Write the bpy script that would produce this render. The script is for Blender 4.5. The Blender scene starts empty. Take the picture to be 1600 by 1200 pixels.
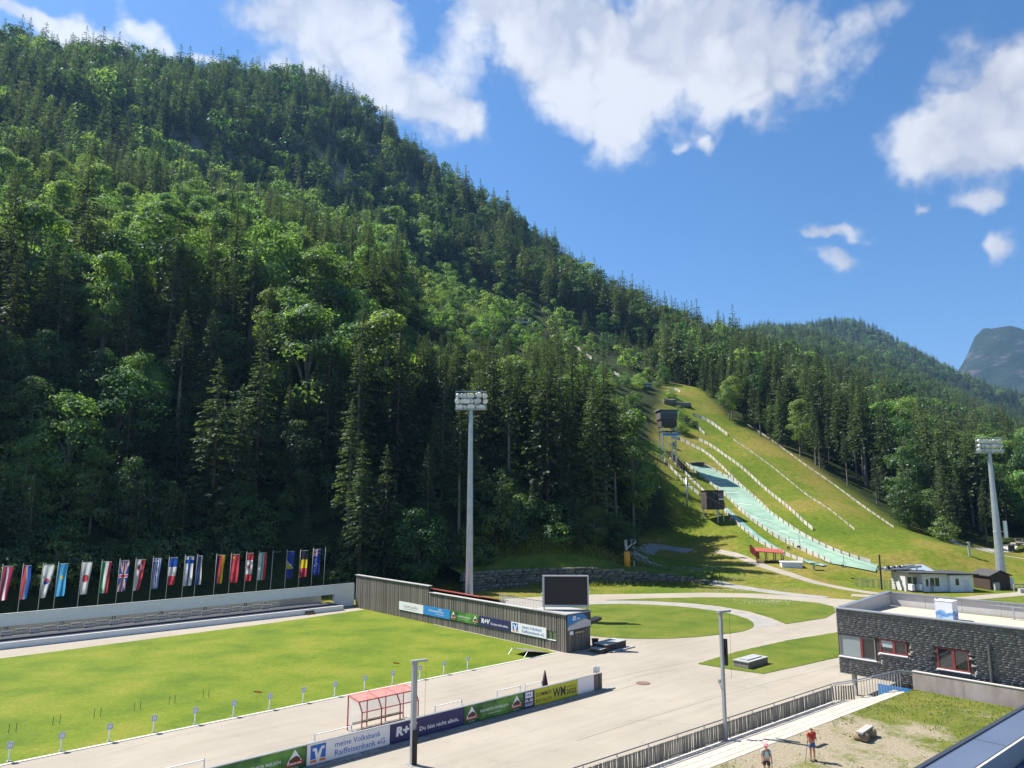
import bpy, bmesh, math, random
import numpy as np
from mathutils import Vector, Matrix, noise as mnoise
from mathutils.bvhtree import BVHTree

R = math.radians
scene = bpy.context.scene
col = scene.collection
rng = np.random.default_rng(11)
random.seed(11)

# ------------------------------------------------------------------ camera
FPX, PITCH, CAMZ = 1130.0, R(8.9), 16.0          # focal length in photo pixels, tilt up, eye height
cam_d = bpy.data.cameras.new('camera')
cam_d.sensor_width = 36.0
cam_d.lens = 36.0 * FPX / 1600.0
cam_d.clip_start = 0.2
cam_d.clip_end = 30000.0
cam = bpy.data.objects.new('camera', cam_d)
cam.location = (0, 0, CAMZ)
cam.rotation_euler = (R(90) + PITCH, 0, 0)
col.objects.link(cam)
scene.camera = cam

# ------------------------------------------------------------------ light
SUN_AZ = Vector((-0.89, 0.45, 0)).normalized()   # horizontal direction towards the sun
SUN_EL = R(54)
sun_dir = Vector((SUN_AZ.x * math.cos(SUN_EL), SUN_AZ.y * math.cos(SUN_EL), math.sin(SUN_EL)))
sun_d = bpy.data.lights.new('sun', 'SUN')
sun_d.energy = 5.0
sun_d.angle = R(0.5)
sun_d.color = (1.0, 0.95, 0.86)
sun = bpy.data.objects.new('sun', sun_d)
sun.rotation_euler = (-sun_dir).to_track_quat('-Z', 'Y').to_euler()
sun.location = (-40, 20, 80)
col.objects.link(sun)

scene.view_settings.view_transform = 'Standard'
scene.view_settings.look = 'None'
scene.view_settings.exposure = 1.15
scene.view_settings.gamma = 1.0
scene.view_settings.use_curve_mapping = False
scene.cycles.use_denoising = True
scene.cycles.use_adaptive_sampling = True
scene.cycles.adaptive_threshold = 0.012
scene.cycles.max_bounces = 6
scene.cycles.diffuse_bounces = 3
scene.cycles.glossy_bounces = 2
scene.cycles.transmission_bounces = 4
scene.cycles.transparent_max_bounces = 8
scene.cycles.volume_bounces = 0
scene.cycles.caustics_reflective = False
scene.cycles.caustics_refractive = False


def ray(px, py):
    """direction through a photo pixel (1600 x 1200)"""
    x = (px - 800) / FPX
    y = -(py - 600) / FPX
    return Vector((x, math.cos(PITCH) - y * math.sin(PITCH), math.sin(PITCH) + y * math.cos(PITCH)))


def G(px, py, z=0.0):
    d = ray(px, py)
    t = (z - CAMZ) / d.z
    return Vector((d.x * t, d.y * t, z))


def D(px, py, dist):
    """point seen at a pixel at a horizontal distance"""
    d = ray(px, py)
    t = dist / math.hypot(d.x, d.y)
    return Vector((d.x * t, d.y * t, CAMZ + d.z * t))


def proj(p):
    x, y, z = p[0], p[1], p[2] - CAMZ
    yy = y * math.cos(PITCH) + z * math.sin(PITCH)
    zz = -y * math.sin(PITCH) + z * math.cos(PITCH)
    return 800 + FPX * x / yy, 600 - FPX * zz / yy


# stadium frame: a runs along the firing line, b runs down the range
FO = Vector((-4.2, 71.3, 0))
FA = Vector((0.743, 0.6692, 0)).normalized()
FB = Vector((-FA.y, FA.x, 0))
FROT = math.atan2(FA.y, FA.x)


def W(a, b, z=0.0):
    return FO + FA * a + FB * b + Vector((0, 0, z))


def Fr(p):
    q = Vector((p[0], p[1], 0)) - FO
    return q.dot(FA), q.dot(FB)


# ------------------------------------------------------------------ sky
def make_world():
    w = bpy.data.worlds.new('World')
    scene.world = w
    w.use_nodes = True
    nt = w.node_tree
    nt.nodes.clear()
    N, L = nt.nodes, nt.links
    out = N.new('ShaderNodeOutputWorld')
    bg = N.new('ShaderNodeBackground')
    bg.inputs['Strength'].default_value = 0.07
    L.new(bg.outputs[0], out.inputs['Surface'])
    sky = N.new('ShaderNodeTexSky')
    sky.sky_type = 'NISHITA'
    sky.sun_disc = False
    sky.sun_elevation = SUN_EL
    sky.sun_rotation = math.atan2(SUN_AZ.x, SUN_AZ.y)
    sky.altitude = 700
    sky.air_density = 1.0
    sky.dust_density = 0.4
    sky.ozone_density = 2.5
    tc = N.new('ShaderNodeTexCoord')

    def math_(op, a, b=None, c=None):
        m = N.new('ShaderNodeMath')
        m.operation = op
        for i, v in enumerate((a, b, c)):
            if v is None:
                continue
            if isinstance(v, (int, float)):
                m.inputs[i].default_value = v
            else:
                L.new(v, m.inputs[i])
        return m.outputs[0]

    def dot_(vec_socket, v):
        m = N.new('ShaderNodeVectorMath')
        m.operation = 'DOT_PRODUCT'
        L.new(vec_socket, m.inputs[0])
        m.inputs[1].default_value = v
        return m.outputs['Value']

    nrm = N.new('ShaderNodeVectorMath')
    nrm.operation = 'NORMALIZE'
    L.new(tc.outputs['Generated'], nrm.inputs[0])
    # warp the direction a little so that cloud rims are ragged
    n1 = N.new('ShaderNodeTexNoise')
    n1.inputs['Scale'].default_value = 8.0
    n1.inputs['Detail'].default_value = 4.0
    n1.inputs['Roughness'].default_value = 0.58
    L.new(nrm.outputs[0], n1.inputs['Vector'])
    sub = N.new('ShaderNodeVectorMath')
    sub.operation = 'SUBTRACT'
    L.new(n1.outputs['Color'], sub.inputs[0])
    sub.inputs[1].default_value = (0.5, 0.5, 0.5)
    mad = N.new('ShaderNodeVectorMath')
    mad.operation = 'MULTIPLY_ADD'
    L.new(sub.outputs[0], mad.inputs[0])
    mad.inputs[1].default_value = (0.13, 0.13, 0.13)
    L.new(nrm.outputs[0], mad.inputs[2])
    dvec = mad.outputs[0]
    # cumulus: pixel centre, half sizes in pixels, tilt, thickness
    clouds = [
        (500, 45, 150, 75, 28, 1.0), (640, 130, 140, 75, 38, 1.0), (470, 120, 80, 28, 0, .5), (560, 20, 90, 70, 30, .9), (720, 185, 50, 36, 40, .8),
        (130, 48, 100, 48, 20, 1.15), (235, 45, 40, 90, -35, .8), (20, 10, 70, 34, 0, .8), (330, 95, 46, 18, 0, .6),
        (900, 70, 190, 110, 15, 1.1), (1090, 75, 200, 105, 0, 1.1), (960, 195, 95, 80, 35, 1.0), (1220, 110, 100, 80, 20, .9), (830, 10, 120, 55, 0, .9),
        (1110, 205, 26, 20, 20, .8), (1068, 225, 18, 26, 0, .6),
        (1590, 150, 150, 120, -25, 1.3), (1490, 190, 110, 55, 5, 1.1), (1600, 215, 130, 42, 0, 1.1), (1640, 120, 120, 110, 0, 1.3),
        (1528, 318, 44, 27, 20, 1.0), (1450, 312, 22, 14, 0, .7), (1552, 390, 52, 25, -22, 1.1),
        (1300, 360, 56, 18, 8, 1.0), (1300, 412, 42, 22, 5, 1.0), (1270, 345, 12, 16, 0, .3), (1345, 60, 40, 45, 40, .3), (1370, 15, 40, 30, 0, .35),
        (610, 20, 22, 16, 0, .3),
    ]
    acc = None
    for (px, py, hx, hy, tilt, th) in clouds:
        d = ray(px, py).normalized()
        ex = (ray(px + 10, py).normalized() - d)
        ey = (ray(px, py - 10).normalized() - d)
        ux = ex.length / 10
        uy = ey.length / 10
        ex.normalize()
        ey.normalize()
        c, s = math.cos(R(-tilt)), math.sin(R(-tilt))
        e1 = ex * c + ey * s
        e2 = -ex * s + ey * c
        a1 = e1 / (hx * ux)
        a2 = e2 / (hy * uy)
        p = math_('SUBTRACT', dot_(dvec, a1), a1.dot(d))
        q = math_('SUBTRACT', dot_(dvec, a2), a2.dot(d))
        r2 = math_('ADD', math_('MULTIPLY', p, p), math_('MULTIPLY', q, q))
        front = math_('GREATER_THAN', dot_(nrm.outputs[0], d), 0.2)
        g = math_('MULTIPLY', math_('MULTIPLY', math_('POWER', 2.718, math_('MULTIPLY', r2, -1.55)), th), front)
        acc = g if acc is None else math_('ADD', acc, g)
    # the same kind of cumulus over the rest of the sky
    sep = N.new('ShaderNodeSeparateXYZ')
    L.new(nrm.outputs[0], sep.inputs[0])
    n2 = N.new('ShaderNodeTexNoise')
    n2.inputs['Scale'].default_value = 2.3
    n2.inputs['Detail'].default_value = 7.0
    n2.inputs['Roughness'].default_value = 0.55
    L.new(nrm.outputs[0], n2.inputs['Vector'])
    rest = math_('MULTIPLY', math_('SUBTRACT', n2.outputs['Fac'], 0.52), 5.0)
    rest = math_('MULTIPLY', math_('MAXIMUM', rest, 0.0), math_('LESS_THAN', dot_(nrm.outputs[0], (0, 1, 0)), 0.45))
    acc = math_('ADD', acc, rest)
    n3 = N.new('ShaderNodeTexNoise')
    n3.inputs['Scale'].default_value = 11.0
    n3.inputs['Detail'].default_value = 5.0
    n3.inputs['Roughness'].default_value = 0.66
    L.new(nrm.outputs[0], n3.inputs['Vector'])
    def puffs(scale):                             # rounded lobes with creases between them
        q = N.new('ShaderNodeTexNoise')
        q.inputs['Scale'].default_value = scale
        q.inputs['Detail'].default_value = 0.0
        L.new(dvec, q.inputs['Vector'])
        return math_('ABSOLUTE', math_('MULTIPLY_ADD', q.outputs['Fac'], 4.0, -2.0))
    bill = math_('SUBTRACT', math_('ADD', puffs(11.0), math_('MULTIPLY', puffs(25.0), 0.5)), 0.6)
    wisp = math_('MULTIPLY', math_('SUBTRACT', n3.outputs['Fac'], 0.5), 1.5)
    near_cloud = math_('MINIMUM', math_('MULTIPLY_ADD', acc, 2.6, 0.12), 1.0)
    dens = math_('ADD', acc, math_('MULTIPLY', math_('ADD', wisp, math_('MULTIPLY', bill, 0.3)), near_cloud))
    mr = N.new('ShaderNodeMapRange')
    mr.interpolation_type = 'SMOOTHSTEP'
    L.new(dens, mr.inputs['Value'])
    mr.inputs['From Min'].default_value = 0.16
    mr.inputs['From Max'].default_value = 0.92
    fac = math_('MULTIPLY', mr.outputs[0], 0.97)
    n4 = N.new('ShaderNodeTexNoise')
    n4.inputs['Scale'].default_value = 5.0
    n4.inputs['Detail'].default_value = 4.0
    L.new(dvec, n4.inputs['Vector'])
    shade = math_('ADD', math_('MULTIPLY', n4.outputs['Fac'], 0.8), math_('MULTIPLY', bill, 0.16))
    ramp = N.new('ShaderNodeValToRGB')
    ramp.color_ramp.elements[0].position = 0.3
    ramp.color_ramp.elements[0].color = (3.6, 3.8, 4.3, 1)
    ramp.color_ramp.elements[1].position = 0.5
    ramp.color_ramp.elements[1].color = (5.7, 5.75, 5.8, 1)
    L.new(shade, ramp.inputs['Fac'])
    hs = N.new('ShaderNodeHueSaturation')
    hs.inputs['Saturation'].default_value = 1.25
    L.new(sky.outputs[0], hs.inputs['Color'])
    mix = N.new('ShaderNodeMixRGB')
    L.new(fac, mix.inputs['Fac'])
    L.new(hs.outputs[0], mix.inputs[1])
    L.new(ramp.outputs[0], mix.inputs[2])
    L.new(mix.outputs[0], bg.inputs['Color'])


make_world()

# ------------------------------------------------------------------ helpers


class MB:
    """collects simple shapes; build() links them as one mesh object"""

    def __init__(s):
        s.v, s.f, s.uv = [], [], None

    def add(s, vs, fs):
        n = len(s.v)
        s.v += [tuple(v) for v in vs]
        s.f += [tuple(i + n for i in f) for f in fs]
        return s

    def box(s, x0, x1, y0, y1, z0, z1, M=None):
        vs = [Vector(p) for p in ((x0, y0, z0), (x1, y0, z0), (x1, y1, z0), (x0, y1, z0), (x0, y0, z1), (x1, y0, z1), (x1, y1, z1), (x0, y1, z1))]
        if M is not None:
            vs = [M @ v for v in vs]
        return s.add(vs, [(0, 3, 2, 1), (4, 5, 6, 7), (0, 1, 5, 4), (1, 2, 6, 5), (2, 3, 7, 6), (3, 0, 4, 7)])

    def cbox(s, c, size, M=None):
        T_ = Matrix.Translation(c)
        if M is not None:
            T_ = T_ @ M
        x, y, z = (d / 2 for d in size)
        return s.box(-x, x, -y, y, -z, z, T_)

    def tube(s, p0, p1, r0, r1=None, n=8, caps=True):
        r1 = r0 if r1 is None else r1
        p0, p1 = Vector(p0), Vector(p1)
        d = (p1 - p0).normalized()
        u = d.orthogonal().normalized()
        w = d.cross(u)
        vs, fs = [], []
        for p, r in ((p0, r0), (p1, r1)):
            for k in range(n):
                t = 2 * math.pi * k / n
                vs.append(p + (u * math.cos(t) + w * math.sin(t)) * r)
        for k in range(n):
            k2 = (k + 1) % n
            fs.append((k, k2, n + k2, n + k))
        if caps:
            fs.append(tuple(range(n - 1, -1, -1)))
            fs.append(tuple(range(n, 2 * n)))
        return s.add(vs, fs)

    def path(s, pts, r, n=6):
        for a, b in zip(pts[:-1], pts[1:]):
            s.tube(a, b, r, r, n)
        return s

    def beam(s, p0, p1, w, h):
        """rectangular bar between two points"""
        p0, p1 = Vector(p0), Vector(p1)
        d = (p1 - p0)
        ln = d.length
        d.normalize()
        up = Vector((0, 0, 1)) if abs(d.z) < 0.95 else Vector((1, 0, 0))
        x = d.cross(up).normalized()
        z = x.cross(d)
        vs = []
        for p in (p0, p1):
            for sx, sz in ((-1, -1), (1, -1), (1, 1), (-1, 1)):
                vs.append(p + x * (sx * w / 2) + z * (sz * h / 2))
        return s.add(vs, [(0, 1, 2, 3), (7, 6, 5, 4), (0, 4, 5, 1), (1, 5, 6, 2), (2, 6, 7, 3), (3, 7, 4, 0)])

    def prism(s, poly, z0, z1):
        n = len(poly)
        vs = [(p[0], p[1], z0) for p in poly] + [(p[0], p[1], z1) for p in poly]
        fs = [tuple(range(n - 1, -1, -1)), tuple(range(n, 2 * n))]
        for k in range(n):
            k2 = (k + 1) % n
            fs.append((k, k2, n + k2, n + k))
        return s.add(vs, fs)

    def extrude(s, poly, d):
        """polygon of 3d points pushed along a vector"""
        n = len(poly)
        d = Vector(d)
        vs = [Vector(p) for p in poly] + [Vector(p) + d for p in poly]
        fs = [tuple(range(n - 1, -1, -1)), tuple(range(n, 2 * n))]
        for k in range(n):
            k2 = (k + 1) % n
            fs.append((k, k2, n + k2, n + k))
        return s.add(vs, fs)

    def disc(s, c, r, nrm=(0, -1, 0), n=12):
        c, d = Vector(c), Vector(nrm).normalized()
        u = d.orthogonal().normalized()
        w = d.cross(u)
        return s.add([c + (u * math.cos(2 * math.pi * k / n) + w * math.sin(2 * math.pi * k / n)) * r for k in range(n)], [tuple(range(n))])

    def sphere(s, c, r, sc=(1, 1, 1), nu=10, nv=7):
        c = Vector(c)
        vs = [c + Vector((0, 0, r * sc[2]))]
        for j in range(1, nv):
            t = math.pi * j / nv
            for k in range(nu):
                p = 2 * math.pi * k / nu
                vs.append(c + Vector((r * sc[0] * math.sin(t) * math.cos(p), r * sc[1] * math.sin(t) * math.sin(p), r * sc[2] * math.cos(t))))
        vs.append(c - Vector((0, 0, r * sc[2])))
        fs = []
        for k in range(nu):
            k2 = (k + 1) % nu
            fs.append((0, 1 + k, 1 + k2))
            for j in range(nv - 2):
                a, b = 1 + j * nu, 1 + (j + 1) * nu
                fs.append((a + k, b + k, b + k2, a + k2))
            fs.append((len(vs) - 1, 1 + (nv - 2) * nu + k2, 1 + (nv - 2) * nu + k))
        return s.add(vs, fs)

    def mesh(s, name, mat=None, smooth=False):
        me = bpy.data.meshes.new(name)
        me.from_pydata(s.v, [], s.f)
        bm = bmesh.new()
        bm.from_mesh(me)
        bmesh.ops.recalc_face_normals(bm, faces=bm.faces)
        bm.to_mesh(me)
        bm.free()
        if smooth:
            me.shade_smooth()
        if mat:
            me.materials.append(mat)
        return me

    def build(s, name, mat, parent=None, smooth=False, label=None):
        return put(name, s.mesh(name, mat, smooth), parent, label)


def put(name, me, parent=None, label=None):
    o = bpy.data.objects.new(name, me)
    col.objects.link(o)
    if parent is not None:
        o.parent = parent
    if label:
        o['label'] = label
    return o


def tag(o, label=None, cat=None, group=None, kind=None):
    if label:
        o['label'] = label
    if cat:
        o['category'] = cat
    if group:
        o['group'] = group
    if kind:
        o['kind'] = kind
    return o


def thing(name, label, cat, loc, rotz=0.0, group=None):
    o = bpy.data.objects.new(name, None)
    o.empty_display_size = 0.2
    col.objects.link(o)
    o.location = loc
    o.rotation_euler = (0, 0, rotz)
    return tag(o, label, cat, group)


def fthing(name, label, cat, a, b, z=0.0, rot=0.0, group=None):
    """a thing placed and turned in the stadium frame"""
    return thing(name, label, cat, W(a, b, z), FROT + rot, group)


def copy_tree(o, parent=None):
    c = o.copy()
    col.objects.link(c)
    c.parent = parent
    for ch in o.children:
        copy_tree(ch, c)
    return c


# ------------------------------------------------------------------ materials
MATS = {}


def mat(name, c, rough=0.7, c2=None, scale=3.0, metal=0.0, bump=0.0, bscale=None, detail=5.0, coords='Object', stretch=(1, 1, 1), spec=0.4, contrast=(0.35, 0.65), bdist=0.02, trans=0.0, alpha=1.0, rand=0.0):
    if name in MATS:
        return MATS[name]
    m = bpy.data.materials.new(name)
    MATS[name] = m
    m.use_nodes = True
    nt = m.node_tree
    N, L = nt.nodes, nt.links
    b = N['Principled BSDF']
    b.inputs['Roughness'].default_value = rough
    b.inputs['Metallic'].default_value = metal
    b.inputs['Specular IOR Level'].default_value = spec
    b.inputs['Base Color'].default_value = (*c, 1)
    b.inputs['Alpha'].default_value = alpha
    if trans:
        b.inputs['Transmission Weight'].default_value = trans
    colsock = None
    if c2 is not None or bump:
        tc = N.new('ShaderNodeTexCoord')
        mp = N.new('ShaderNodeMapping')
        mp.inputs['Scale'].default_value = stretch
        if coords == 'World':
            g = N.new('ShaderNodeNewGeometry')
            L.new(g.outputs['Position'], mp.inputs[0])
        else:
            L.new(tc.outputs[coords], mp.inputs[0])
        if c2 is not None:
            n = N.new('ShaderNodeTexNoise')
            n.inputs['Scale'].default_value = scale
            n.inputs['Detail'].default_value = detail
            n.inputs['Roughness'].default_value = 0.62
            L.new(mp.outputs[0], n.inputs['Vector'])
            r = N.new('ShaderNodeValToRGB')
            r.color_ramp.elements[0].position = contrast[0]
            r.color_ramp.elements[1].position = contrast[1]
            r.color_ramp.elements[0].color = (*c, 1)
            r.color_ramp.elements[1].color = (*c2, 1)
            L.new(n.outputs['Fac'], r.inputs['Fac'])
            colsock = r.outputs[0]
        if bump:
            n2 = N.new('ShaderNodeTexNoise')
            n2.inputs['Scale'].default_value = bscale or scale * 4
            n2.inputs['Detail'].default_value = 4
            L.new(mp.outputs[0], n2.inputs['Vector'])
            bp = N.new('ShaderNodeBump')
            bp.inputs['Strength'].default_value = bump
            bp.inputs['Distance'].default_value = bdist
            L.new(n2.outputs['Fac'], bp.inputs['Height'])
            L.new(bp.outputs[0], b.inputs['Normal'])
    if rand:
        oi = N.new('ShaderNodeObjectInfo')
        hs = N.new('ShaderNodeHueSaturation')
        mr = N.new('ShaderNodeMapRange')
        mr.inputs['To Min'].default_value = 1 - rand
        mr.inputs['To Max'].default_value = 1 + rand
        L.new(oi.outputs['Random'], mr.inputs['Value'])
        L.new(mr.outputs[0], hs.inputs['Value'])
        if colsock is not None:
            L.new(colsock, hs.inputs['Color'])
        else:
            hs.inputs['Color'].default_value = (*c, 1)
        colsock = hs.outputs[0]
    if colsock is not None:
        L.new(colsock, b.inputs['Base Color'])
    return m


# ------------------------------------------------------------------ lettering (made first, while the scene is light)
LET = {}


def letters(body, bold=0.0, shear=0.0):
    """flat mesh of a word, unit cap height, lower left at the origin -> (verts, faces, width, height)"""
    key = (body, bold, shear)
    if key in LET:
        return LET[key]
    cu = bpy.data.curves.new('lettering', 'FONT')
    cu.body = body
    cu.size = 1.0
    cu.offset = bold
    cu.shear = shear
    cu.resolution_u = 2
    cu.fill_mode = 'FRONT'
    ob = bpy.data.objects.new('lettering', cu)
    col.objects.link(ob)
    dg = bpy.context.evaluated_depsgraph_get()
    me = bpy.data.meshes.new_from_object(ob.evaluated_get(dg))
    vs = np.array([v.co[:] for v in me.vertices])
    fs = [tuple(p.vertices) for p in me.polygons]
    bpy.data.objects.remove(ob)
    bpy.data.curves.remove(cu)
    bpy.data.meshes.remove(me)
    lo, hi = vs.min(0), vs.max(0)
    vs = vs - lo
    LET[key] = (vs, fs, hi[0] - lo[0], hi[1] - lo[1])
    return LET[key]


def write(mb, body, x, z, w, h, y=0.0, bold=0.0, shear=0.0):
    """letters in the local x-z plane facing -y, stretched into a w by h box"""
    vs, fs, W0, H0 = letters(body, bold, shear)
    mb.add([(x + v[0] / W0 * w, y, z + v[1] / H0 * h) for v in vs], fs)
    return mb


# ------------------------------------------------------------------ terrain
def rbf_fit(P, Z):
    d = np.hypot(P[:, None, 0] - P[None, :, 0], P[:, None, 1] - P[None, :, 1])
    n = len(P)
    K = np.zeros((n + 3, n + 3))
    K[:n, :n] = -d
    K[:n, n] = 1
    K[:n, n + 1:] = P / 1000
    K[n, :n] = 1
    K[n + 1:, :n] = P.T / 1000
    return np.linalg.solve(K, np.r_[Z, 0, 0, 0])


def rbf_eval(P, w, Q):
    n = len(P)
    out = np.zeros(len(Q))
    for i in range(0, len(Q), 20000):
        q = Q[i:i + 20000]
        d = np.hypot(q[:, None, 0] - P[None, :, 0], q[:, None, 1] - P[None, :, 1])
        out[i:i + 20000] = -d @ w[:n] + w[n] + (q / 1000) @ w[n + 1:]
    return out


def blur(Zg, k):
    for _ in range(k):
        Zp = np.pad(Zg, 1, mode='edge')
        Zg = (Zp[:-2, 1:-1] + Zp[2:, 1:-1] + Zp[1:-1, :-2] + Zp[1:-1, 2:] + 2 * Zp[1:-1, 1:-1]) / 6
    return Zg


def vnoise(X, Y, s, seed=0):
    """cheap smooth value noise on arrays"""
    r = np.random.default_rng(seed)
    T_ = r.random((256, 256))
    x, y = X / s, Y / s
    xi, yi = np.floor(x).astype(int), np.floor(y).astype(int)
    fx, fy = x - xi, y - yi
    fx, fy = fx * fx * (3 - 2 * fx), fy * fy * (3 - 2 * fy)
    g = lambda a, b: T_[a % 256, b % 256]
    return (g(xi, yi) * (1 - fx) * (1 - fy) + g(xi + 1, yi) * fx * (1 - fy) + g(xi, yi + 1) * (1 - fx) * fy + g(xi + 1, yi + 1) * fx * fy) * 2 - 1


CTRL = []
# foot of the wooded slope behind the range (frame a, b, z)
for a_ in (-120, -90, -60, -40, -20, 0, 12):
    CTRL.append((*W(a_, 50)[:2], 0.0))
    CTRL.append((*W(a_, 40)[:2], 0.0))
    CTRL.append((*W(a_, 56)[:2], 2.5))
    CTRL.append((*W(a_, 75)[:2], 15.0))
for x_ in (-150, -100, -50, 0, 50, 100, 150, 250):
    CTRL.append((x_, 20, 0.0))
    CTRL.append((x_ * .6, 60, 0.0))
# level ground seen on pixels
for p in ((600, 958), (740, 930), (920, 935), (1000, 925), (1100, 922), (1200, 927), (1330, 928), (1450, 918), (1600, 912), (1000, 960), (1150, 980), (1300, 1000), (1580, 870), (1680, 880)):
    CTRL.append((*G(*p)[:2], 0.0))
for p in ((1520, 856, 215), (1600, 845, 260), (1700, 850, 240)):
    CTRL.append(D(*p)[:])
# (pixel, pixel, horizontal distance) of the bare slope
for p in (
    # crest of the big mountain
    (-250, 40, 560), (-120, 70, 560), (0, 95, 570), (120, 118, 585), (240, 130, 600), (360, 145, 610), (480, 150, 620), (560, 185, 630), (620, 245, 640), (700, 312, 640), (800, 365, 630), (870, 415, 610),
    (950, 482, 570), (1030, 525, 530), (1110, 560, 480),
    # under the cliff band
    (-100, 300, 330), (0, 290, 340), (120, 270, 370), (240, 262, 400), (360, 285, 420), (480, 320, 435), (600, 365, 450), (700, 420, 445), (800, 450, 450), (880, 480, 440), (960, 520, 430), (1040, 560, 410),
    # top of the cliff band
    (240, 195, 440), (360, 215, 465), (480, 235, 490), (600, 300, 505), (700, 365, 520),
    # lower slope
    (-100, 480, 195), (0, 480, 200), (150, 470, 210), (300, 460, 220), (450, 470, 230), (600, 490, 250), (700, 480, 320), (780, 510, 330), (-100, 620, 140), (100, 640, 145), (300, 640, 150), (480, 650, 155), (650, 640, 175), (750, 600, 215), (850, 600, 240), (930, 620, 250),
    (820, 512, 400), (920, 556, 360), (1005, 605, 320), (700, 780, 145), (850, 800, 145), (950, 790, 165), (900, 720, 190), (980, 720, 205), (1000, 690, 230),
    # bank over the stone wall
    (760, 895, 126), (860, 872, 129), (960, 885, 133), (900, 840, 136), (800, 850, 132),
    # jumping hill
    (1050, 612, 300), (1085, 605, 320), (1043, 690, 250), (1075, 715, 238), (1130, 665, 275), (1250, 725, 245), (1400, 825, 208), (1480, 852, 188), (1180, 700, 250), (1060, 800, 198), (1000, 862, 182), (1060, 858, 188), (1130, 868, 172), (1190, 872, 172),
    (1130, 760, 218), (1200, 800, 200), (1260, 845, 182), (1330, 878, 168), (1420, 885, 165), (1300, 790, 205), (1110, 800, 200), (1150, 830, 185), (1500, 880, 160), (1230, 880, 160), (1100, 888, 148), (1040, 878, 155), (1000, 870, 165), (1015, 864, 175), (1030, 858, 184), (992, 876, 150), (1045, 858, 187), (1012, 880, 150), (1070, 862, 182), (985, 868, 168), (990, 858, 184),
    # forest right of the hill
    (1150, 620, 340), (1300, 690, 300), (1450, 790, 270), (1550, 820, 300), (1650, 830, 300), (1200, 590, 480), (1400, 690, 450), (1600, 760, 450), (1750, 800, 450), (1300, 610, 650), (1500, 690, 650), (1700, 740, 650),
):
    CTRL.append(D(*p)[:])
for p in ((-600, 300, 150), (-500, 150, 20), (-700, 600, 380), (-200, 900, 180), (200, 900, 60), (100, 750, 140), (-400, 800, 250), (450, 900, 60), (600, 500, 40), (600, 200, 0), (500, 50, 0), (300, 120, 0), (220, 180, 0)):
    CTRL.append(p)
CTRL = np.array(CTRL)
CW = rbf_fit(CTRL[:, :2], CTRL[:, 2])

FLAT = [W(-140, 51.5), W(13, 51.5), G(740, 922), G(900, 917), G(1060, 913), G(1180, 921), G(1290, 932), G(1360, 918), G(1480, 908), G(1600, 905), Vector((260, 150, 0)), Vector((260, -40, 0)), Vector((-200, -40, 0))]
FLATN = np.array([p[:2] for p in FLAT])


def poly_dist(Q, poly):
    """signed-ish distance: 0 inside, metres outside"""
    n = len(poly)
    inside = np.zeros(len(Q), bool)
    best = np.full(len(Q), 1e9)
    for i in range(n):
        a, b = poly[i], poly[(i + 1) % n]
        ab = b - a
        t = np.clip(((Q - a) @ ab) / (ab @ ab), 0, 1)
        c = a + t[:, None] * ab
        best = np.minimum(best, np.hypot(Q[:, 0] - c[:, 0], Q[:, 1] - c[:, 1]))
        cond = (a[1] > Q[:, 1]) != (b[1] > Q[:, 1])
        xc = (b[0] - a[0]) * (Q[:, 1] - a[1]) / (b[1] - a[1] + 1e-12) + a[0]
        inside ^= cond & (Q[:, 0] < xc)
    best[inside] = 0
    return best


def in_poly(Q, poly):
    return poly_dist(np.asarray(Q, float), np.asarray(poly, float)) == 0


GX = np.arange(-560, 620.1, 4.0)
GY = np.arange(-60, 800.1, 4.0)
XX, YY = np.meshgrid(GX, GY)
Q_ = np.c_[XX.ravel(), YY.ravel()]
ZZ = rbf_eval(CTRL[:, :2], CW, Q_).reshape(XX.shape)
ZZ = blur(ZZ, 3)
rug = np.clip((np.hypot(XX, YY) - 150) / 200, 0, 1) * np.clip((330 - XX) / 100, 0, 1)
rug = rug * np.where((XX > 30) & (XX < 140) & (YY < 330), 0.05, 1)
ZZ = ZZ + rug * (vnoise(XX, YY, 60, 1) * 5 + vnoise(XX, YY, 24, 2) * 2.5)
ZZ = np.maximum(ZZ, 0)
fd = poly_dist(Q_, FLATN).reshape(XX.shape)
sm = np.clip(fd / 14, 0, 1)
ZZ = ZZ * sm * sm * (3 - 2 * sm)


def hz(x, y):
    """height of the terrain mesh"""
    i = (x - GX[0]) / 4.0
    j = (y - GY[0]) / 4.0
    i0, j0 = int(math.floor(i)), int(math.floor(j))
    i0 = min(max(i0, 0), len(GX) - 2)
    j0 = min(max(j0, 0), len(GY) - 2)
    fx, fy = i - i0, j - j0
    a, b, c, d = ZZ[j0, i0], ZZ[j0, i0 + 1], ZZ[j0 + 1, i0], ZZ[j0 + 1, i0 + 1]
    # the quads are split along the diagonal a-d
    if fx > fy:
        return a + fx * (b - a) + fy * (d - b)
    return a + fy * (c - a) + fx * (d - c)


def grid_mesh(name, X, Y, Z, m):
    ny, nx = X.shape
    vs = np.c_[X.ravel(), Y.ravel(), Z.ravel()]
    k = np.arange(ny * nx).reshape(ny, nx)
    a, b, c, d = k[:-1, :-1].ravel(), k[:-1, 1:].ravel(), k[1:, :-1].ravel(), k[1:, 1:].ravel()
    tris = np.r_[np.c_[a, b, d], np.c_[a, d, c]]
    me = bpy.data.meshes.new(name)
    me.vertices.add(len(vs))
    me.vertices.foreach_set('co', vs.ravel())
    me.loops.add(tris.size)
    me.loops.foreach_set('vertex_index', tris.ravel().astype(np.int32))
    me.polygons.add(len(tris))
    me.polygons.foreach_set('loop_start', np.arange(0, tris.size, 3, dtype=np.int32))
    me.update()
    me.validate()
    me.shade_smooth()
    me.materials.append(m)
    return me, vs, tris


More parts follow.
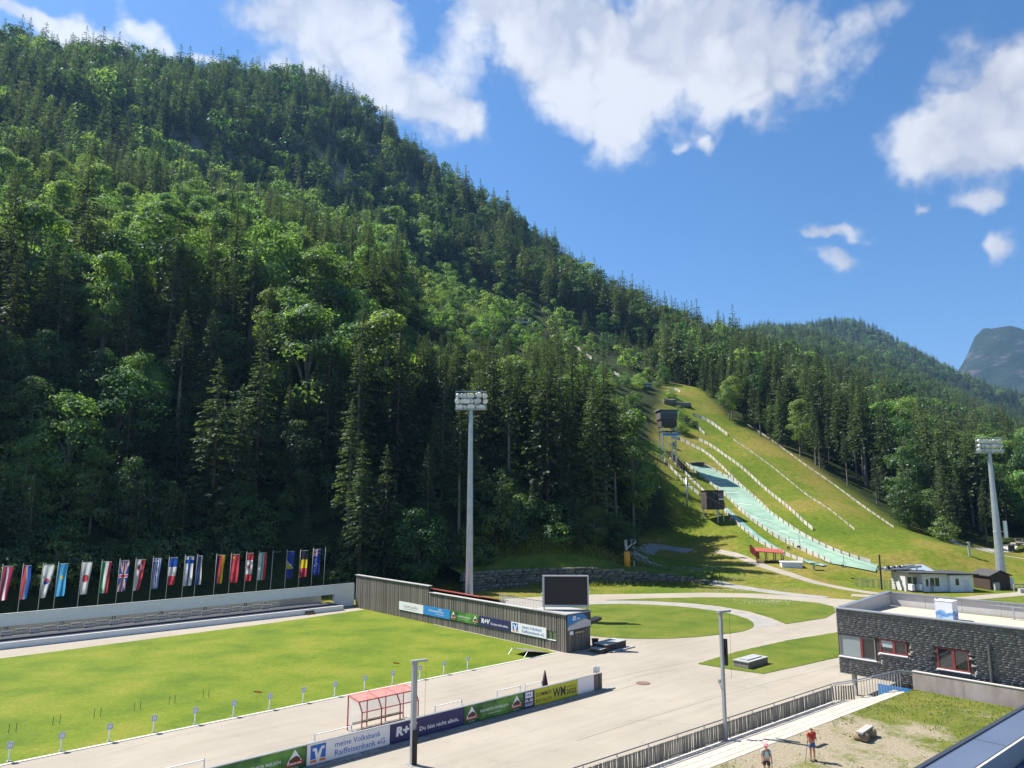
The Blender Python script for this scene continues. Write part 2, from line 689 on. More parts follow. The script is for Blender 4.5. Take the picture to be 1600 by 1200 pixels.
def fast_mesh(name, vs, faces, k, m=None, smooth=False, mats=None, midx=None):
    """mesh from numpy arrays; every face has k corners"""
    me = bpy.data.meshes.new(name)
    me.vertices.add(len(vs))
    me.vertices.foreach_set('co', np.ascontiguousarray(vs, dtype=np.float32).ravel())
    fi = np.ascontiguousarray(faces, dtype=np.int32)
    me.loops.add(fi.size)
    me.loops.foreach_set('vertex_index', fi.ravel())
    me.polygons.add(len(fi))
    me.polygons.foreach_set('loop_start', np.arange(0, fi.size, k, dtype=np.int32))
    for x in (mats or ([m] if m else [])):
        me.materials.append(x)
    if midx is not None:
        me.polygons.foreach_set('material_index', np.ascontiguousarray(midx, dtype=np.int32))
    me.update()
    if smooth:
        me.shade_smooth()
    return me


def slope_material():
    """meadow, forest floor and, where it is steep, limestone"""
    m = bpy.data.materials.new('hillside_ground')
    m.use_nodes = True
    N, L = m.node_tree.nodes, m.node_tree.links
    b = N['Principled BSDF']
    b.inputs['Roughness'].default_value = 0.95
    b.inputs['Specular IOR Level'].default_value = 0.1
    g = N.new('ShaderNodeNewGeometry')

    def noise(scale, detail=6, rough=.6):
        n = N.new('ShaderNodeTexNoise')
        n.inputs['Scale'].default_value = scale
        n.inputs['Detail'].default_value = detail
        n.inputs['Roughness'].default_value = rough
        L.new(g.outputs['Position'], n.inputs['Vector'])
        return n.outputs['Fac']

    def ramp(f, stops):
        r = N.new('ShaderNodeValToRGB')
        while len(r.color_ramp.elements) < len(stops):
            r.color_ramp.elements.new(0.5)
        for e, (p, c) in zip(r.color_ramp.elements, stops):
            e.position = p
            e.color = (*c, 1)
        L.new(f, r.inputs['Fac'])
        return r.outputs[0]

    def mix(f, a, c, mode='MIX'):
        x = N.new('ShaderNodeMixRGB')
        x.blend_type = mode
        if isinstance(f, float):
            x.inputs[0].default_value = f
        else:
            L.new(f, x.inputs[0])
        L.new(a, x.inputs[1])
        L.new(c, x.inputs[2])
        return x.outputs[0]

    meadow = ramp(noise(.05), [(.34, (.085, .135, .014)), (.46, (.125, .16, .018)), (.58, (.2, .175, .04))])
    meadow2 = ramp(noise(.9, 8, .7), [(.3, (.55, .6, .5)), (.7, (1.25, 1.2, 1.15))])
    meadow = mix(1.0, meadow, meadow2, 'MULTIPLY')
    forest = ramp(noise(.25, 8, .7), [(.35, (.012, .02, .007)), (.6, (.035, .05, .014)), (.75, (.06, .06, .03))])
    at = N.new('ShaderNodeAttribute')
    at.attribute_name = 'meadow'
    c = mix(at.outputs['Fac'], forest, meadow)
    rock = ramp(noise(.12, 10, .75), [(.3, (.05, .055, .06)), (.55, (.17, .17, .165)), (.75, (.3, .29, .27))])
    at2 = N.new('ShaderNodeAttribute')
    at2.attribute_name = 'rock'
    c = mix(at2.outputs['Fac'], c, rock)
    L.new(c, b.inputs['Base Color'])
    bp = N.new('ShaderNodeBump')
    bp.inputs['Strength'].default_value = 0.6
    bp.inputs['Distance'].default_value = 0.25
    L.new(noise(1.6, 8, .7), bp.inputs['Height'])
    L.new(bp.outputs[0], b.inputs['Normal'])
    return m


# where the slope is open meadow (no trees), as seen from the stadium
MEADOW_PX = [(1036, 640), (1046, 606), (1088, 604), (1130, 656), (1250, 722), (1400, 826), (1482, 852), (1530, 856), (1620, 868), (1700, 1000), (900, 1000), (735, 935), (742, 905), (800, 880), (860, 862), (930, 868), (985, 878), (1000, 850), (1040, 838), (1064, 838), (1056, 800), (1040, 765), (1026, 725), (1022, 690)]


def px_of(Q3):
    x, y, z = Q3[:, 0], Q3[:, 1], Q3[:, 2] - CAMZ
    yy = np.maximum(y * math.cos(PITCH) + z * math.sin(PITCH), 1e-3)
    zz = -y * math.sin(PITCH) + z * math.cos(PITCH)
    return np.c_[800 + FPX * x / yy, 600 - FPX * zz / yy]


M_slope = slope_material()
me, TV, TT = grid_mesh('hillside', XX, YY, ZZ, M_slope)
tpx = px_of(TV)
near = (TV[:, 1] > 40) & (np.hypot(TV[:, 0], TV[:, 1]) < 345)
md = poly_dist(tpx, np.array(MEADOW_PX, float))
meadow = np.where(near, np.clip(1 - md / 12, 0, 1), 0)
meadow = np.maximum(meadow, (fd.ravel() < 3) * 1.0)
gzy, gzx = np.gradient(ZZ, 4.0)
steep = np.hypot(gzx, gzy).ravel()
rock = np.clip((steep - 0.98) / 0.35, 0, 1) * (np.hypot(TV[:, 0], TV[:, 1]) > 300)
for nm, arr in (('meadow', meadow), ('rock', rock)):
    at = me.attributes.new(nm, 'FLOAT', 'POINT')
    at.data.foreach_set('value', arr.astype(np.float32))
hill = put('hillside', me)
tag(hill, 'steep forested hillside rising from the level stadium ground', kind='structure')
TBVH = BVHTree.FromPolygons(TV.tolist(), TT.tolist())


def on_slope(px, py):
    """where the sight line through a pixel meets the terrain"""
    h, n, i, d = TBVH.ray_cast(Vector((0, 0, CAMZ)), ray(px, py).normalized())
    return h if h is not None else G(px, py)


# ------------------------------------------------------------------ trees
def leaf_material(name, c1, c2, trans, tcol, vmin=.7, vmax=1.25, hue=.02):
    m = bpy.data.materials.new(name)
    m.use_nodes = True
    N, L = m.node_tree.nodes, m.node_tree.links
    N.clear()
    out = N.new('ShaderNodeOutputMaterial')
    oi = N.new('ShaderNodeObjectInfo')
    g = N.new('ShaderNodeNewGeometry')
    rp = N.new('ShaderNodeValToRGB')
    rp.color_ramp.elements[0].color = (*c1, 1)
    rp.color_ramp.elements[1].color = (*c2, 1)
    L.new(g.outputs['Random Per Island'], rp.inputs['Fac'])
    hs = N.new('ShaderNodeHueSaturation')
    mv = N.new('ShaderNodeMapRange')
    mv.inputs['To Min'].default_value = vmin
    mv.inputs['To Max'].default_value = vmax
    L.new(oi.outputs['Random'], mv.inputs['Value'])
    L.new(mv.outputs[0], hs.inputs['Value'])
    ml = N.new('ShaderNodeMath')
    ml.operation = 'MULTIPLY'
    ml.inputs[1].default_value = 7.31
    fr = N.new('ShaderNodeMath')
    fr.operation = 'FRACT'
    L.new(oi.outputs['Random'], ml.inputs[0])
    L.new(ml.outputs[0], fr.inputs[0])
    mh = N.new('ShaderNodeMapRange')
    mh.inputs['To Min'].default_value = .5 - hue
    mh.inputs['To Max'].default_value = .5 + hue
    L.new(fr.outputs[0], mh.inputs['Value'])
    L.new(mh.outputs[0], hs.inputs['Hue'])
    L.new(rp.outputs[0], hs.inputs['Color'])
    df = N.new('ShaderNodeBsdfDiffuse')
    L.new(hs.outputs[0], df.inputs['Color'])
    tr = N.new('ShaderNodeBsdfTranslucent')
    tm = N.new('ShaderNodeMixRGB')
    tm.blend_type = 'MULTIPLY'
    tm.inputs[0].default_value = 1
    tm.inputs[2].default_value = (*tcol, 1)
    L.new(hs.outputs[0], tm.inputs[1])
    L.new(tm.outputs[0], tr.inputs['Color'])
    mx = N.new('ShaderNodeMixShader')
    mx.inputs[0].default_value = trans
    L.new(df.outputs[0], mx.inputs[1])
    L.new(tr.outputs[0], mx.inputs[2])
    gl = N.new('ShaderNodeBsdfGlossy')
    gl.inputs['Roughness'].default_value = 0.5
    gl.inputs['Color'].default_value = (.6, .65, .7, 1)
    m2 = N.new('ShaderNodeMixShader')
    m2.inputs[0].default_value = 0.035
    L.new(mx.outputs[0], m2.inputs[1])
    L.new(gl.outputs[0], m2.inputs[2])
    L.new(m2.outputs[0], out.inputs['Surface'])
    return m


M_spruce = leaf_material('spruce_needles', (.03, .055, .024), (.085, .12, .045), .4, (1.75, 1.75, .75), .65, 1.35, .015)
M_larch = leaf_material('larch_needles', (.09, .14, .06), (.14, .195, .085), .45, (1.3, 1.3, .8), .8, 1.2, .01)
M_beech = leaf_material('beech_leaves', (.08, .14, .036), (.155, .235, .068), .54, (1.8, 1.85, .8), .8, 1.35, .02)
M_beechd = leaf_material('dark_leaves', (.036, .082, .024), (.078, .14, .038), .42, (1.6, 1.75, .6), .7, 1.3, .02)
M_bark = mat('bark', (.06, .045, .032), .9, (.15, .125, .1), 1.2, bump=.5, stretch=(1, 1, .25))
M_barkg = mat('grey_bark', (.1, .092, .08), .9, (.22, .2, .175), 1.0, bump=.4, stretch=(1, 1, .3))


def tube_np(pts, rad, n=6):
    """tapered tube along a polyline as quads"""
    pts = np.asarray(pts, float)
    vs, fs = [], []
    for i, (p, r) in enumerate(zip(pts, rad)):
        d = pts[min(i + 1, len(pts) - 1)] - pts[max(i - 1, 0)]
        d /= np.linalg.norm(d) + 1e-9
        u = np.cross(d, [0.31, 0.95, 0.05])
        u /= np.linalg.norm(u) + 1e-9
        w = np.cross(d, u)
        t = np.arange(n) * 2 * math.pi / n
        vs.append(p + r * (np.cos(t)[:, None] * u + np.sin(t)[:, None] * w))
    for i in range(len(pts) - 1):
        for k in range(n):
            k2 = (k + 1) % n
            fs.append((i * n + k, i * n + k2, (i + 1) * n + k2, (i + 1) * n + k))
    return np.concatenate(vs), np.array(fs)


def cards(P, Dv, Wv, ln, wd):
    """diamond shaped sprays: base P, along Dv, across Wv"""
    n = len(P)
    ln = np.asarray(ln)[:, None]
    wd = np.asarray(wd)[:, None]
    a = P
    b = P + Dv * ln * .45 + Wv * wd
    c = P + Dv * ln
    d = P + Dv * ln * .45 - Wv * wd
    vs = np.stack([a, b, c, d], 1).reshape(-1, 3)
    return vs, np.arange(4 * n).reshape(n, 4)


def unit(v):
    return v / (np.linalg.norm(v, axis=-1, keepdims=True) + 1e-9)


def spruce(seed, h=27.0, rad=3.6, z0=.1, nb=230, nt=16, size=1.0, droop=.45, ragged=.25):
    """-> crown (verts, quads), trunk (verts, quads)"""
    r = np.random.default_rng(seed)
    V, F = [], []
    k = 0
    t = np.sort(r.random(nb)) ** .9
    zz = h * (z0 + (1 - z0) * t)
    prof = (1 - t) ** .78 * (.55 + .45 * np.minimum(1, t / .12))
    phi = np.arange(nb) * 2.399 + r.normal(0, .4, nb)
    gaps = 1 - ragged * (vnoise(phi * 3, zz * 1.0, 2.0, seed) * .5 + .5)
    Ls = (rad * prof * gaps * r.uniform(.75, 1.15, nb) + .25)
    lean = r.normal(0, .004 * h, 2)
    for i in range(nb):
        L_ = Ls[i]
        n = max(4, int(nt * (.35 + .65 * L_ / rad)))
        s = (np.arange(n) + r.random(n)) / n
        s = s ** .8
        o = np.array([math.cos(phi[i]), math.sin(phi[i]), 0])
        side = np.array([-o[1], o[0], 0])
        dr = droop * (1 - .75 * t[i])
        zc = -dr * L_ * (s ** 1.2) * 1.0 + .22 * L_ * np.maximum(0, s - .6) + .12 * L_ * (t[i] > .8)
        base = o * (L_ * s)[:, None]
        base[:, 2] += zz[i] + zc
        base[:, :2] += lean * t[i] ** 2
        sg = np.where(r.random(n) < .5, -1, 1)
        sp = r.uniform(.25, 1.1, n) * (1.1 - .6 * s)
        hang = r.uniform(.1, .9, n) * (1 - .6 * t[i])
        dv = o * r.uniform(.3, 1, n)[:, None] + side * (sg * sp)[:, None] + np.array([0, 0, -1]) * hang[:, None]
        dv = unit(dv)
        wv = unit(np.cross(dv, unit(r.normal(0, .55, (n, 3)) + np.array([0, 0, 1]))))
        ln = size * r.uniform(.55, 1.15, n) * (.35 + .3 * L_ / rad * 1.6)
        ln = ln * (.42 + .58 * min(1, (1 - t[i]) / .35))
        vs, fs = cards(base, dv, wv, ln * 1.25, ln * r.uniform(.22, .4, n))
        V.append(vs)
        F.append(fs + k)
        k += len(vs)
    # leader
    n = 10
    base = np.c_[np.zeros(n) + lean[0], np.zeros(n) + lean[1], h * (1 - .03 * np.arange(n) / n * 2)]
    a = r.random(n) * 6.28
    dv = unit(np.c_[np.cos(a) * .5, np.sin(a) * .5, np.ones(n) * .7])
    vs, fs = cards(base, dv, unit(np.cross(dv, [[1, .2, .1]])), np.full(n, .5), np.full(n, .1))
    V.append(vs)
    F.append(fs + k)
    r0 = .0125 * h
    tp = [(0, 0, -1.5), (0, 0, h * .3), (lean[0] * .3, lean[1] * .3, h * .65), (lean[0], lean[1], h * .99)]
    tv, tf = tube_np(tp, [r0 * 1.15, r0 * .85, r0 * .5, .03])
    return (np.concatenate(V), np.concatenate(F)), (tv, tf)


def broadleaf(seed, h=22.0, rad=5.5, z0=.22, nclump=34, nleaf=175, size=.44, flat=.8):
    r = np.random.default_rng(seed)
    V, F = [], []
    TV_, TF_ = [], []
    k = kt = 0
    r0 = .014 * h
    bend = r.normal(0, .03 * h, 2)
    tp = np.array([(0, 0, -1.2), (0, 0, h * .12), (bend[0] * .3, bend[1] * .3, h * .35), (bend[0] * .7, bend[1] * .7, h * .6), (bend[0], bend[1], h * .85)])
    v, f = tube_np(tp, [r0 * 1.3, r0, r0 * .75, r0 * .45, r0 * .12])
    TV_.append(v)
    TF_.append(f)
    kt += len(v)
    zc = h * (z0 + 1) / 2
    hh = h * (1 - z0) / 2
    for i in range(nclump):
        # clumps sit on a shell that is wider below the middle
        u = r.uniform(-1, 1)
        ph = i * 2.399 + r.normal(0, .3)
        sh = r.uniform(.55, 1.0)
        wr = math.sqrt(max(0, 1 - u * u)) * (1.0 - .25 * max(u, 0)) * rad * sh
        c = np.array([math.cos(ph) * wr + bend[0] * .7, math.sin(ph) * wr + bend[1] * .7, zc + u * hh * .9])
        cr = rad * r.uniform(.26, .44)
        n = int(nleaf * r.uniform(.75, 1.25))
        d = unit(r.normal(0, 1, (n, 3)))
        d[:, 2] = np.abs(d[:, 2]) * np.where(r.random(n) < .72, 1, -1)
        rr = cr * r.uniform(.45, 1.08, n) ** .6
        P = c + d * rr[:, None] * np.array([1.15, 1.15, flat])
        out = unit(d + .6 * unit(c - np.array([bend[0] * .7, bend[1] * .7, zc - hh * .4])) + r.normal(0, .45, (n, 3)))
        dv = unit(np.cross(out, r.normal(0, 1, (n, 3))))
        dv[:, 2] -= .3
        dv = unit(dv)
        wv = unit(np.cross(dv, out))
        ln = size * r.uniform(.6, 1.3, n)
        vs, fs = cards(P, dv, wv, ln * 1.3, ln * .38)
        V.append(vs)
        F.append(fs + k)
        k += len(vs)
        if i % 3 == 0:
            s0 = np.array([bend[0] * .4, bend[1] * .4, h * r.uniform(.2, .5)])
            mid = s0 * .45 + c * .55 + np.array([0, 0, .04 * h])
            v, f = tube_np([s0, mid, c], [r0 * .45, r0 * .28, r0 * .08], 5)
            TV_.append(v)
            TF_.append(f + kt)
            kt += len(v)
    return (np.concatenate(V), np.concatenate(F)), (np.concatenate(TV_), np.concatenate(TF_))


def tree_protos():
    near, far = {}, {}
    near['spruce'] = [(spruce(1, 28, 4.6, .08, 270, 18), M_spruce, M_bark), (spruce(2, 30, 4.9, .14, 270, 18, 1.1, .5, .35), M_spruce, M_bark), (spruce(3, 25, 4.8, .04, 260, 18, 1.05, .4, .2), M_spruce, M_bark), (spruce(4, 32, 4.3, .3, 220, 18, 1.05, .55, .4), M_spruce, M_barkg),
                      (spruce(5, 26, 5.3, .05, 270, 18, 1.15, .35, .3), M_spruce, M_bark), (spruce(6, 30, 3.9, .42, 180, 18, 1.05, .45, .45), M_spruce, M_barkg)]
    near['beech'] = [(broadleaf(21, 22, 5.6), M_beech, M_barkg), (broadleaf(22, 19, 6.2, .15, 38), M_beech, M_barkg), (broadleaf(23, 24, 5.0, .25, 36), M_beech, M_barkg)]
    near['dark'] = [(broadleaf(24, 20, 6.0, .1, 40, 165), M_beechd, M_bark), (broadleaf(25, 17, 5.4, .06, 38, 165), M_beechd, M_bark)]
    near['larch'] = [(spruce(31, 25, 3.8, .12, 220, 16, .9, .15, .4), M_larch, M_bark), (spruce(32, 22, 4.0, .08, 210, 16, .9, .1, .35), M_larch, M_bark)]
    near['shrub'] = [(broadleaf(41, 5.5, 2.7, .02, 20, 70, .32), M_beech, M_barkg), (broadleaf(42, 4.2, 2.4, .0, 18, 70, .3), M_beechd, M_barkg)]
    far['spruce'] = [(spruce(51, 27, 4.6, .08, 110, 9, 1.9), M_spruce, M_bark), (spruce(52, 29, 4.6, .2, 100, 9, 1.9, .5, .35), M_spruce, M_bark), (spruce(53, 24, 4.8, .05, 105, 9, 1.9), M_spruce, M_bark)]
    far['beech'] = [(broadleaf(61, 21, 5.6, .2, 24, 32, 1.05), M_beech, M_barkg), (broadleaf(62, 18, 6.0, .12, 24, 32, 1.05), M_beech, M_barkg)]
    far['dark'] = [(broadleaf(63, 19, 5.8, .1, 24, 32, 1.05), M_beechd, M_barkg)]
    far['larch'] = [(spruce(64, 25, 4.0, .1, 100, 9, 1.7, .15, .35), M_larch, M_bark)]
    far['shrub'] = [(broadleaf(65, 5, 2.6, .0, 12, 22, .65), M_beech, M_barkg)]
    return near, far


NEAR, FAR = tree_protos()


def crown_trunk_meshes(kind, items):
    res = []
    for ((cv, cf), (tv, tf)), cm, tm in items:
        res.append((fast_mesh('crown', cv, cf, 4, cm), fast_mesh('trunk', tv, tf, 4, tm, True)))
    return res


NEARM = {k: crown_trunk_meshes(k, v) for k, v in NEAR.items()}
proto_col = bpy.data.collections.new('tree_prototypes')   # not linked: only a source for the massed forest
PIDX = {}


def joined(kind, items, base):
    for ((cv, cf), (tv, tf)), cm, tm in items:
        vs = np.concatenate([cv, tv])
        fs = np.concatenate([cf, tf + len(cv)])
        me = fast_mesh('tree', vs, fs, 4, None, False, [cm, tm], np.r_[np.zeros(len(cf)), np.ones(len(tf))])
        o = bpy.data.objects.new('tree_%03d' % len(proto_col.objects), me)
        PIDX.setdefault(base + kind, []).append(len(proto_col.objects))
        proto_col.objects.link(o)


for k_, v_ in NEAR.items():
    joined(k_, v_, 'near_')
for k_, v_ in FAR.items():
    joined(k_, v_, 'far_')


def scatter_group():
    ng = bpy.data.node_groups.new('scatter', 'GeometryNodeTree')
    ng.interface.new_socket('Geometry', in_out='INPUT', socket_type='NodeSocketGeometry')
    ng.interface.new_socket('Geometry', in_out='OUTPUT', socket_type='NodeSocketGeometry')
    N, L = ng.nodes, ng.links
    gi, go = N.new('NodeGroupInput'), N.new('NodeGroupOutput')
    ci = N.new('GeometryNodeCollectionInfo')
    ci.inputs['Collection'].default_value = proto_col
    ci.inputs['Separate Children'].default_value = True
    ci.inputs['Reset Children'].default_value = True
    ip = N.new('GeometryNodeInstanceOnPoints')
    ip.inputs['Pick Instance'].default_value = True

    def attr(n, t):
        a = N.new('GeometryNodeInputNamedAttribute')
        a.data_type = t
        a.inputs['Name'].default_value = n
        return a.outputs['Attribute']
    L.new(gi.outputs[0], ip.inputs['Points'])
    L.new(ci.outputs[0], ip.inputs['Instance'])
    L.new(attr('which', 'INT'), ip.inputs['Instance Index'])
    L.new(attr('rot', 'FLOAT_VECTOR'), ip.inputs['Rotation'])
    L.new(attr('size', 'FLOAT_VECTOR'), ip.inputs['Scale'])
    L.new(ip.outputs[0], go.inputs[0])
    return ng


SCATTER = scatter_group()


def mass(name, label, rows):
    """rows: x, y, z, which, rotation, size_xy, size_z"""
    rows = np.asarray(rows, float)
    me = bpy.data.meshes.new(name)
    me.vertices.add(len(rows))
    me.vertices.foreach_set('co', rows[:, :3].astype(np.float32).ravel())
    a = me.attributes.new('which', 'INT', 'POINT')
    a.data.foreach_set('value', rows[:, 3].astype(np.int32))
    a = me.attributes.new('rot', 'FLOAT_VECTOR', 'POINT')
    a.data.foreach_set('vector', np.c_[np.zeros(len(rows)), np.zeros(len(rows)), rows[:, 4]].astype(np.float32).ravel())
    a = me.attributes.new('size', 'FLOAT_VECTOR', 'POINT')
    a.data.foreach_set('vector', np.c_[rows[:, 5], rows[:, 5], rows[:, 6]].astype(np.float32).ravel())
    o = put(name, me)
    md_ = o.modifiers.new('scatter', 'NODES')
    md_.node_group = SCATTER
    return tag(o, label, kind='stuff')


def hz_np(x, y):
    i = np.clip((x - GX[0]) / 4.0, 0, len(GX) - 1.001)
    j = np.clip((y - GY[0]) / 4.0, 0, len(GY) - 1.001)
    i0, j0 = np.floor(i).astype(int), np.floor(j).astype(int)
    fx, fy = i - i0, j - j0
    return ZZ[j0, i0] * (1 - fx) * (1 - fy) + ZZ[j0, i0 + 1] * fx * (1 - fy) + ZZ[j0 + 1, i0] * (1 - fx) * fy + ZZ[j0 + 1, i0 + 1] * fx * fy


def scatter_points(spacing, xr, yr, seed):
    r = np.random.default_rng(seed)
    gx, gy = np.meshgrid(np.arange(xr[0], xr[1], spacing), np.arange(yr[0], yr[1], spacing))
    P = np.c_[gx.ravel(), gy.ravel()] + r.uniform(-.48, .48, (gx.size, 2)) * spacing
    return P


CLIFF_LINE = np.array([(-400, 150), (0, 190), (180, 192), (250, 232), (330, 270), (430, 292), (520, 330), (600, 352), (680, 388), (720, 420), (800, 440), (900, 470), (1000, 520), (1120, 560)], float)


def place_forest():
    r = np.random.default_rng(5)
    P = np.concatenate([scatter_points(7.0, (-520, 560), (60, 330), 1), scatter_points(7.8, (-540, 560), (330, 780), 2)])
    z = hz_np(P[:, 0], P[:, 1])
    Q = np.c_[P, z]
    px = px_of(Q)
    dist = np.hypot(P[:, 0], P[:, 1])
    keep = (px[:, 0] > -260) & (px[:, 0] < 1860)
    fdist = poly_dist(P, FLATN)
    ab = np.c_[(P - np.array(FO[:2])) @ np.array(FA[:2]), (P - np.array(FO[:2])) @ np.array(FB[:2])]
    keep &= fdist > 2.5
    keep &= ~((ab[:, 0] < 16) & (ab[:, 1] < 61) & (ab[:, 1] > 30))
    # the lift line beside the jumping hill stays open
    keep &= ~((px[:, 0] > 1000) & (px[:, 0] < 1095) & (dist > 196) & (dist < 300))
    # clearings: jumping hill and run-out, the in-run up the spur
    mdw = (poly_dist(px, np.array(MEADOW_PX, float)) < 4) & (dist < 340)
    keep &= ~mdw
    spur = np.array([D(820, 512, 400)[:2], D(920, 556, 360)[:2], D(1005, 605, 320)[:2], D(1050, 615, 300)[:2], D(1045, 690, 250)[:2]])
    sd = np.full(len(P), 1e9)
    for a, b in zip(spur[:-1], spur[1:]):
        ab_ = b - a
        t = np.clip(((P - a) @ ab_) / (ab_ @ ab_), 0, 1)
        c = a + t[:, None] * ab_
        sd = np.minimum(sd, np.hypot(*(P - c).T))
    keep &= sd > 7
    keep &= ~((fdist < 9) & (px[:, 0] > 1380))
    # cliffs carry few trees
    gx_ = np.hypot(hz_np(P[:, 0] + 3, P[:, 1]) - hz_np(P[:, 0] - 3, P[:, 1]), hz_np(P[:, 0], P[:, 1] + 3) - hz_np(P[:, 0], P[:, 1] - 3)) / 6
    keep &= ~((gx_ > 1.15) & (r.random(len(P)) < .45) & (dist > 300))
    # thinner shrub zone above the spruces in the middle
    P, z, px, dist, sd, fdist, ab = P[keep], z[keep], px[keep], dist[keep], sd[keep], fdist[keep], ab[keep]
    n = len(P)
    x, y = px[:, 0], px[:, 1]
    cl = np.interp(x, CLIFF_LINE[:, 0], CLIFF_LINE[:, 1])
    pat = vnoise(P[:, 0], P[:, 1], 38, 7)
    pat2 = vnoise(P[:, 0], P[:, 1], 15, 8)
    u = r.random(n)
    # share of spruce, beech, dark broadleaf, larch
    kinds = np.array(['spruce', 'beech', 'dark', 'larch', 'shrub'])
    pr = np.zeros((n, 5))
    pr[:] = (.55, .2, .2, .05, 0)
    up = y < cl
    pr[up] = (.68, .02, .26, .04, 0)
    midz = (~up) & (y < 520) & (x < 660)
    pr[midz] = (.22, .58, .05, .15, 0)
    lf = midz & (x < 110)
    pr[lf] = (.62, .22, .1, .06, 0)
    low = (~up) & (y >= 520) & (x < 560)
    pr[low] = (.66, .1, .22, .02, 0)
    cen = (y >= 520) & (x >= 540) & (x < 1030) & (dist < 260)
    pr[cen] = (.86, .06, .06, .02, 0)
    shr = (~up) & (y > 405) & (y < 625) & (x > 625) & (x < 1035) & (dist > 235) & (dist < 440)
    pr[shr] = (.03, .1, .03, .04, .8)
    jl = (x > 915) & (x < 1060) & (dist > 200) & (dist < 310)
    pr[jl] = (.0, .02, .03, .02, .93)
    rdg = (~up) & (y < 620) & (x > 850) & (sd > 22) & (dist > 300) & ~(shr & (x < 900))
    pr[rdg] = (.5, .2, .26, .04, 0)
    rgt = (x > 1085) & (dist < 420)
    pr[rgt] = (.58, .17, .19, .06, 0)
    rfar = (x > 1085) & (dist >= 420)
    pr[rfar] = (.52, .13, .2, .15, 0)
    # patches
    pr[:, 1] *= np.clip(1 + 1.4 * pat, .05, 3)
    pr[:, 0] *= np.clip(1 - 1.1 * pat + .6 * pat2, .05, 3)
    pr /= pr.sum(1, keepdims=True)
    ki = (u[:, None] > np.cumsum(pr, 1)).sum(1).clip(0, 4)
    base = r.uniform(.74, 1.22, n)
    base *= np.where((ki == 1) | (ki == 2), 1.12, 1)
    base *= np.where(up, r.uniform(.75, 1.2, n), 1)
    base *= np.where(cen | low, 1.14, 1)
    base *= np.where((x > 735) & (x < 1010) & (dist < 146), .5, 1)
    base *= np.where(fdist < 12, .62, 1)
    base *= np.where((px[:, 0] > 960) & (px[:, 0] < 1085) & (dist < 200), .85, 1)
    base *= np.where((x > 1085) & (sd > 0) & (poly_dist(px, np.array(MEADOW_PX, float)) < 26) & (dist < 330), .62, 1)
    base *= np.where(midz, .88, 1)
    # crowns in the middle stay below the open spur behind them
    cap = np.where((x > 620) & (x < 1045) & (y < 760) & (dist < 330) & (y > 500), np.clip((y - 522) * dist / FPX / 29.0, .12, 2), 9)
    cap = np.minimum(cap, np.where((x > 1012) & (x < 1090) & (dist < 215), np.clip((y - 722) * dist / FPX / 28.0, .12, 2), 9))
    low_ = cap < .34
    ki = np.where(low_, 4, ki)
    base = np.where(low_, np.clip(base, .5, 1.0), np.minimum(base, cap * r.uniform(.85, 1.1, n)))
    base *= np.where((sd < 16) & (ki < 4), .55, 1)
    base *= np.where(shr & (ki < 4), .5, 1)
    base *= np.where(shr & (ki == 4), r.uniform(.9, 1.7, n), 1)
    bb = ab[:, 1]
    base = np.where((ab[:, 0] < 20) & (bb < 100) & (bb > 50), np.minimum(base, np.maximum(2.5, 3.5 + 1.48 * (bb - 54.2) - z) / 28), base)
    thin = (r.random(n) < np.where(shr, .3, 0)) | ((ki > 0) & (ki < 3) & (r.random(n) < .22))
    sel = ~thin
    rows = {}
    ind = {}
    rows_all = []
    # trees in front of everything: those nearest are things of their own
    order = np.argsort(dist)
    limit = {'spruce': 230, 'beech': 110, 'dark': 110, 'larch': 40, 'shrub': 40}
    cnt = {k: 0 for k in limit}
    inview = (x > -40) & (x < 1640) & (y > 60)
    singles = []
    for i in order:
        if not sel[i]:
            continue
        k = kinds[ki[i]]
        rot = r.uniform(0, 6.28)
        sx = base[i] * r.uniform(.9, 1.12)
        if cnt[k] < limit[k] and inview[i]:
            cnt[k] += 1
            singles.append((k, P[i, 0], P[i, 1], z[i], rot, sx, base[i], x[i], y[i], dist[i]))
        else:
            lod = 'near_' if dist[i] < 330 else 'far_'
            w = r.choice(PIDX[lod + k])
            rows_all.append((P[i, 0], P[i, 1], z[i] - .2, w, rot, sx, base[i]))
    U = scatter_points(2.9, (-130, 60), (60, 200), 44)
    uz = hz_np(U[:, 0], U[:, 1])
    upx = px_of(np.c_[U, uz])
    uab = np.c_[(U - np.array(FO[:2])) @ np.array(FA[:2]), (U - np.array(FO[:2])) @ np.array(FB[:2])]
    ud = np.hypot(U[:, 0], U[:, 1])
    uk = (poly_dist(U, FLATN) > 4) & (ud < 172) & (upx[:, 0] > -60) & (upx[:, 0] < 1000) & ~((uab[:, 0] < 16) & (uab[:, 1] < 62)) & (poly_dist(upx, np.array(MEADOW_PX, float)) > 6) & (r.random(len(U)) < .8)
    und = [(q[0], q[1], zz - .2, PIDX['near_shrub'][int(r.random() < .7)], r.uniform(0, 6.28), s_, s_ * r.uniform(.8, 1.2)) for q, zz, s_ in zip(U[uk], uz[uk], r.uniform(.55, 1.35, uk.sum()))]
    mass('undergrowth', 'dense dark undergrowth at the foot of the forest', und)
    print('undergrowth', len(und))
    print('forest: singles', len(singles), 'massed', len(rows_all))
    mass('forest', 'dense mixed forest of spruce and beech covering the mountainside', rows_all)
    return singles


SINGLES = place_forest()
TREE_WORDS = {'spruce': ('spruce_tree', 'spruce', 'tree'), 'beech': ('beech_tree', 'bright green beech', 'tree'), 'dark': ('broadleaf_tree', 'dark green broadleaf tree', 'tree'), 'larch': ('larch_tree', 'pale grey green larch', 'tree'), 'shrub': ('hillside_shrub', 'leafy green shrub', 'shrub')}


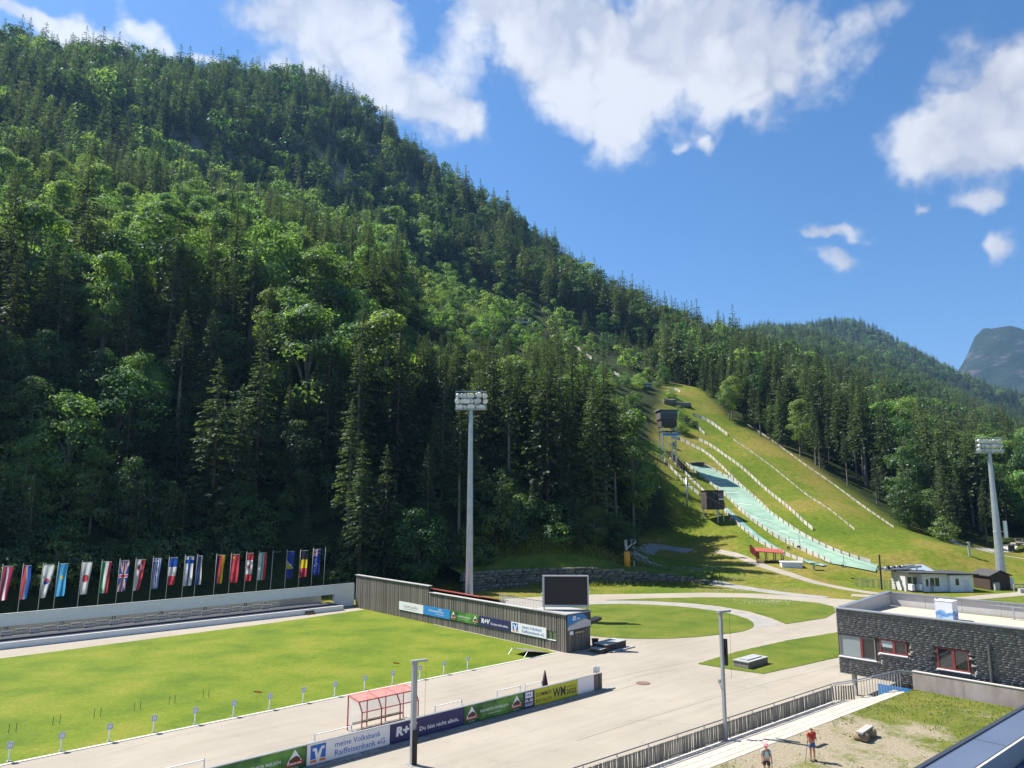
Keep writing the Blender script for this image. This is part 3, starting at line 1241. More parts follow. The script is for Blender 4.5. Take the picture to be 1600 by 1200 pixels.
LANDMARKS = [(5, 'maroon flag'), (37, 'crested tricolour flag'), (68, 'flag with two tone disc'), (92, 'sky blue flag'), (129, 'red disc flag'), (160, 'green white red flag'), (188, 'crossed blue flag'), (213, 'white red circle flag'), (240, 'striped blue flag'), (265, 'blue white red flag'), (290, 'blue cross flag'), (309, 'half furled flag'),
             (339, 'black red gold flag'), (362, 'plain red flag'), (386, 'red leaf flag'), (405, 'white green red flag'), (427, 'empty flag arm'), (449, 'yellow triangle flag'), (470, 'black yellow red flag'), (490, 'starry blue flag'), (509, 'bare flagpole'), (545, 'white end wall'), (580, 'tall board wall end'), (620, 'place name banner'), (665, 'blue arena banner'), (700, 'red shed roof'), (735, 'central floodlight mast'), (775, 'navy wall banner'), (815, 'white bank banner'), (850, 'screen left edge'),
             (885, 'video screen'), (920, 'end hut'), (950, 'stone wall'), (980, 'snow gun'), (1010, 'path bend'), (1043, 'judges tower'), (1080, 'upper grass slope'), (1130, 'landing slope top'), (1200, 'middle of the slope rail'), (1280, 'lower slope rail'), (1350, 'rail end'), (1410, 'lift station'), (1478, 'lone bush'), (1515, 'short dark pylon'), (1560, 'right floodlight mast'), (1600, 'footbridge')]


def place_single(kind, x, y, z, rot, sx, sz, px, py, d, var=None, label=None):
    nm, word, cat = TREE_WORDS[kind]
    ms = NEARM[kind]
    vi = var if var is not None else random.randrange(len(ms))
    land = min(LANDMARKS, key=lambda q: abs(q[0] - px))[1]
    row = 'in the front row behind' if d < 125 else ('in the second row behind' if d < 145 else ('in the third row behind' if d < 165 else ('partway up the hill behind' if d < 200 else 'high on the hill behind')))
    size = 'small' if sz < .72 else ('tall' if sz > .98 else 'medium')
    lab = label or f'{size} {word} {row} the {land}'
    o = thing(nm, lab, cat, (x, y, z - .15), rot, f'{nm.replace("_", " ")}s {row} the {land}')
    o.scale = (sx, sx, sz)
    put('crown', ms[vi][0], o)
    put('trunk', ms[vi][1], o)
    return o


for s_ in SINGLES:
    place_single(*s_)


def hero(kind, px, top, d, wide, var):
    """a tree one can pick out in the photograph: column, top, distance"""
    tp = D(px, top, d)
    zb = hz(tp.x, tp.y)
    h0 = {'spruce': (28, 30, 25, 32, 26, 30), 'beech': (22, 19, 24), 'dark': (20, 17), 'larch': (25, 22), 'shrub': (5.5, 4.2)}[kind][var]
    s = max((tp.z - zb) / h0, .2)
    place_single(kind, tp.x, tp.y, zb, px * .37, s * wide, s, px, 800, d, var)


for h_ in (('spruce', 345, 562, 132, 1.1, 4), ('spruce', 412, 515, 140, .95, 1), ('spruce', 484, 470, 158, .8, 1), ('spruce', 232, 410, 165, 1.15, 4), ('spruce', 30, 330, 200, 1.1, 2), ('dark', 190, 572, 138, 1.15, 0), ('dark', 52, 585, 136, 1.1, 0), ('dark', 470, 655, 142, 1.0, 1), ('beech', 120, 615, 132, 1.0, 1),
           ('spruce', 590, 540, 152, 1.05, 0), ('spruce', 632, 556, 147, 1.1, 4), ('spruce', 662, 522, 160, 1.0, 1), ('beech', 738, 600, 168, .9, 0), ('spruce', 790, 545, 160, 1.0, 3), ('spruce', 845, 575, 150, 1.0, 3), ('spruce', 886, 592, 152, 1.05, 1), ('spruce', 925, 585, 158, 1.0, 3), ('spruce', 958, 622, 160, .95, 5), ('beech', 985, 640, 165, .8, 2),
           ('dark', 655, 792, 128, 1.1, 1), ('dark', 772, 815, 140, 1.0, 1), ('beech', 930, 790, 146, 1.0, 1), ('beech', 800, 812, 142, .9, 1), ('dark', 965, 800, 148, 1.0, 1), ('spruce', 870, 790, 148, 1.0, 2), ('spruce', 140, 500, 150, 1.05, 0), ('spruce', 320, 440, 175, 1.0, 1), ('spruce', 60, 430, 180, 1.1, 0), ('spruce', 380, 600, 138, 1.0, 0), ('spruce', 450, 560, 150, 1.1, 2), ('spruce', 520, 500, 165, 1.0, 0), ('spruce', 705, 565, 158, 1.0, 1), ('spruce', 820, 545, 172, 1.0, 0), ('spruce', 10, 560, 140, 1.1, 4), ('dark', 215, 712, 126, .8, 1), ('dark', 262, 748, 127, .9, 1), ('spruce', 545, 640, 142, 1.0, 4), ('spruce', 90, 480, 160, 1.0, 1), ('spruce', 290, 520, 150, 1.0, 3)):
    hero(*h_)


# ------------------------------------------------------------------ mountains behind
def range_mesh(name, ctrl, xr, yr, step, rugged, seed, m, nblur=3):
    C_ = np.array(ctrl)
    w_ = rbf_fit(C_[:, :2], C_[:, 2])
    gx, gy = np.arange(xr[0], xr[1], step), np.arange(yr[0], yr[1], step)
    X, Y = np.meshgrid(gx, gy)
    Z = rbf_eval(C_[:, :2], w_, np.c_[X.ravel(), Y.ravel()]).reshape(X.shape)
    Z = blur(Z, nblur)
    for s, k in rugged:
        Z = Z + vnoise(X, Y, s, seed + int(s)) * k
    me, vs, tr = grid_mesh(name, X, Y, Z, m)
    o = put(name, me)
    tag(o, None, kind='structure')
    return o, X, Y, Z, vs


M_wood_floor = mat('far_forest_floor', (.02, .035, .014), .95, (.06, .085, .03), .05, coords='World', spec=.1)

mid = [D(*p)[:] for p in ((950, 560, 1500), (1050, 556, 1500), (1110, 546, 1500), (1180, 536, 1500), (1250, 537, 1500), (1300, 543, 1480), (1400, 576, 1430), (1500, 636, 1380), (1600, 690, 1330), (1700, 730, 1280), (1850, 740, 1200),
                          (1150, 585, 900), (1300, 600, 900), (1450, 655, 900), (1600, 710, 880), (1800, 760, 860), (1200, 562, 1200), (1400, 608, 1150), (1600, 712, 1100), (1250, 575, 1050), (1500, 648, 1120),
                          (1300, 628, 620), (1500, 712, 600), (1700, 760, 600), (1150, 620, 620), (1000, 620, 900))]
mid += [(300, 1900, 200), (700, 1900, 180), (1100, 1600, 60), (1500, 1300, 40), (1500, 700, 20)]
o_, X_, Y_, Z_, V_ = range_mesh('mountain', mid, (180, 1300), (480, 1800), 14, ((120, 16), (50, 7)), 3, M_wood_floor)
o_['label'] = 'forested mountain ridge behind the jumping hill'
MIDV = (X_, Y_, Z_)
back = [D(*p)[:] for p in ((1050, 560, 2300), (1150, 535, 2300), (1230, 522, 2300), (1280, 516, 2300), (1310, 511, 2300), (1340, 511, 2290), (1370, 524, 2280), (1400, 544, 2270), (1450, 572, 2240), (1500, 595, 2200), (1550, 620, 2150), (1600, 645, 2100), (1700, 690, 2000), (1850, 720, 1900),
                           (1300, 600, 1700), (1450, 650, 1700), (1600, 700, 1650), (1800, 740, 1600), (1200, 590, 1700))]
back += [(600, 2900, 250), (1300, 2700, 200), (1900, 2200, 40)]
o_, X_, Y_, Z_, V_ = range_mesh('mountain', back, (400, 1900), (1350, 2700), 20, ((160, 22), (60, 9)), 5, M_wood_floor)
o_['label'] = 'darker wooded ridge with a rounded top on the skyline'
BACKV = (X_, Y_, Z_)


def scatter_range(gridv, spacing, seed, label, small):
    X, Y, Z = gridv
    r = np.random.default_rng(seed)
    P = scatter_points(spacing, (X.min() + 10, X.max() - 10), (Y.min() + 10, Y.max() - 10), seed)
    st = X[0, 1] - X[0, 0]
    i = ((P[:, 0] - X.min()) / st)
    j = ((P[:, 1] - Y.min()) / st)
    i0, j0 = i.astype(int).clip(0, X.shape[1] - 2), j.astype(int).clip(0, X.shape[0] - 2)
    fx, fy = i - i0, j - j0
    z = Z[j0, i0] * (1 - fx) * (1 - fy) + Z[j0, i0 + 1] * fx * (1 - fy) + Z[j0 + 1, i0] * (1 - fx) * fy + Z[j0 + 1, i0 + 1] * fx * fy
    px = px_of(np.c_[P, z])
    ok = (px[:, 0] > 1020) & (px[:, 0] < 1720) & (px[:, 1] < 860)
    P, z = P[ok], z[ok]
    pat = vnoise(P[:, 0], P[:, 1], 90, 21)
    rows = []
    for q, zz, pt in zip(P, z, pat):
        u = r.random()
        k = 'spruce' if u < .5 - .25 * pt else ('larch' if u < .72 else ('beech' if u < .84 + .1 * pt else 'dark'))
        s = r.uniform(.75, 1.15) * small
        rows.append((q[0], q[1], zz - .3, r.choice(PIDX['far_' + k]), r.uniform(0, 6.28), s * 1.1, s))
    print(label, len(rows))
    mass('forest', label, rows)


scatter_range(MIDV, 9.0, 31, 'far forest covering the ridge behind the jumping hill', 1.0)
scatter_range(BACKV, 13.0, 32, 'dark forest covering the rounded skyline ridge', 1.15)


def rock_material():
    m = bpy.data.materials.new('limestone_mountain')
    m.use_nodes = True
    N, L = m.node_tree.nodes, m.node_tree.links
    b = N['Principled BSDF']
    b.inputs['Roughness'].default_value = .95
    b.inputs['Specular IOR Level'].default_value = .1
    g = N.new('ShaderNodeNewGeometry')
    mp = N.new('ShaderNodeMapping')
    mp.inputs['Scale'].default_value = (1, 1, 1.8)
    L.new(g.outputs['Position'], mp.inputs[0])
    n = N.new('ShaderNodeTexNoise')
    n.inputs['Scale'].default_value = .006
    n.inputs['Detail'].default_value = 9
    n.inputs['Roughness'].default_value = .68
    L.new(mp.outputs[0], n.inputs['Vector'])
    r = N.new('ShaderNodeValToRGB')
    st = ((.0, (.015, .028, .012)), (.56, (.025, .04, .018)), (.62, (.07, .07, .07)), (.8, (.15, .145, .135)))
    while len(r.color_ramp.elements) < 4:
        r.color_ramp.elements.new(.5)
    for e, (p, c) in zip(r.color_ramp.elements, st):
        e.position = p
        e.color = (*c, 1)
    L.new(n.outputs['Fac'], r.inputs['Fac'])
    L.new(r.outputs[0], b.inputs['Base Color'])
    bp = N.new('ShaderNodeBump')
    bp.inputs['Strength'].default_value = 1
    bp.inputs['Distance'].default_value = 30
    L.new(n.outputs['Fac'], bp.inputs['Height'])
    L.new(bp.outputs[0], b.inputs['Normal'])
    return m


far = [D(*p)[:] for p in ((1440, 640, 5000), (1475, 610, 5000), (1495, 588, 5000), (1503, 578, 4980), (1512, 556, 4960), (1524, 530, 4950), (1538, 514, 4950), (1570, 515, 4960), (1600, 519, 4970), (1650, 515, 5000), (1720, 540, 5000), (1820, 600, 5000), (1950, 650, 4800),
                          (1500, 640, 4300), (1560, 600, 4550), (1600, 590, 4600), (1650, 640, 4300), (1560, 660, 4100), (1750, 680, 4200))]
far += [(2200, 6500, 300), (3600, 6000, 300), (4600, 5000, 200), (1800, 3800, 50), (3500, 3200, 40)]
o_, *_r = range_mesh('mountain', far, (1900, 4600), (3300, 6400), 30, ((400, 30), (160, 22), (70, 14)), 9, rock_material(), 0)
o_['label'] = 'distant blue limestone peak with a flat rocky top'

M_valley = mat('valley_floor', (.1, .14, .025), .95, (.05, .08, .02), .01, coords='World', spec=.1)
bs = MB()
bs.add([(-9000, -9000, -1.2), (9000, -9000, -1.2), (9000, 9000, -1.2), (-9000, 9000, -1.2)], [(0, 1, 2, 3)])
tag(bs.build('ground', M_valley), 'wide valley ground reaching to the horizon', kind='structure')


def haze_box():
    m = bpy.data.materials.new('haze')
    m.use_nodes = True
    N, L = m.node_tree.nodes, m.node_tree.links
    N.clear()
    out = N.new('ShaderNodeOutputMaterial')
    v = N.new('ShaderNodeVolumePrincipled')
    v.inputs['Color'].default_value = (.28, .53, 1.0, 1)
    v.inputs['Density'].default_value = HAZE
    v.inputs['Anisotropy'].default_value = .35
    L.new(v.outputs[0], out.inputs['Volume'])
    hb = MB().box(-9500, 9500, -9500, 9500, -3, 1400)
    o = hb.build('haze', m)
    tag(o, 'thin blue summer haze filling the valley', kind='stuff')


HAZE = 0.00007
haze_box()

# ------------------------------------------------------------------ paved and mown ground
def asphalt_material():
    """pale worn asphalt: blotches, streaks along the driving direction, grain"""
    m = bpy.data.materials.new('pale_asphalt')
    m.use_nodes = True
    N, L = m.node_tree.nodes, m.node_tree.links
    b = N['Principled BSDF']
    b.inputs['Roughness'].default_value = .9
    b.inputs['Specular IOR Level'].default_value = .2
    gm_ = N.new('ShaderNodeNewGeometry')

    def nz(scale, detail, rough, rot=0.0, st=(1, 1, 1)):
        mp = N.new('ShaderNodeMapping')
        mp.vector_type = 'TEXTURE'
        mp.inputs['Rotation'].default_value = (0, 0, rot)
        mp.inputs['Scale'].default_value = st
        L.new(gm_.outputs['Position'], mp.inputs[0])
        n = N.new('ShaderNodeTexNoise')
        n.inputs['Scale'].default_value = scale
        n.inputs['Detail'].default_value = detail
        n.inputs['Roughness'].default_value = rough
        L.new(mp.outputs[0], n.inputs['Vector'])
        return n.outputs['Fac']

    def rp(f, p0, c0, p1, c1):
        r = N.new('ShaderNodeValToRGB')
        r.color_ramp.elements[0].position = p0
        r.color_ramp.elements[1].position = p1
        r.color_ramp.elements[0].color = (*c0, 1)
        r.color_ramp.elements[1].color = (*c1, 1)
        L.new(f, r.inputs['Fac'])
        return r.outputs[0]

    def mul(a, c):
        x = N.new('ShaderNodeMixRGB')
        x.blend_type = 'MULTIPLY'
        x.inputs[0].default_value = 1
        L.new(a, x.inputs[1])
        L.new(c, x.inputs[2])
        return x.outputs[0]
    c = rp(nz(.09, 6, .6), .3, (.28, .248, .202), .7, (.35, .312, .258))
    c = mul(c, rp(nz(1.2, 4, .6, FROT, (14, 1, 1)), .34, (.94, .94, .945), .6, (1.03, 1.028, 1.025)))
    c = mul(c, rp(nz(14, 6, .75), .3, (.86, .86, .86), .7, (1.1, 1.1, 1.1)))
    c = mul(c, rp(nz(.5, 8, .75), .3, (.86, .855, .85), .45, (1, 1, 1)))
    L.new(c, b.inputs['Base Color'])
    bp = N.new('ShaderNodeBump')
    bp.inputs['Strength'].default_value = .3
    bp.inputs['Distance'].default_value = .02
    L.new(nz(28, 5, .7), bp.inputs['Height'])
    L.new(bp.outputs[0], b.inputs['Normal'])
    return m


M_asphalt = asphalt_material()
M_path = mat('grey_asphalt_path', (.25, .24, .225), .9, (.32, .305, .28), .5, coords='World', bump=.2, bscale=25, spec=.2)
M_gravel = mat('gravel', (.3, .28, .25), .95, (.5, .48, .44), 6, coords='World', bump=.5, bscale=20)
M_lawn = None


def lawn_material(name, c1, c2, c3, patch=.12, fine=3.0):
    m = bpy.data.materials.new(name)
    m.use_nodes = True
    N, L = m.node_tree.nodes, m.node_tree.links
    b = N['Principled BSDF']
    b.inputs['Roughness'].default_value = .9
    b.inputs['Specular IOR Level'].default_value = .15
    g = N.new('ShaderNodeNewGeometry')

    def nz(s, d=6, rg=.65):
        n = N.new('ShaderNodeTexNoise')
        n.inputs['Scale'].default_value = s
        n.inputs['Detail'].default_value = d
        n.inputs['Roughness'].default_value = rg
        L.new(g.outputs['Position'], n.inputs['Vector'])
        return n.outputs['Fac']
    r = N.new('ShaderNodeValToRGB')
    r.color_ramp.elements.new(.5)
    for e, p, c in zip(r.color_ramp.elements, (.36, .5, .64), (c1, c2, c3)):
        e.position = p
        e.color = (*c, 1)
    L.new(nz(patch, 7), r.inputs['Fac'])
    r2 = N.new('ShaderNodeValToRGB')
    r2.color_ramp.elements[0].position = .3
    r2.color_ramp.elements[1].position = .72
    r2.color_ramp.elements[0].color = (.62, .66, .55, 1)
    r2.color_ramp.elements[1].color = (1.22, 1.18, 1.1, 1)
    L.new(nz(fine, 9, .78), r2.inputs['Fac'])
    mx = N.new('ShaderNodeMixRGB')
    mx.blend_type = 'MULTIPLY'
    mx.inputs[0].default_value = 1
    L.new(r.outputs[0], mx.inputs[1])
    L.new(r2.outputs[0], mx.inputs[2])
    L.new(mx.outputs[0], b.inputs['Base Color'])
    bp = N.new('ShaderNodeBump')
    bp.inputs['Strength'].default_value = .7
    bp.inputs['Distance'].default_value = .06
    L.new(nz(9, 6, .7), bp.inputs['Height'])
    L.new(bp.outputs[0], b.inputs['Normal'])
    return m


M_lawn = lawn_material('mown_lawn', (.085, .14, .012), (.13, .178, .015), (.18, .2, .026), .16)
M_lawn2 = lawn_material('islet_lawn', (.075, .115, .014), (.108, .145, .018), (.15, .16, .028), .2)


def smooth_closed(pts, n=6):
    out = []
    m = len(pts)
    for i in range(m):
        p0, p1, p2, p3 = (Vector(pts[(i + k - 1) % m]) for k in range(4))
        for t in np.linspace(0, 1, n, endpoint=False):
            out.append(.5 * ((2 * p1) + (p2 - p0) * t + (2 * p0 - 5 * p1 + 4 * p2 - p3) * t * t + (3 * p1 - p0 - 3 * p2 + p3) * t ** 3))
    return out


def smooth_open(pts, n=6):
    pts = [Vector(p) for p in pts]
    P = [pts[0] * 2 - pts[1]] + pts + [pts[-1] * 2 - pts[-2]]
    out = []
    for i in range(1, len(P) - 2):
        p0, p1, p2, p3 = P[i - 1:i + 3]
        for t in np.linspace(0, 1, n, endpoint=False):
            out.append(.5 * ((2 * p1) + (p2 - p0) * t + (2 * p0 - 5 * p1 + 4 * p2 - p3) * t * t + (3 * p1 - p0 - 3 * p2 + p3) * t ** 3))
    return out + [pts[-1]]


def ragged(pts, step=.45, amp=.05):
    out = []
    m = len(pts)
    for i in range(m):
        a, b = Vector((pts[i][0], pts[i][1])), Vector((pts[(i + 1) % m][0], pts[(i + 1) % m][1]))
        n = max(1, min(140, int((b - a).length / step)))
        for k in range(n):
            q = a.lerp(b, k / n)
            out.append((q.x + random.uniform(-amp, amp), q.y + random.uniform(-amp, amp)))
    return out


def sheet(name, pts, z, m, label, edge=.0):
    if name == 'lawn':
        pts = ragged(pts)
    """flat sheet of ground, with a small upstand if edge"""
    b = MB()
    if edge:
        b.prism([(p[0], p[1]) for p in pts], z - edge, z)
    else:
        b.add([(p[0], p[1], z) for p in pts], [tuple(range(len(pts)))])
    o = b.build(name, m)
    return tag(o, label, kind='structure')


def ribbon(name, pts, width, m, label, lift=.03, seg=6, taper=None):
    """a way laid over the terrain"""
    c = smooth_open(pts, seg)
    b = MB()
    K = 4
    for i, p in enumerate(c):
        d = c[min(i + 1, len(c) - 1)] - c[max(i - 1, 0)]
        n = Vector((d.y, -d.x, 0)).normalized()
        w = width if taper is None else width + (taper - width) * i / (len(c) - 1)
        for k in range(K + 1):
            q = p + n * w * (k / K - .5)
            b.v.append((q.x, q.y, hz(q.x, q.y) + lift))
    for i in range(len(c) - 1):
        for k in range(K):
            j = i * (K + 1) + k
            b.f.append((j, j + 1, j + K + 2, j + K + 1))
    o = b.build(name, m, smooth=True)
    return tag(o, label, kind='structure')


# the big paved apron
apron = [W(-95, 43), W(-95, -80), W(40, -80), W(60, -40), G(1600, 1000), G(1600, 940), G(1440, 940), G(1340, 938), G(1260, 932), G(1180, 927.5), G(1100, 926), G(1000, 928), G(930, 929), G(850, 932), G(790, 936), W(16, 22), W(11.9, 22), W(11.9, 43)]
sheet('pavement', apron, .012, M_asphalt, 'pale beige asphalt apron of the stadium')

# shooting range lawn with its pale edging
lawn = [W(-95, -.35), W(11.3, -.35), W(11.9, 1.2), W(11.9, 38.6), W(-2, 36.8), W(-30, 35.0), W(-95, 33.5)]
sheet('lawn', lawn, .035, M_lawn, 'bright green lawn of the shooting range', .03)
M_kerb = mat('pale_concrete', (.46, .44, .41), .85, (.56, .54, .5), 2, bump=.2)
kb = MB()
for i in range(36):
    kb.box(-95 + i * 2.95, -95 + i * 2.95 + 2.93, -.62, -.36, 0, .05, Matrix.Translation(FO) @ Matrix.Rotation(FROT, 4, 'Z'))
tag(kb.build('kerb', M_kerb), 'pale concrete kerb along the front edge of the lawn', kind='structure')

isl_a = smooth_closed([G(*p) for p in ((905, 946), (980, 944), (1060, 948), (1125, 956), (1166, 967), (1178, 977), (1163, 986), (1115, 993), (1050, 998), (980, 998), (915, 993), (868, 984), (850, 965), (868, 951))])
sheet('lawn', isl_a, .05, M_lawn2, 'oval grass island behind the screen', .04)
isl_b = [G(*p) for p in ((945, 938.2), (1010, 935.4), (1090, 933.6), (1160, 934), (1230, 937.5), (1280, 942.5), (1302, 948), (1306, 957), (1290, 966), (1228, 975.5), (1205, 966), (1170, 955.5), (1125, 947.5), (1075, 942.3), (1010, 938.9))]
sheet('lawn', isl_b, .05, M_lawn2, 'long grass island between the two curved roads', .04)
isl_c = [G(*p) for p in ((1090, 1037.5), (1150, 1019), (1230, 1001), (1330, 985), (1420, 975), (1420, 1010), (1312, 1027), (1250, 1041), (1192, 1053.5), (1140, 1046))]
sheet('lawn', isl_c, .05, M_lawn2, 'grass wedge with a timber hatch in front of the shingled building', .04)
isl_e = [G(*p) for p in ((1430, 941.5), (1500, 939), (1590, 933), (1700, 930), (1700, 975), (1500, 962))]
sheet('lawn', isl_e, .05, M_lawn2, 'grass strip behind the roof of the shingled building', .04)
# grey inner path between the islands
gp = [G(*p) for p in ((925, 941.2), (960, 938), (1010, 939.6), (1070, 943.4), (1120, 949), (1165, 957.5), (1200, 968), (1222, 977), (1172, 983), (1166, 986), (1182, 978), (1170, 966.5), (1128, 955.6), (1062, 947.4), (982, 943.6), (915, 944.6))]
sheet('path', gp, .024, M_path, 'grey asphalt path curving between the grass islands')

# thin joints in the asphalt
M_joint = mat('asphalt_joint', (.1, .09, .08), .9)
jt = MB()
for pts in (((-200, 1235), (100, 1170), (300, 1130), (520, 1085), (720, 1046), (900, 1012)), ((900, 1158), (1000, 1126), (1120, 1090), (1220, 1062), (1312, 1040)), ((959, 1080), (1000, 1068)), ((800, 1100), (900, 1072), (1010, 1048), (1100, 1030)), ((990, 1058), (1060, 1046))):
    P_ = [G(*p) for p in pts]
    for a, b in zip(P_[:-1], P_[1:]):
        d = (b - a).normalized()
        n = Vector((d.y, -d.x, 0)) * .018
        jt.add([(*(a - n)[:2], .017), (*(a + n)[:2], .017), (*(b + n)[:2], .017), (*(b - n)[:2], .017)], [(0, 1, 2, 3)])
for k in range(16):
    q = G(random.uniform(80, 1280), random.uniform(1050, 1190))
    if Fr(q)[1] > -1.0 or Fr(q)[1] < -29.5:
        continue
    an = FROT + random.uniform(-.5, .5) + (math.pi / 2 if k % 3 == 0 else 0)
    for i in range(random.randint(6, 16)):
        an += random.uniform(-.45, .45)
        e2 = q + Vector((math.cos(an), math.sin(an), 0)) * random.uniform(.25, .6)
        n = Vector((math.sin(an), -math.cos(an), 0)) * .007
        jt.add([(*(q - n)[:2], .0175), (*(q + n)[:2], .0175), (*(e2 + n)[:2], .0175), (*(e2 - n)[:2], .0175)], [(0, 1, 2, 3)])
        q = e2
tag(jt.build('pavement_joints', M_joint), 'dark joints running across the asphalt', kind='structure')
M_iron = mat('rusty_iron', (.12, .06, .045), .8, (.2, .1, .07), 8)
mh = thing('manhole_cover', 'round rusty manhole cover set in the asphalt', 'manhole cover', G(1005, 1068))
MB().prism([(.62 * math.cos(t), .62 * math.sin(t)) for t in np.linspace(0, 6.28, 25)[:-1]], .0, .03).build('frame', M_iron, mh)
MB().prism([(.5 * math.cos(t), .5 * math.sin(t)) for t in np.linspace(0, 6.28, 25)[:-1]], .0, .045).build('lid', mat('worn_iron', (.17, .11, .09), .7), mh)

# ways on the rising ground at the back
ribbon('path', [on_slope(*p) for p in ((1080, 861), (1045, 857), (1016, 858), (1000, 865), (1004, 876), (1034, 889), (1080, 903), (1150, 917), (1220, 927), (1290, 934))], 3.4, M_path, 'grey asphalt path coming round the foot of the wooded slope')
ribbon('path', [on_slope(*p) for p in ((1120, 861), (1160, 871), (1200, 887), (1250, 903), (1310, 918), (1370, 928))], 2.6, M_asphalt, 'narrow pale path leading up to the red roofed deck')
ribbon('path', [on_slope(*p) for p in ((1330, 930), (1400, 934), (1480, 937), (1560, 931), (1640, 924))], 3.2, M_asphalt, 'pale road passing in front of the white lift buildings')
ribbon('path', [on_slope(*p) for p in ((1476, 838), (1500, 851), (1530, 859), (1570, 868), (1640, 879))], 3.0, M_gravel, 'gravel track descending from the right hand forest')
ribbon('path', [on_slope(*p) for p in ((1525, 858), (1580, 853), (1660, 852))], 3.5, M_gravel, 'pale gravel way towards the footbridge')
# spilled gravel
gr = []
for c, n_, sx, sy in (((1200, 940), 500, 3.0, 2.0), ((1170, 922), 500, 5, 1.6), ((1040, 888), 900, 7, .9), ((965, 880), 500, 2.6, 1.6), ((1090, 908), 400, 6, .8)):
    o_ = on_slope(*c)
    for k in range(n_):
        x, y = o_.x + rng.normal(0, sx), o_.y + rng.normal(0, sy)
        gr.append((x, y, hz(x, y), rng.uniform(.03, .1)))
vs_, fs_ = [], []
for x, y, z, s in gr:
    k = len(vs_)
    q = rng.normal(0, 1, (6, 3)) * .25 + np.array([(1, 0, 0), (-1, 0, 0), (0, 1, 0), (0, -1, 0), (0, 0, .7), (0, 0, -.6)])
    vs_ += [tuple(np.array((x, y, z + .03)) + v * s) for v in q]
    fs_ += [(k + a, k + b, k + c) for a, b, c in ((0, 2, 4), (2, 1, 4), (1, 3, 4), (3, 0, 4), (2, 0, 5), (1, 2, 5), (3, 1, 5), (0, 3, 5))]
gm = fast_mesh('gravel_spill', np.array(vs_), np.array(fs_), 3, mat('limestone_gravel', (.34, .32, .28), .9, (.5, .48, .43), 3))
tag(put('gravel_spill', gm), 'pale limestone gravel scattered on the grass', kind='stuff')


def grass_tufts(name, label, pts, n, hmin, hmax, m, spread):
    P = []
    for c in pts:
        q = on_slope(*c)
        k = n // len(pts)
        P.append(np.c_[rng.normal(q.x, spread[0], k), rng.normal(q.y, spread[1], k)])
    P = np.concatenate(P)
    z = hz_np(P[:, 0], P[:, 1])
    n = len(P)
    a = rng.random(n) * 6.28
    h = rng.uniform(hmin, hmax, n)
    base = np.c_[P, z - .03]
    dv = unit(np.c_[np.cos(a) * .35, np.sin(a) * .35, np.ones(n)])
    wv = unit(np.c_[-np.sin(a), np.cos(a), np.zeros(n)])
    vs, fs = cards(base, dv, wv, h, h * .16)
    o = put(name, fast_mesh(name, vs, fs, 4, m))
    return tag(o, label, kind='stuff')


M_tallgrass = leaf_material('tall_grass', (.1, .15, .02), (.19, .22, .05), .4, (1.5, 1.5, .6))
grass_tufts('tall_grass', 'tall grass and weeds growing over the stone wall and bank', [(770, 895), (820, 885), (870, 878), (920, 886), (960, 892), (1000, 895), (850, 890), (900, 893), (1060, 908), (1030, 902)], 20000, .25, .85, M_tallgrass, (3.2, 2.2))

# dry stone retaining wall: single stones
M_stone = mat('wall_limestone', (.06, .06, .05), .95, (.19, .18, .155), 1.3, bump=.7, bscale=7, bdist=.04, rand=.35)
sw = thing('stone_wall', 'dry stone retaining wall along the foot of the grass bank', 'wall', G(740, 921))
MB()
line = smooth_open([G(*p) for p in ((728, 926), (800, 920), (870, 917), (940, 914.5), (1000, 913), (1060, 912.5), (1100, 915))], 8)
L_ = [0]
for a, b in zip(line[:-1], line[1:]):
    L_.append(L_[-1] + (b - a).length)


def at_len(s):
    s = min(max(s, 0), L_[-1] - 1e-3)
    for i in range(len(L_) - 1):
        if L_[i + 1] >= s:
            t = (s - L_[i]) / (L_[i + 1] - L_[i])
            return line[i].lerp(line[i + 1], t), (line[i + 1] - line[i]).normalized()


def rough_stone(seed):
    r = random.Random(seed)
    bm = bmesh.new()
    bmesh.ops.create_cube(bm, size=1.0)
    bmesh.ops.bevel(bm, geom=bm.edges[:], offset=.13, segments=1, affect='EDGES')
    for v in bm.verts:
        v.co += Vector((r.uniform(-.09, .09), r.uniform(-.09, .09), r.uniform(-.09, .09)))
    me = bpy.data.meshes.new('stone')
    bm.to_mesh(me)
    bm.free()
    me.materials.append(M_stone)
    return me


STONES = [rough_stone(k) for k in range(8)]
tot = L_[-1]
row, zc_, n_st = 0, 0.0, 0
while zc_ < 3.0 and n_st < 290:
    hgt = random.uniform(.38, .6)
    s = -random.uniform(0, .6)
    while s < tot and n_st < 290:
        ln = random.uniform(.9, 2.0)
        f = (s + ln / 2) / tot
        top = 2.9 * (1 - max(0, (f - .55) / .45) * .75)
        if zc_ < top:
            p, d = at_len(s + ln / 2)
            o = put('stone', random.choice(STONES), sw)
            back = Vector((-d.y, d.x, 0))
            q = p + back * (.35 + zc_ * .28) - sw.location
            o.location = (q.x, q.y, zc_ + hgt / 2)
            o.rotation_euler = (random.uniform(-.06, .06), random.uniform(-.06, .06), math.atan2(d.y, d.x) + random.uniform(-.08, .08))
            o.scale = (ln * .97, random.uniform(.7, 1.0), hgt * .98)
            n_st += 1
        s += ln
    zc_ += hgt
    row += 1
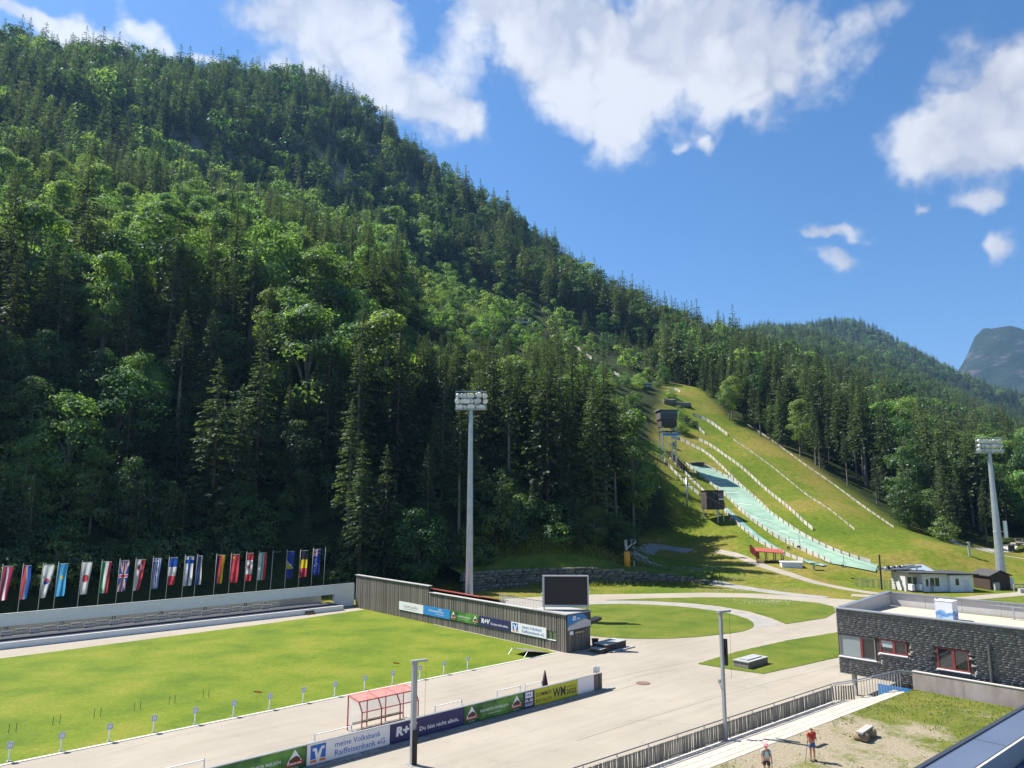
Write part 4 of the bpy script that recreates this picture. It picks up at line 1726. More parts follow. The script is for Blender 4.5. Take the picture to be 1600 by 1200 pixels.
# earth behind the stones
eb = MB()
for i, p in enumerate(line):
    d = (line[min(i + 1, len(line) - 1)] - line[max(i - 1, 0)]).normalized()
    bk = Vector((-d.y, d.x, 0))
    f = L_[i] / tot
    t = 2.9 * (1 - max(0, (f - .55) / .45) * .75)
    for off, z in ((.4, 0), (.65 + t * .2, t), (6.5, t + .6 + .3)):
        q = p + bk * off - sw.location
        eb.v.append((q.x, q.y, max(z, hz(q.x + sw.location.x, q.y + sw.location.y) - .1) if off > 3 else z))
for i in range(len(line) - 1):
    for k in range(2):
        j = i * 3 + k
        eb.f.append((j, j + 1, j + 4, j + 3))
eb.build('earth_bank', lawn_material('bank_grass', (.06, .1, .015), (.1, .14, .02), (.14, .16, .03), .3), sw, True)

# ------------------------------------------------------------------ shooting range house, targets, flags
M_white = mat('white_render', (.78, .78, .76), .8, (.72, .72, .7), 1.5)
M_beige = mat('beige_render', (.5, .46, .36), .85, (.56, .52, .42), 1.0)
M_rubber = mat('dark_matting', (.035, .04, .055), .9)
M_darkwood = mat('dark_timber', (.045, .037, .03), .85, (.09, .075, .06), 4, stretch=(1, 1, .2))
M_wood = mat('weathered_boards', (.11, .096, .08), .88, (.26, .235, .2), 2.5, bump=.35, bscale=12, stretch=(5, 5, .35), rand=.28)
M_steel = mat('galvanised_steel', (.42, .45, .48), .42, (.52, .55, .58), 1.2, metal=.7)
M_pole = mat('painted_grey_steel', (.3, .32, .34), .5, (.36, .38, .4), .8, metal=.25)
M_black = mat('black_plastic', (.012, .012, .014), .45)
M_red = mat('red_paint', (.5, .05, .05), .5)
M_redroof = mat('red_sheet_roof', (.33, .06, .045), .6, (.4, .09, .07), 2)
M_blue = mat('blue_print', (.02, .14, .5), .5)
M_sky = mat('bright_blue_print', (.03, .25, .62), .5)
M_navy = mat('navy_print', (.03, .03, .12), .5)
M_greenp = mat('green_print', (.02, .1, .03), .5, (.12, .3, .05), .45, contrast=(.45, .62))
M_wprint = mat('white_print', (.8, .8, .8), .5)
M_orange = mat('orange_print', (.75, .18, .03), .5)
M_lime = mat('lime_print', (.5, .52, .03), .5)
M_ink = mat('dark_print', (.03, .03, .035), .5)
M_rprint = mat('red_print', (.55, .03, .03), .5)
M_brown = mat('brown_print', (.1, .05, .03), .6)
M_greyt = mat('grey_print', (.3, .3, .32), .5)
M_conc = mat('concrete', (.36, .345, .32), .9, (.46, .44, .41), 1.5, bump=.2)

rh = fthing('target_house', 'long low white target house under the row of flags', 'range building', -20, 43.0)
# local x = along the firing line, origin at a = -20
X0, X1 = -75, 29.5
MB().box(X0, X1, 0, .18, 1.95, 3.25).build('fascia', M_white, rh)
MB().extrude([(X0, .19, 3.12), (X0, 1.3, 2.98), (X0, 1.3, 3.06), (X0, .19, 3.2)], (32.6 - X0, 0, 0)).build('roof', mat('grey_roof_felt', (.16, .16, .165), .9, (.22, .22, .225), 1), rh)
MB().box(X0, 32.6, -.03, .3, 3.255, 3.32).build('roof_edge', M_steel, rh)
MB().box(X0, X1, 4.3, 4.6, 0, 2.05).build('back_wall', M_beige, rh)
MB().box(29.42, 32.6, -.02, .6, .06, 3.245).box(32.3, 32.6, .602, 5.2, .06, 2.4).build('end_wall', M_white, rh)
pf = MB().box(X0, 29.3, -2.85, -2.65, .02, .68).build('platform_front', M_white, rh)
MB().box(X0, 29.35, -2.64, 1.4, .06, .67).build('platform_top', M_rubber, rh)
MB().box(X0, 29.3, 1.42, 4.28, .05, .42).build('gravel_bed', mat('grey_grit', (.16, .155, .145), .95, (.24, .23, .215), 5), rh)
lt = MB()
write(lt, 'RUHPOLDING', -15.9, 2.35, 4.6, .5, -.012, .01)
lt.build('lettering', M_ink, rh)
st = fthing('step', 'small dark step in front of the white target house', 'step', 3.4, 39.7)
MB().box(0, 1.3, -.1, .3, .03, .22).build('tread', M_darkwood, st)
MB().box(0, 1.3, .3, .45, .03, .42).build('riser', M_darkwood, st)

# targets: two panels of five per number
M_tpanel = mat('target_plate', (.6, .6, .58), .6)
M_hole = mat('target_hole', (.01, .01, .01), .7)


def target_pair(k):
    a = 1.05 - 2.76 * (k - 1)
    where = 'right end' if k == 1 else ('left edge of the picture' if k == 12 else '')
    for half, da in ((0, -1.28), (1, .12)):
        t = fthing('shooting_target', ('%s five hole target in the lane numbered %d' % ('left numbered' if half == 0 else 'right plain', k)), 'target', a + da, 46.0, .42, 0, 'biathlon targets in the white house')
        z0 = .1 if half == 0 else .22
        MB().box(0, 1.14, 0, .06, z0 + .12, z0 + .52).build('plate', M_tpanel, t)
        h = MB()
        for j in range(5):
            h.disc((.17 + j * .2, -.006, z0 + .33), .058, n=10)
        for j in range(5):
            hm = MB().disc((.17 + j * .2, -.006, z0 + .33), .062, n=10).build('hole', M_hole, t)
        if half == 0:
            lp = MB().box(.02, 1.12, -.01, .05, z0 - .12, z0 + .1).build('lower_plate', mat('grey_plate', (.42, .43, .43), .6), t)
            MB().box(.08, .18, -.016, -.012, z0 - .08, z0 + .04).box(.22, .32, -.016, -.012, z0 - .08, z0 + .04).build('dark_marks', M_ink, lp)
            b = MB()
            b.box(.5 - .16, .5 + .22, .3, .33, z0 + .56, z0 + .9)
            nb = b.build('number_board', M_ink if k % 2 == 0 else mat('pale_number_board', (.55, .55, .5), .7), t)
            w_ = MB()
            write(w_, str(k), .42 if k < 10 else .38, z0 + .6, .18 if k < 10 else .26, .26, .285, .02)
            w_.build('numeral', M_wprint if k % 2 == 0 else mat('pale_blue_ink', (.12, .25, .4), .6), nb)
        MB().box(.1, .16, .01, .05, -.4, z0 + .12).box(.98, 1.04, .01, .05, -.4, z0 + .12).build('stand', M_steel, t)


for k in range(1, 13):
    target_pair(k)

# flags -------------------------------------------------------------
def flag_mat(name, rgb):
    if name in MATS:
        return MATS[name]
    m = bpy.data.materials.new(name)
    m.use_nodes = True
    N, L = m.node_tree.nodes, m.node_tree.links
    N.clear()
    o = N.new('ShaderNodeOutputMaterial')
    d = N.new('ShaderNodeBsdfDiffuse')
    t = N.new('ShaderNodeBsdfTranslucent')
    x = N.new('ShaderNodeMixShader')
    d.inputs[0].default_value = (*rgb, 1)
    t.inputs[0].default_value = (*rgb, 1)
    x.inputs[0].default_value = .45
    L.new(d.outputs[0], x.inputs[1])
    L.new(t.outputs[0], x.inputs[2])
    L.new(x.outputs[0], o.inputs[0])
    MATS[name] = m
    return m


FC = {'w': (.78, .78, .78), 'r': (.6, .08, .11), 'm': (.42, .06, .13), 'b': (.03, .10, .45), 'l': (.1, .42, .75), 'g': (.05, .32, .12), 'k': (.05, .05, .06), 'y': (.75, .6, .03), 'n': (.05, .08, .36), 'o': (.65, .05, .03), 't': (.1, .5, .42)}


def flag_cell(code, u, v):
    """colour code of a banner at u (pole to fly, 0..1), v (top to foot, 0..1)"""
    if code == 'maroon_white':
        return 'w' if .42 < u < .58 else 'm'
    if code == 'red_white_blue':
        if math.hypot((u - .5) * 1, (v - .48) * 2.8) < .2:
            return 'r' if (int(u * 14) + int(v * 30)) % 2 else 'w'
        return 'r' if u < .34 else ('w' if u < .67 else 'b')
    if code == 'red_blue_disc':
        if math.hypot(u - .5, (v - .5) * 2.8) < .27:
            return 'r' if (u - .5) * .3 - (v - .5) * 2.8 > 0 else 'b'
        if .36 < abs(u - .5) + .0 < .44 and .3 < v < .7 and abs(abs(v - .5) - .13) < .045:
            return 'k'
        return 'w'
    if code == 'sky_blue':
        return 'y' if math.hypot(u - .5, (v - .42) * 2.8) < .17 else 'l'
    if code == 'red_disc':
        return 'r' if math.hypot(u - .5, (v - .5) * 2.8) < .33 else 'w'
    if code == 'green_white_red':
        return 'g' if u < .34 else ('w' if u < .67 else 'r')
    if code == 'union':
        x, y = abs(u - .5), abs(v - .5) * 1.0
        if x < .09 or y < .032:
            return 'r'
        if x < .16 or y < .06:
            return 'w'
        dd = abs(x * 2 - y * 2)
        return 'r' if dd < .07 else ('w' if dd < .2 else 'n')
    if code == 'disc_halves':
        c = math.hypot(u - .5, (v - .25) * 2.8) < .3
        top = u < .5
        return ('r' if top else 'w') if c else ('w' if top else 'r')
    if code == 'blue_white_stripes':
        if v < .16 and u < .6:
            return 'w' if abs(u - .3) < .07 or abs(v - .08) < .018 else 'b'
        return 'b' if int(u * 9) % 2 == 0 else 'w'
    if code == 'blue_white_red':
        return 'b' if v < .34 else ('w' if v < .67 else 'r')
    if code == 'blue_cross':
        return 'b' if abs(u - .5) < .14 or abs(v - .16) < .06 else 'w'
    if code == 'blue_black_white':
        return 'b' if u < .34 else ('k' if u < .67 else 'w')
    if code == 'black_red_gold':
        return 'k' if u < .34 else ('r' if u < .67 else 'y')
    if code == 'red_stars':
        for cu_, cv_, rr in ((.3, .1, .11), (.55, .05, .04), (.62, .09, .04), (.62, .13, .04), (.55, .17, .04)):
            if math.hypot(u - cu_, (v - cv_) * 2.8) < rr:
                return 'y'
        return 'r'
    if code == 'maple':
        if v < .25 or v > .75:
            return 'r'
        x, y = abs(u - .5), (v - .5) * 2.8
        if (x < .26 - abs(y + .02) * .75 and abs(y) < .3) or (x < .03 and 0 < y < .36):
            return 'r'
        return 'w'
    if code == 'white_green_red':
        return 'w' if u < .34 else ('t' if u < .6 else ('w' if u < .68 else 'r'))
    if code == 'blue_yellow_triangle':
        y = (v - .45) * 2.0
        if 0 < (v - .4) and v < .66 and u < (v - .4) * 3.6:
            return 'y'
        if abs(u - (v - .36) * 3.6) < .07:
            return 'w'
        return 'n'
    if code == 'black_yellow_red':
        return 'k' if v < .34 else ('y' if v < .67 else 'r')
    if code == 'blue_ensign':
        if v < .26 and u < .55:
            x, y = abs(u - .27), abs(v - .13)
            if x < .05 or y < .018:
                return 'r'
            if x < .1 or y < .035:
                return 'w'
            return 'r' if abs(x - y * 2) < .03 else ('w' if abs(x - y * 2) < .08 else 'n')
        for cu_, cv_ in ((.75, .14), (.3, .62), (.55, .55), (.8, .62), (.55, .72), (.3, .4)):
            if math.hypot(u - cu_, (v - cv_) * 2.8) < .05:
                return 'w'
        return 'n'
    return 'w'


FLAG_TOPS = [(5, 883, 'maroon_white', 1.0, 'maroon banner with a white centre stripe', 3), (37, 882, 'red_white_blue', .8, 'red white and blue banner with a small chequered crest', 0), (68, 881, 'red_blue_disc', 1.1, 'white banner with a red and blue disc', 6),
             (92, 879, 'sky_blue', .95, 'sky blue banner with a yellow sun', 1), (129, 877, 'red_disc', 1.0, 'white banner with a plain red disc', 2), (160, 876, 'green_white_red', 1.0, 'green white and red upright striped banner', 2),
             (188, 874, 'union', 1.0, 'blue banner with red and white crosses', 2), (213, 873, 'disc_halves', 1.0, 'white and red banner with a two tone circle', 5), (240, 871, 'blue_white_stripes', .9, 'blue and white striped banner', 1),
             (265, 870, 'blue_white_red', .9, 'banner of blue over white over red blocks', 1), (290, 868, 'blue_cross', .95, 'white banner with a blue cross', 1), (309, 867, 'blue_black_white', .55, 'half furled blue black and white banner', -3),
             (339, 866, 'black_red_gold', .95, 'black red and gold upright striped banner', 2), (362, 865, 'red_stars', .95, 'plain red banner with small yellow stars', 1), (386, 863, 'maple', .75, 'red and white banner with a red leaf', 0),
             (405, 862, 'white_green_red', .95, 'white green and red upright striped banner', 1), (427, 861, None, .9, 'pole with an empty banner arm', 0), (449, 860, 'blue_yellow_triangle', .95, 'dark blue banner with a yellow triangle', 2),
             (470, 859, 'black_yellow_red', .9, 'banner of black over yellow over red blocks', 1), (490, 857, 'blue_ensign', .9, 'blue banner with a small cross canton and stars', 0), (509, 856, None, 0, 'bare flagpole at the right end of the row', 0)]
M_flagpole = mat('pale_flagpole', (.5, .5, .47), .5)
for i, (px, py, code, wide, word, skew) in enumerate(FLAG_TOPS):
    d = ray(px, py)
    c = Vector((0, 0, CAMZ)) - FO
    t = (54.2 - c.dot(FB)) / d.dot(FB)
    top = Vector((0, 0, CAMZ)) + d * t
    a_, b_ = Fr(top)
    o = thing('flagpole', ('flagpole with ' + word if code else word) + ' behind the target house', 'flag', (top.x, top.y, 0), 0, 'flags along the shooting range')
    lean = random.uniform(-.012, .004)
    H_ = top.z
    MB().tube((-.25, 0, -.8), (0, 0, H_), .055, .04, 8).build('pole', M_flagpole, o, True)
    MB().sphere((0, 0, H_ + .05), .07, nu=6, nv=4).build('finial', M_flagpole, o)
    if wide:
        MB().tube((0, 0, H_ - .14), (1.3 * wide + .05, -.12, H_ - .11), .018, .018, 6).build('banner_arm', M_flagpole, o)
    if code:
        nu, nv = (44, 90) if code in ('union', 'maple', 'red_white_blue', 'blue_ensign', 'red_blue_disc', 'disc_halves', 'red_disc', 'red_stars', 'sky_blue', 'blue_yellow_triangle') else (27, 30)
        wd, ht = 1.3 * wide, 4.1 - (.35 if code == 'blue_white_red' else 0)
        ph = random.random() * 6
        vs = []
        for jv in range(nv + 1):
            v = jv / nv
            for ju in range(nu + 1):
                u = ju / nu
                x = .06 + u * wd * (1 - (.16 if skew > 1 else .06) * v ** 1.5 * (.8 if skew < 5 else 1.8)) - .14 * v - .03 * skew * v * u
                y = -.11 * u + .09 * math.sin(u * 9 + ph + v * 2.2) * (.35 + v) + .05 * math.sin(v * 7 + ph)
                z = H_ - .16 - v * ht * (1 - .03 * u)
                vs.append((x, y, z))
        cells = {}
        for jv in range(nv):
            for ju in range(nu):
                cc = flag_cell(code, (ju + .5) / nu, (jv + .5) / nv)
                k = jv * (nu + 1) + ju
                cells.setdefault(cc, []).append((k, k + 1, k + nu + 2, k + nu + 1))
        fs, mi, ms = [], [], []
        for q, (cc, fl) in enumerate(cells.items()):
            ms.append(flag_mat('flag_cloth_' + cc, FC[cc]))
            fs += fl
            mi += [q] * len(fl)
        me = fast_mesh('banner', np.array(vs), np.array(fs), 4, None, True, ms, mi)
        put('banner', me, o)

# ------------------------------------------------------------------ boarded side wall of the range
def board_mesh(w, h, t, seed):
    r = random.Random(seed)
    b = MB()
    b.add([(-w / 2, 0, 0), (w / 2, 0, 0), (w / 2, t, 0), (-w / 2, t, 0), (-w / 2 + r.uniform(0, .01), 0, h), (w / 2 - r.uniform(0, .01), 0, h), (w / 2, t, h), (-w / 2, t, h)], [(0, 3, 2, 1), (4, 5, 6, 7), (0, 1, 5, 4), (1, 2, 6, 5), (2, 3, 7, 6), (3, 0, 4, 7)])
    return b.mesh('board', M_wood)


def boards(parent, x0, x1, z0, z1, y=0.0, pitch=.235, skip=()):
    """upright boards in the local x-z plane, faces towards -y; alternate boards stand proud"""
    BM_ = [board_mesh(pitch * .93, 1.0, .03, s) for s in range(4)]
    n = int((x1 - x0) / pitch)
    for i in range(n):
        x = x0 + (i + .5) * (x1 - x0) / n
        if any(a < x < b for a, b in skip):
            continue
        o = put('board', random.choice(BM_), parent)
        zt = z1(x) if callable(z1) else z1
        o.location = (x, y - (.028 if i % 2 else 0) - random.uniform(0, .008), z0)
        o.scale = (1, 1, zt - z0)


RW = FROT - math.pi / 2          # local x runs towards the firing line, faces the lawn
sw2 = thing('boarded_wall', 'long weathered board wall along the right side of the range', 'wall', W(12.2, 41.8), RW)
sk = (40.15, 42.0)
boards(sw2, 0, 18.4, .02, 4.55)
boards(sw2, 18.5, 39.7, .02, lambda x: 3.78)
boards(sw2, 39.75, 41.55, .02, 1.0)
boards(sw2, 39.75, 41.55, 1.95, 3.78)
boards(sw2, 41.6, 43.0, .02, 3.78)
MB().box(0, 18.4, .05, .3, 0, 4.5).box(18.42, 39.7, .05, .3, 0, 3.72).box(39.7, 41.6, .05, .3, 0, 1.0).box(39.7, 41.6, .05, .3, 1.95, 3.72).build('backing', M_darkwood, sw2)
MB().box(-.15, 18.55, -.14, .45, 4.57, 4.66).box(18.57, 43.1, -.14, .45, 3.8, 3.88).build('capping', mat('zinc_capping', (.36, .36, .35), .6, (.45, .45, .44), 1), sw2)
wn = MB().box(39.8, 41.5, -.06, .1, .98, 1.06).build('window_sill', M_white, sw2)
for x_ in (40.35, 40.9):
    MB().box(x_, x_ + .05, -.02, .06, 1.07, 1.94).build('window_bar', M_darkwood, sw2)
MB().box(39.78, 41.52, .02, .045, 1.07, 1.94).build('window_pane', mat('dull_glass', (.12, .16, .1), .15, alpha=1, spec=.6), sw2)
MB().beam((1.6, -.12, 1.9), (2.3, -.5, .05), .06, .06).build('prop', M_darkwood, sw2)

sh = thing('timber_shed', 'low timber shed with a red metal roof behind the board wall', 'shed', W(12.8, 34.5), RW)
MB().box(0, 20.5, .2, 4.4, 0, 3.2).build('wall', mat('brown_boards', (.1, .05, .035), .85, (.17, .09, .06), 3, stretch=(6, 1, .3)), sh)
MB().add([(-.3, -.2, 4.3), (20.9, -.2, 4.12), (20.9, 4.6, 3.2), (-.3, 4.6, 3.3), (-.3, -.2, 4.4), (20.9, -.2, 4.22), (20.9, 4.6, 3.28), (-.3, 4.6, 3.38)], [(0, 3, 2, 1), (4, 5, 6, 7), (0, 1, 5, 4), (1, 2, 6, 5), (2, 3, 7, 6), (3, 0, 4, 7)]).build('roof', M_redroof, sh)

pl = thing('viewing_platform', 'raised platform with a pale slatted railing behind the board wall', 'platform', W(12.8, 13.6), RW)
MB().box(0, 12.5, .02, 3.2, 2.9, 3.05).build('deck', M_darkwood, pl)
for x_ in (.2, 4, 8, 12.3):
    MB().box(x_ - .07, x_ + .07, 2.9, 3.05, 0, 2.9).build('post', M_darkwood, pl)
rl_ = MB().box(0, 12.5, 2.96, 3.02, 4.12, 4.18).build('handrail', M_steel, pl)
for i in range(46):
    MB().box(.1 + i * .27, .16 + i * .27, 2.97, 3.0, 3.06, 4.12).build('slat', M_wprint, pl)

# banners on the boards --------------------------------------------
def bars(parent, x, z, w, h, m, n, y=-.014, name='small_print'):
    """print too small to read: a broken row of little strokes"""
    mb = MB()
    p = w / n
    for i in range(n):
        k = random.uniform(.45, .8)
        mb.add([(x + i * p, y, z), (x + i * p + p * k, y, z), (x + i * p + p * k, y, z + h), (x + i * p, y, z + h)], [(0, 1, 2, 3)])
    return mb.build(name, m, parent)


def house_emblem(parent, x, z, s):
    MB().add([(x - s * .5, -.012, z + s * .25), (x + s * .5, -.012, z + s * .25), (x, -.012, z + s)], [(0, 1, 2)]).build('mountain', M_wprint, parent)
    MB().add([(x - s * .34, -.016, z + s * .1), (x + s * .34, -.016, z + s * .1), (x + s * .36, -.016, z + s * .45), (x + s * .1, -.016, z + s * .62), (x - s * .12, -.016, z + s * .55), (x - s * .36, -.016, z + s * .42)], [(0, 1, 2, 3, 4, 5)]).build('cottage', M_brown, parent)
    MB().add([(x - s * .56, -.02, z + s * .06), (x + s * .54, -.02, z + s * .12), (x + s * .54, -.02, z + s * .32), (x - s * .56, -.02, z + s * .24)], [(0, 1, 2, 3)]).build('ribbon', M_rprint, parent)
    bars(parent, x - s * .48, z + s * .14, s * .94, s * .1, M_wprint, 9, -.024)
    w_ = MB()
    write(w_, 'Echt. Gut.', x - s * .28, z - s * .1, s * .56, s * .11, -.014)
    w_.build('motto', M_wprint, parent)


def vr_emblem(parent, x, z, s):
    MB().add([(x, -.012, z + s * .2), (x + s, -.012, z + s * .2), (x + s, -.012, z + s), (x, -.012, z + s)], [(0, 1, 2, 3)]).build('blue_field', M_blue, parent)
    e = MB()
    P_ = [(.14, .82), (.38, .82), (.5, .45), (.6, .72), (.72, .86), (.9, .86), (.9, .7), (.76, .7), (.64, .2), (.36, .2), (.26, .66), (.14, .66)]
    e.add([(x + s * a, -.016, z + s * b) for a, b in P_], [tuple(range(len(P_)))])
    e.build('emblem', M_wprint, parent)
    MB().add([(x, -.012, z + s * .02), (x + s * .4, -.012, z + s * .02), (x + s * .4, -.012, z + s * .16), (x, -.012, z + s * .16)], [(0, 1, 2, 3)]).add([(x + s * .6, -.012, z + s * .02), (x + s, -.012, z + s * .02), (x + s, -.012, z + s * .16), (x + s * .6, -.012, z + s * .16)], [(0, 1, 2, 3)]).build('orange_bars', M_orange, parent)


def word(parent, body, x, z, w, h, m, bold=.0, shear=0.0, y=-.014, name='lettering'):
    mb = MB()
    write(mb, body, x, z, w, h, y, bold, shear)
    return mb.build(name, m, parent)


def panel(parent, w, h, m, t=.03):
    return MB().box(0, w, -.008, t, 0, h).build('panel', m, parent)


def banner(kind, loc, rot, w, h, label, group):
    t = thing('advertising_banner', label, 'banner', loc, rot, group)
    if kind == 'place':
        panel(t, w, h, M_wprint)
        word(t, 'RUHPOLDING', w * .2, h * .36, w * .58, h * .26, M_greyt, .01)
        bars(t, w * .22, h * .2, w * .5, h * .05, M_greyt, 16)
        MB().add([(w * .66, -.012, h * .66), (w * .7, -.012, h * .82), (w * .69, -.012, h * .66)], [(0, 1, 2)]).build('emblem', M_greyt, t)
    elif kind == 'arena':
        panel(t, w, h, M_sky)
        word(t, 'ChiemgauArena', w * .2, h * .42, w * .56, h * .28, M_wprint, .012, .15)
        word(t, 'RUHPOLDING', w * .5, h * .22, w * .28, h * .12, M_wprint, .01)
        MB().add([(w * .55, -.012, h * .72), (w * .64, -.012, h * .9), (w * .72, -.012, h * .74), (w * .64, -.012, h * .8)], [(0, 1, 2, 3)]).build('emblem', M_wprint, t)
    elif kind == 'milk':
        panel(t, w, h, M_greenp)
        s = h * .8
        house_emblem(t, w * .12, h * .14, s)
        house_emblem(t, w * .88, h * .14, s)
        word(t, 'DAS BESTE FÜR MI[L]CH.', w * .26, h * .42, w * .48, h * .2, M_wprint, .016)
        bars(t, w * .38, h * .25, w * .24, h * .04, M_wprint, 14)
    elif kind == 'insurer':
        panel(t, w, h, M_navy)
        word(t, 'R+V', w * .07, h * .3, w * .28, h * .5, M_wprint, .05, .1)
        word(t, 'Du bist nicht allein.', w * .38, h * .3, w * .55, h * .22, M_wprint, .014)
    elif kind == 'bank':
        panel(t, w, h, M_wprint)
        vr_emblem(t, w * .04, h * .08, h * .84)
        word(t, 'meine Volksbank', w * .32, h * .56, w * .56, h * .28, M_blue, .006)
        word(t, 'Raiffeisenbank eG', w * .32, h * .16, w * .62, h * .28, M_blue, .006)
    elif kind == 'date':
        panel(t, w, h, M_navy)
        MB().add([(w * .15, -.012, h * .6), (w * .85, -.012, h * .6), (w * .85, -.012, h * .94), (w * .15, -.012, h * .94)], [(0, 1, 2, 3)]).build('badge', M_wprint, t)
        bars(t, w * .25, h * .7, w * .5, h * .14, M_blue, 3, -.018, 'badge_marks')
        word(t, '24.-28.', w * .1, h * .34, w * .8, h * .2, M_wprint, .03)
        word(t, 'AUGUST', w * .1, h * .1, w * .8, h * .17, M_wprint, .03)
    elif kind == 'event':
        panel(t, w, h, M_lime)
        word(t, 'SOMMER', w * .03, h * .52, w * .36, h * .25, M_ink, .012)
        word(t, 'BIATHLON', w * .03, h * .17, w * .36, h * .22, M_ink)
        word(t, 'WM', w * .41, h * .2, w * .3, h * .6, M_ink, .03)
        word(t, 'RUHPOLDING', w * .73, h * .62, w * .24, h * .12, M_ink)
        word(t, '2022', w * .73, h * .22, w * .24, h * .32, M_ink, .03)
    else:
        panel(t, w, h, M_wprint)
    return t


for kind, b0, b1, z0, lab in (('place', 30.1, 24.45, .97, 'white banner with grey place name on the board wall'), ('arena', 24.4, 18.72, 1.0, 'bright blue arena banner on the board wall'), ('milk', 18.66, 13.05, 1.02, 'green milk banner with two cottage emblems on the board wall'),
                              ('insurer', 12.95, 7.4, 1.02, 'navy banner with white lettering on the board wall'), ('bank', 7.3, 1.68, 1.03, 'white bank banner with a blue emblem on the board wall')):
    banner(kind, W(12.11, b0, z0), RW, b0 - b1, 1.1, lab, 'banners on the board wall')

# end hut with the blue corner ---------------------------------------
hut = fthing('end_hut', 'small dark timber hut with a blue printed band at the wall end', 'hut', 12.25, -1.3)
MB().box(0, 3.6, .06, 5.0, 0, 3.7).build('body', M_darkwood, hut)
boards(hut, .02, 3.58, .02, 2.2, .03)
MB().box(-.02, 3.62, -.03, .05, 2.22, 3.8).build('band', mat('charcoal_print', (.03, .033, .04), .5), hut)
MB().add([(0, -.04, 2.3), (0, -.04, 3.74), (2.4, -.04, 3.74), (3.1, -.04, 3.3), (1.6, -.04, 2.95)], [(0, 1, 2, 3, 4)]).build('blue_field', mat('azure_print', (.03, .2, .5), .5), hut)
MB().add([(.05, -.046, 2.6), (2.6, -.046, 3.2), (2.6, -.046, 3.26), (.05, -.046, 2.66)], [(0, 1, 2, 3)]).build('lime_stripe', M_lime, hut)
MB().add([(0, -.05, 2.22), (3.62, -.05, 2.35), (3.62, -.05, 2.9), (2.75, -.05, 3.2), (0, -.05, 2.55)], [(0, 1, 2, 3, 4)]).build('pale_chevron', mat('silver_print', (.5, .5, .5), .5), hut)
MB().add([(.8, -.052, 3.15), (1.25, -.052, 3.2), (1.25, -.052, 3.62), (.8, -.052, 3.56)], [(0, 1, 2, 3)]).build('badge', M_wprint, hut)
MB().add([(.9, -.056, 3.3), (1.15, -.056, 3.33), (1.02, -.056, 3.5)], [(0, 1, 2)]).build('badge_mark', M_ink, hut)
bars(hut, 1.4, 3.2, .5, .2, M_wprint, 4, -.052)
MB().box(.35, .85, -.07, 0, 1.75, 2.1).build('meter_box', M_wprint, hut)
MB().box(1.0, 2.7, -.07, 0, 1.72, 2.1).build('sign_board', M_ink, hut)
bars(hut, 1.08, 1.8, 1.5, .2, mat('pale_yellow_print', (.6, .5, .25), .6), 9, -.076)
MB().box(-.15, 3.75, -.1, 5.2, 3.82, 3.92).build('roof', mat('hut_roof', (.33, .33, .32), .7), hut)
MB().add([(3.6, -.05, 2.42), (5.4, -.05, 2.78), (5.4, .9, 2.78), (3.6, .9, 2.42), (3.6, -.05, 2.72), (5.4, -.05, 3.05), (5.4, .9, 3.05), (3.6, .9, 2.72)], [(0, 3, 2, 1), (4, 5, 6, 7), (0, 1, 5, 4), (1, 2, 6, 5), (2, 3, 7, 6), (3, 0, 4, 7)]).build('canopy_arm', M_black, hut)

# video screen standing on the end of the wall
c0 = W(12.6, 2.0, 3.95) + Vector((-.5, .1, 0))
scr = thing('video_screen', 'large black video screen in a pale frame above the wall end', 'screen', c0, math.atan2(-.03, 1))
SW_, SH_ = 5.0, 3.3
MB().box(0, SW_, .0, .5, .3, .3 + SH_).build('cabinet', mat('screen_back', (.25, .26, .27), .6), scr)
MB().box(.22, SW_ - .12, -.03, .0, .52, .2 + SH_).build('display', mat('dark_display', (.006, .008, .014), .35), scr)
MB().box(-.02, SW_ + .02, -.06, -.005, .2 + SH_, .32 + SH_).box(-.02, .2, -.06, -.005, .28, .2 + SH_).box(SW_ - .12, SW_ + .02, -.06, -.005, .28, .2 + SH_).box(.2, SW_ - .12, -.06, -.005, .28, .52).build('frame', mat('screen_frame', (.5, .5, .48), .5), scr)
for x_ in (.1, SW_ - .2):
    MB().box(x_, x_ + .14, .1, .3, -.1, .3).build('leg', M_steel, scr)
MB().box(-.14, -.02, -.05, .1, 1.6, 1.78).build('bracket', M_wprint, scr)
MB().box(SW_ + .02, SW_ + .16, -.05, .1, 1.9, 2.1).build('bracket', M_wprint, scr)

# steps, bin, ramp by the hut
bn = fthing('rubbish_bin', 'small black rubbish bin at the corner of the end hut', 'bin', 16.1, -1.7)
MB().tube((0, 0, 0), (0, 0, .95), .3, .36, 12).build('body', M_black, bn, True)
MB().tube((0, 0, .95), (0, 0, 1.02), .4, .4, 12).build('rim', M_black, bn)
pod = fthing('winner_podium', 'low grey stepped podium beside the end hut', 'podium', 15.2, -4.3, 0, .1)
M_podtop = mat('podium_top', (.3, .31, .31), .6, (.36, .37, .37), 2)
MB().box(.3, 3.9, .4, 2.0, .08, .72).build('upper_step', M_darkwood, pod)
MB().box(.25, 3.95, .35, 2.05, .73, .8).build('upper_deck', M_podtop, pod)
MB().box(-.7, .24, .5, 1.8, .06, .4).build('side_step', M_darkwood, pod)
MB().box(-.75, .22, .45, 1.85, .41, .46).build('side_deck', M_podtop, pod)
MB().box(.6, 4.6, -.3, .3, .05, .13).build('front_rail', M_podtop, pod)
rp = fthing('wooden_ramp', 'weathered plank ramp on the lawn edge by the board wall', 'ramp', 7.6, .3, 0, .0)
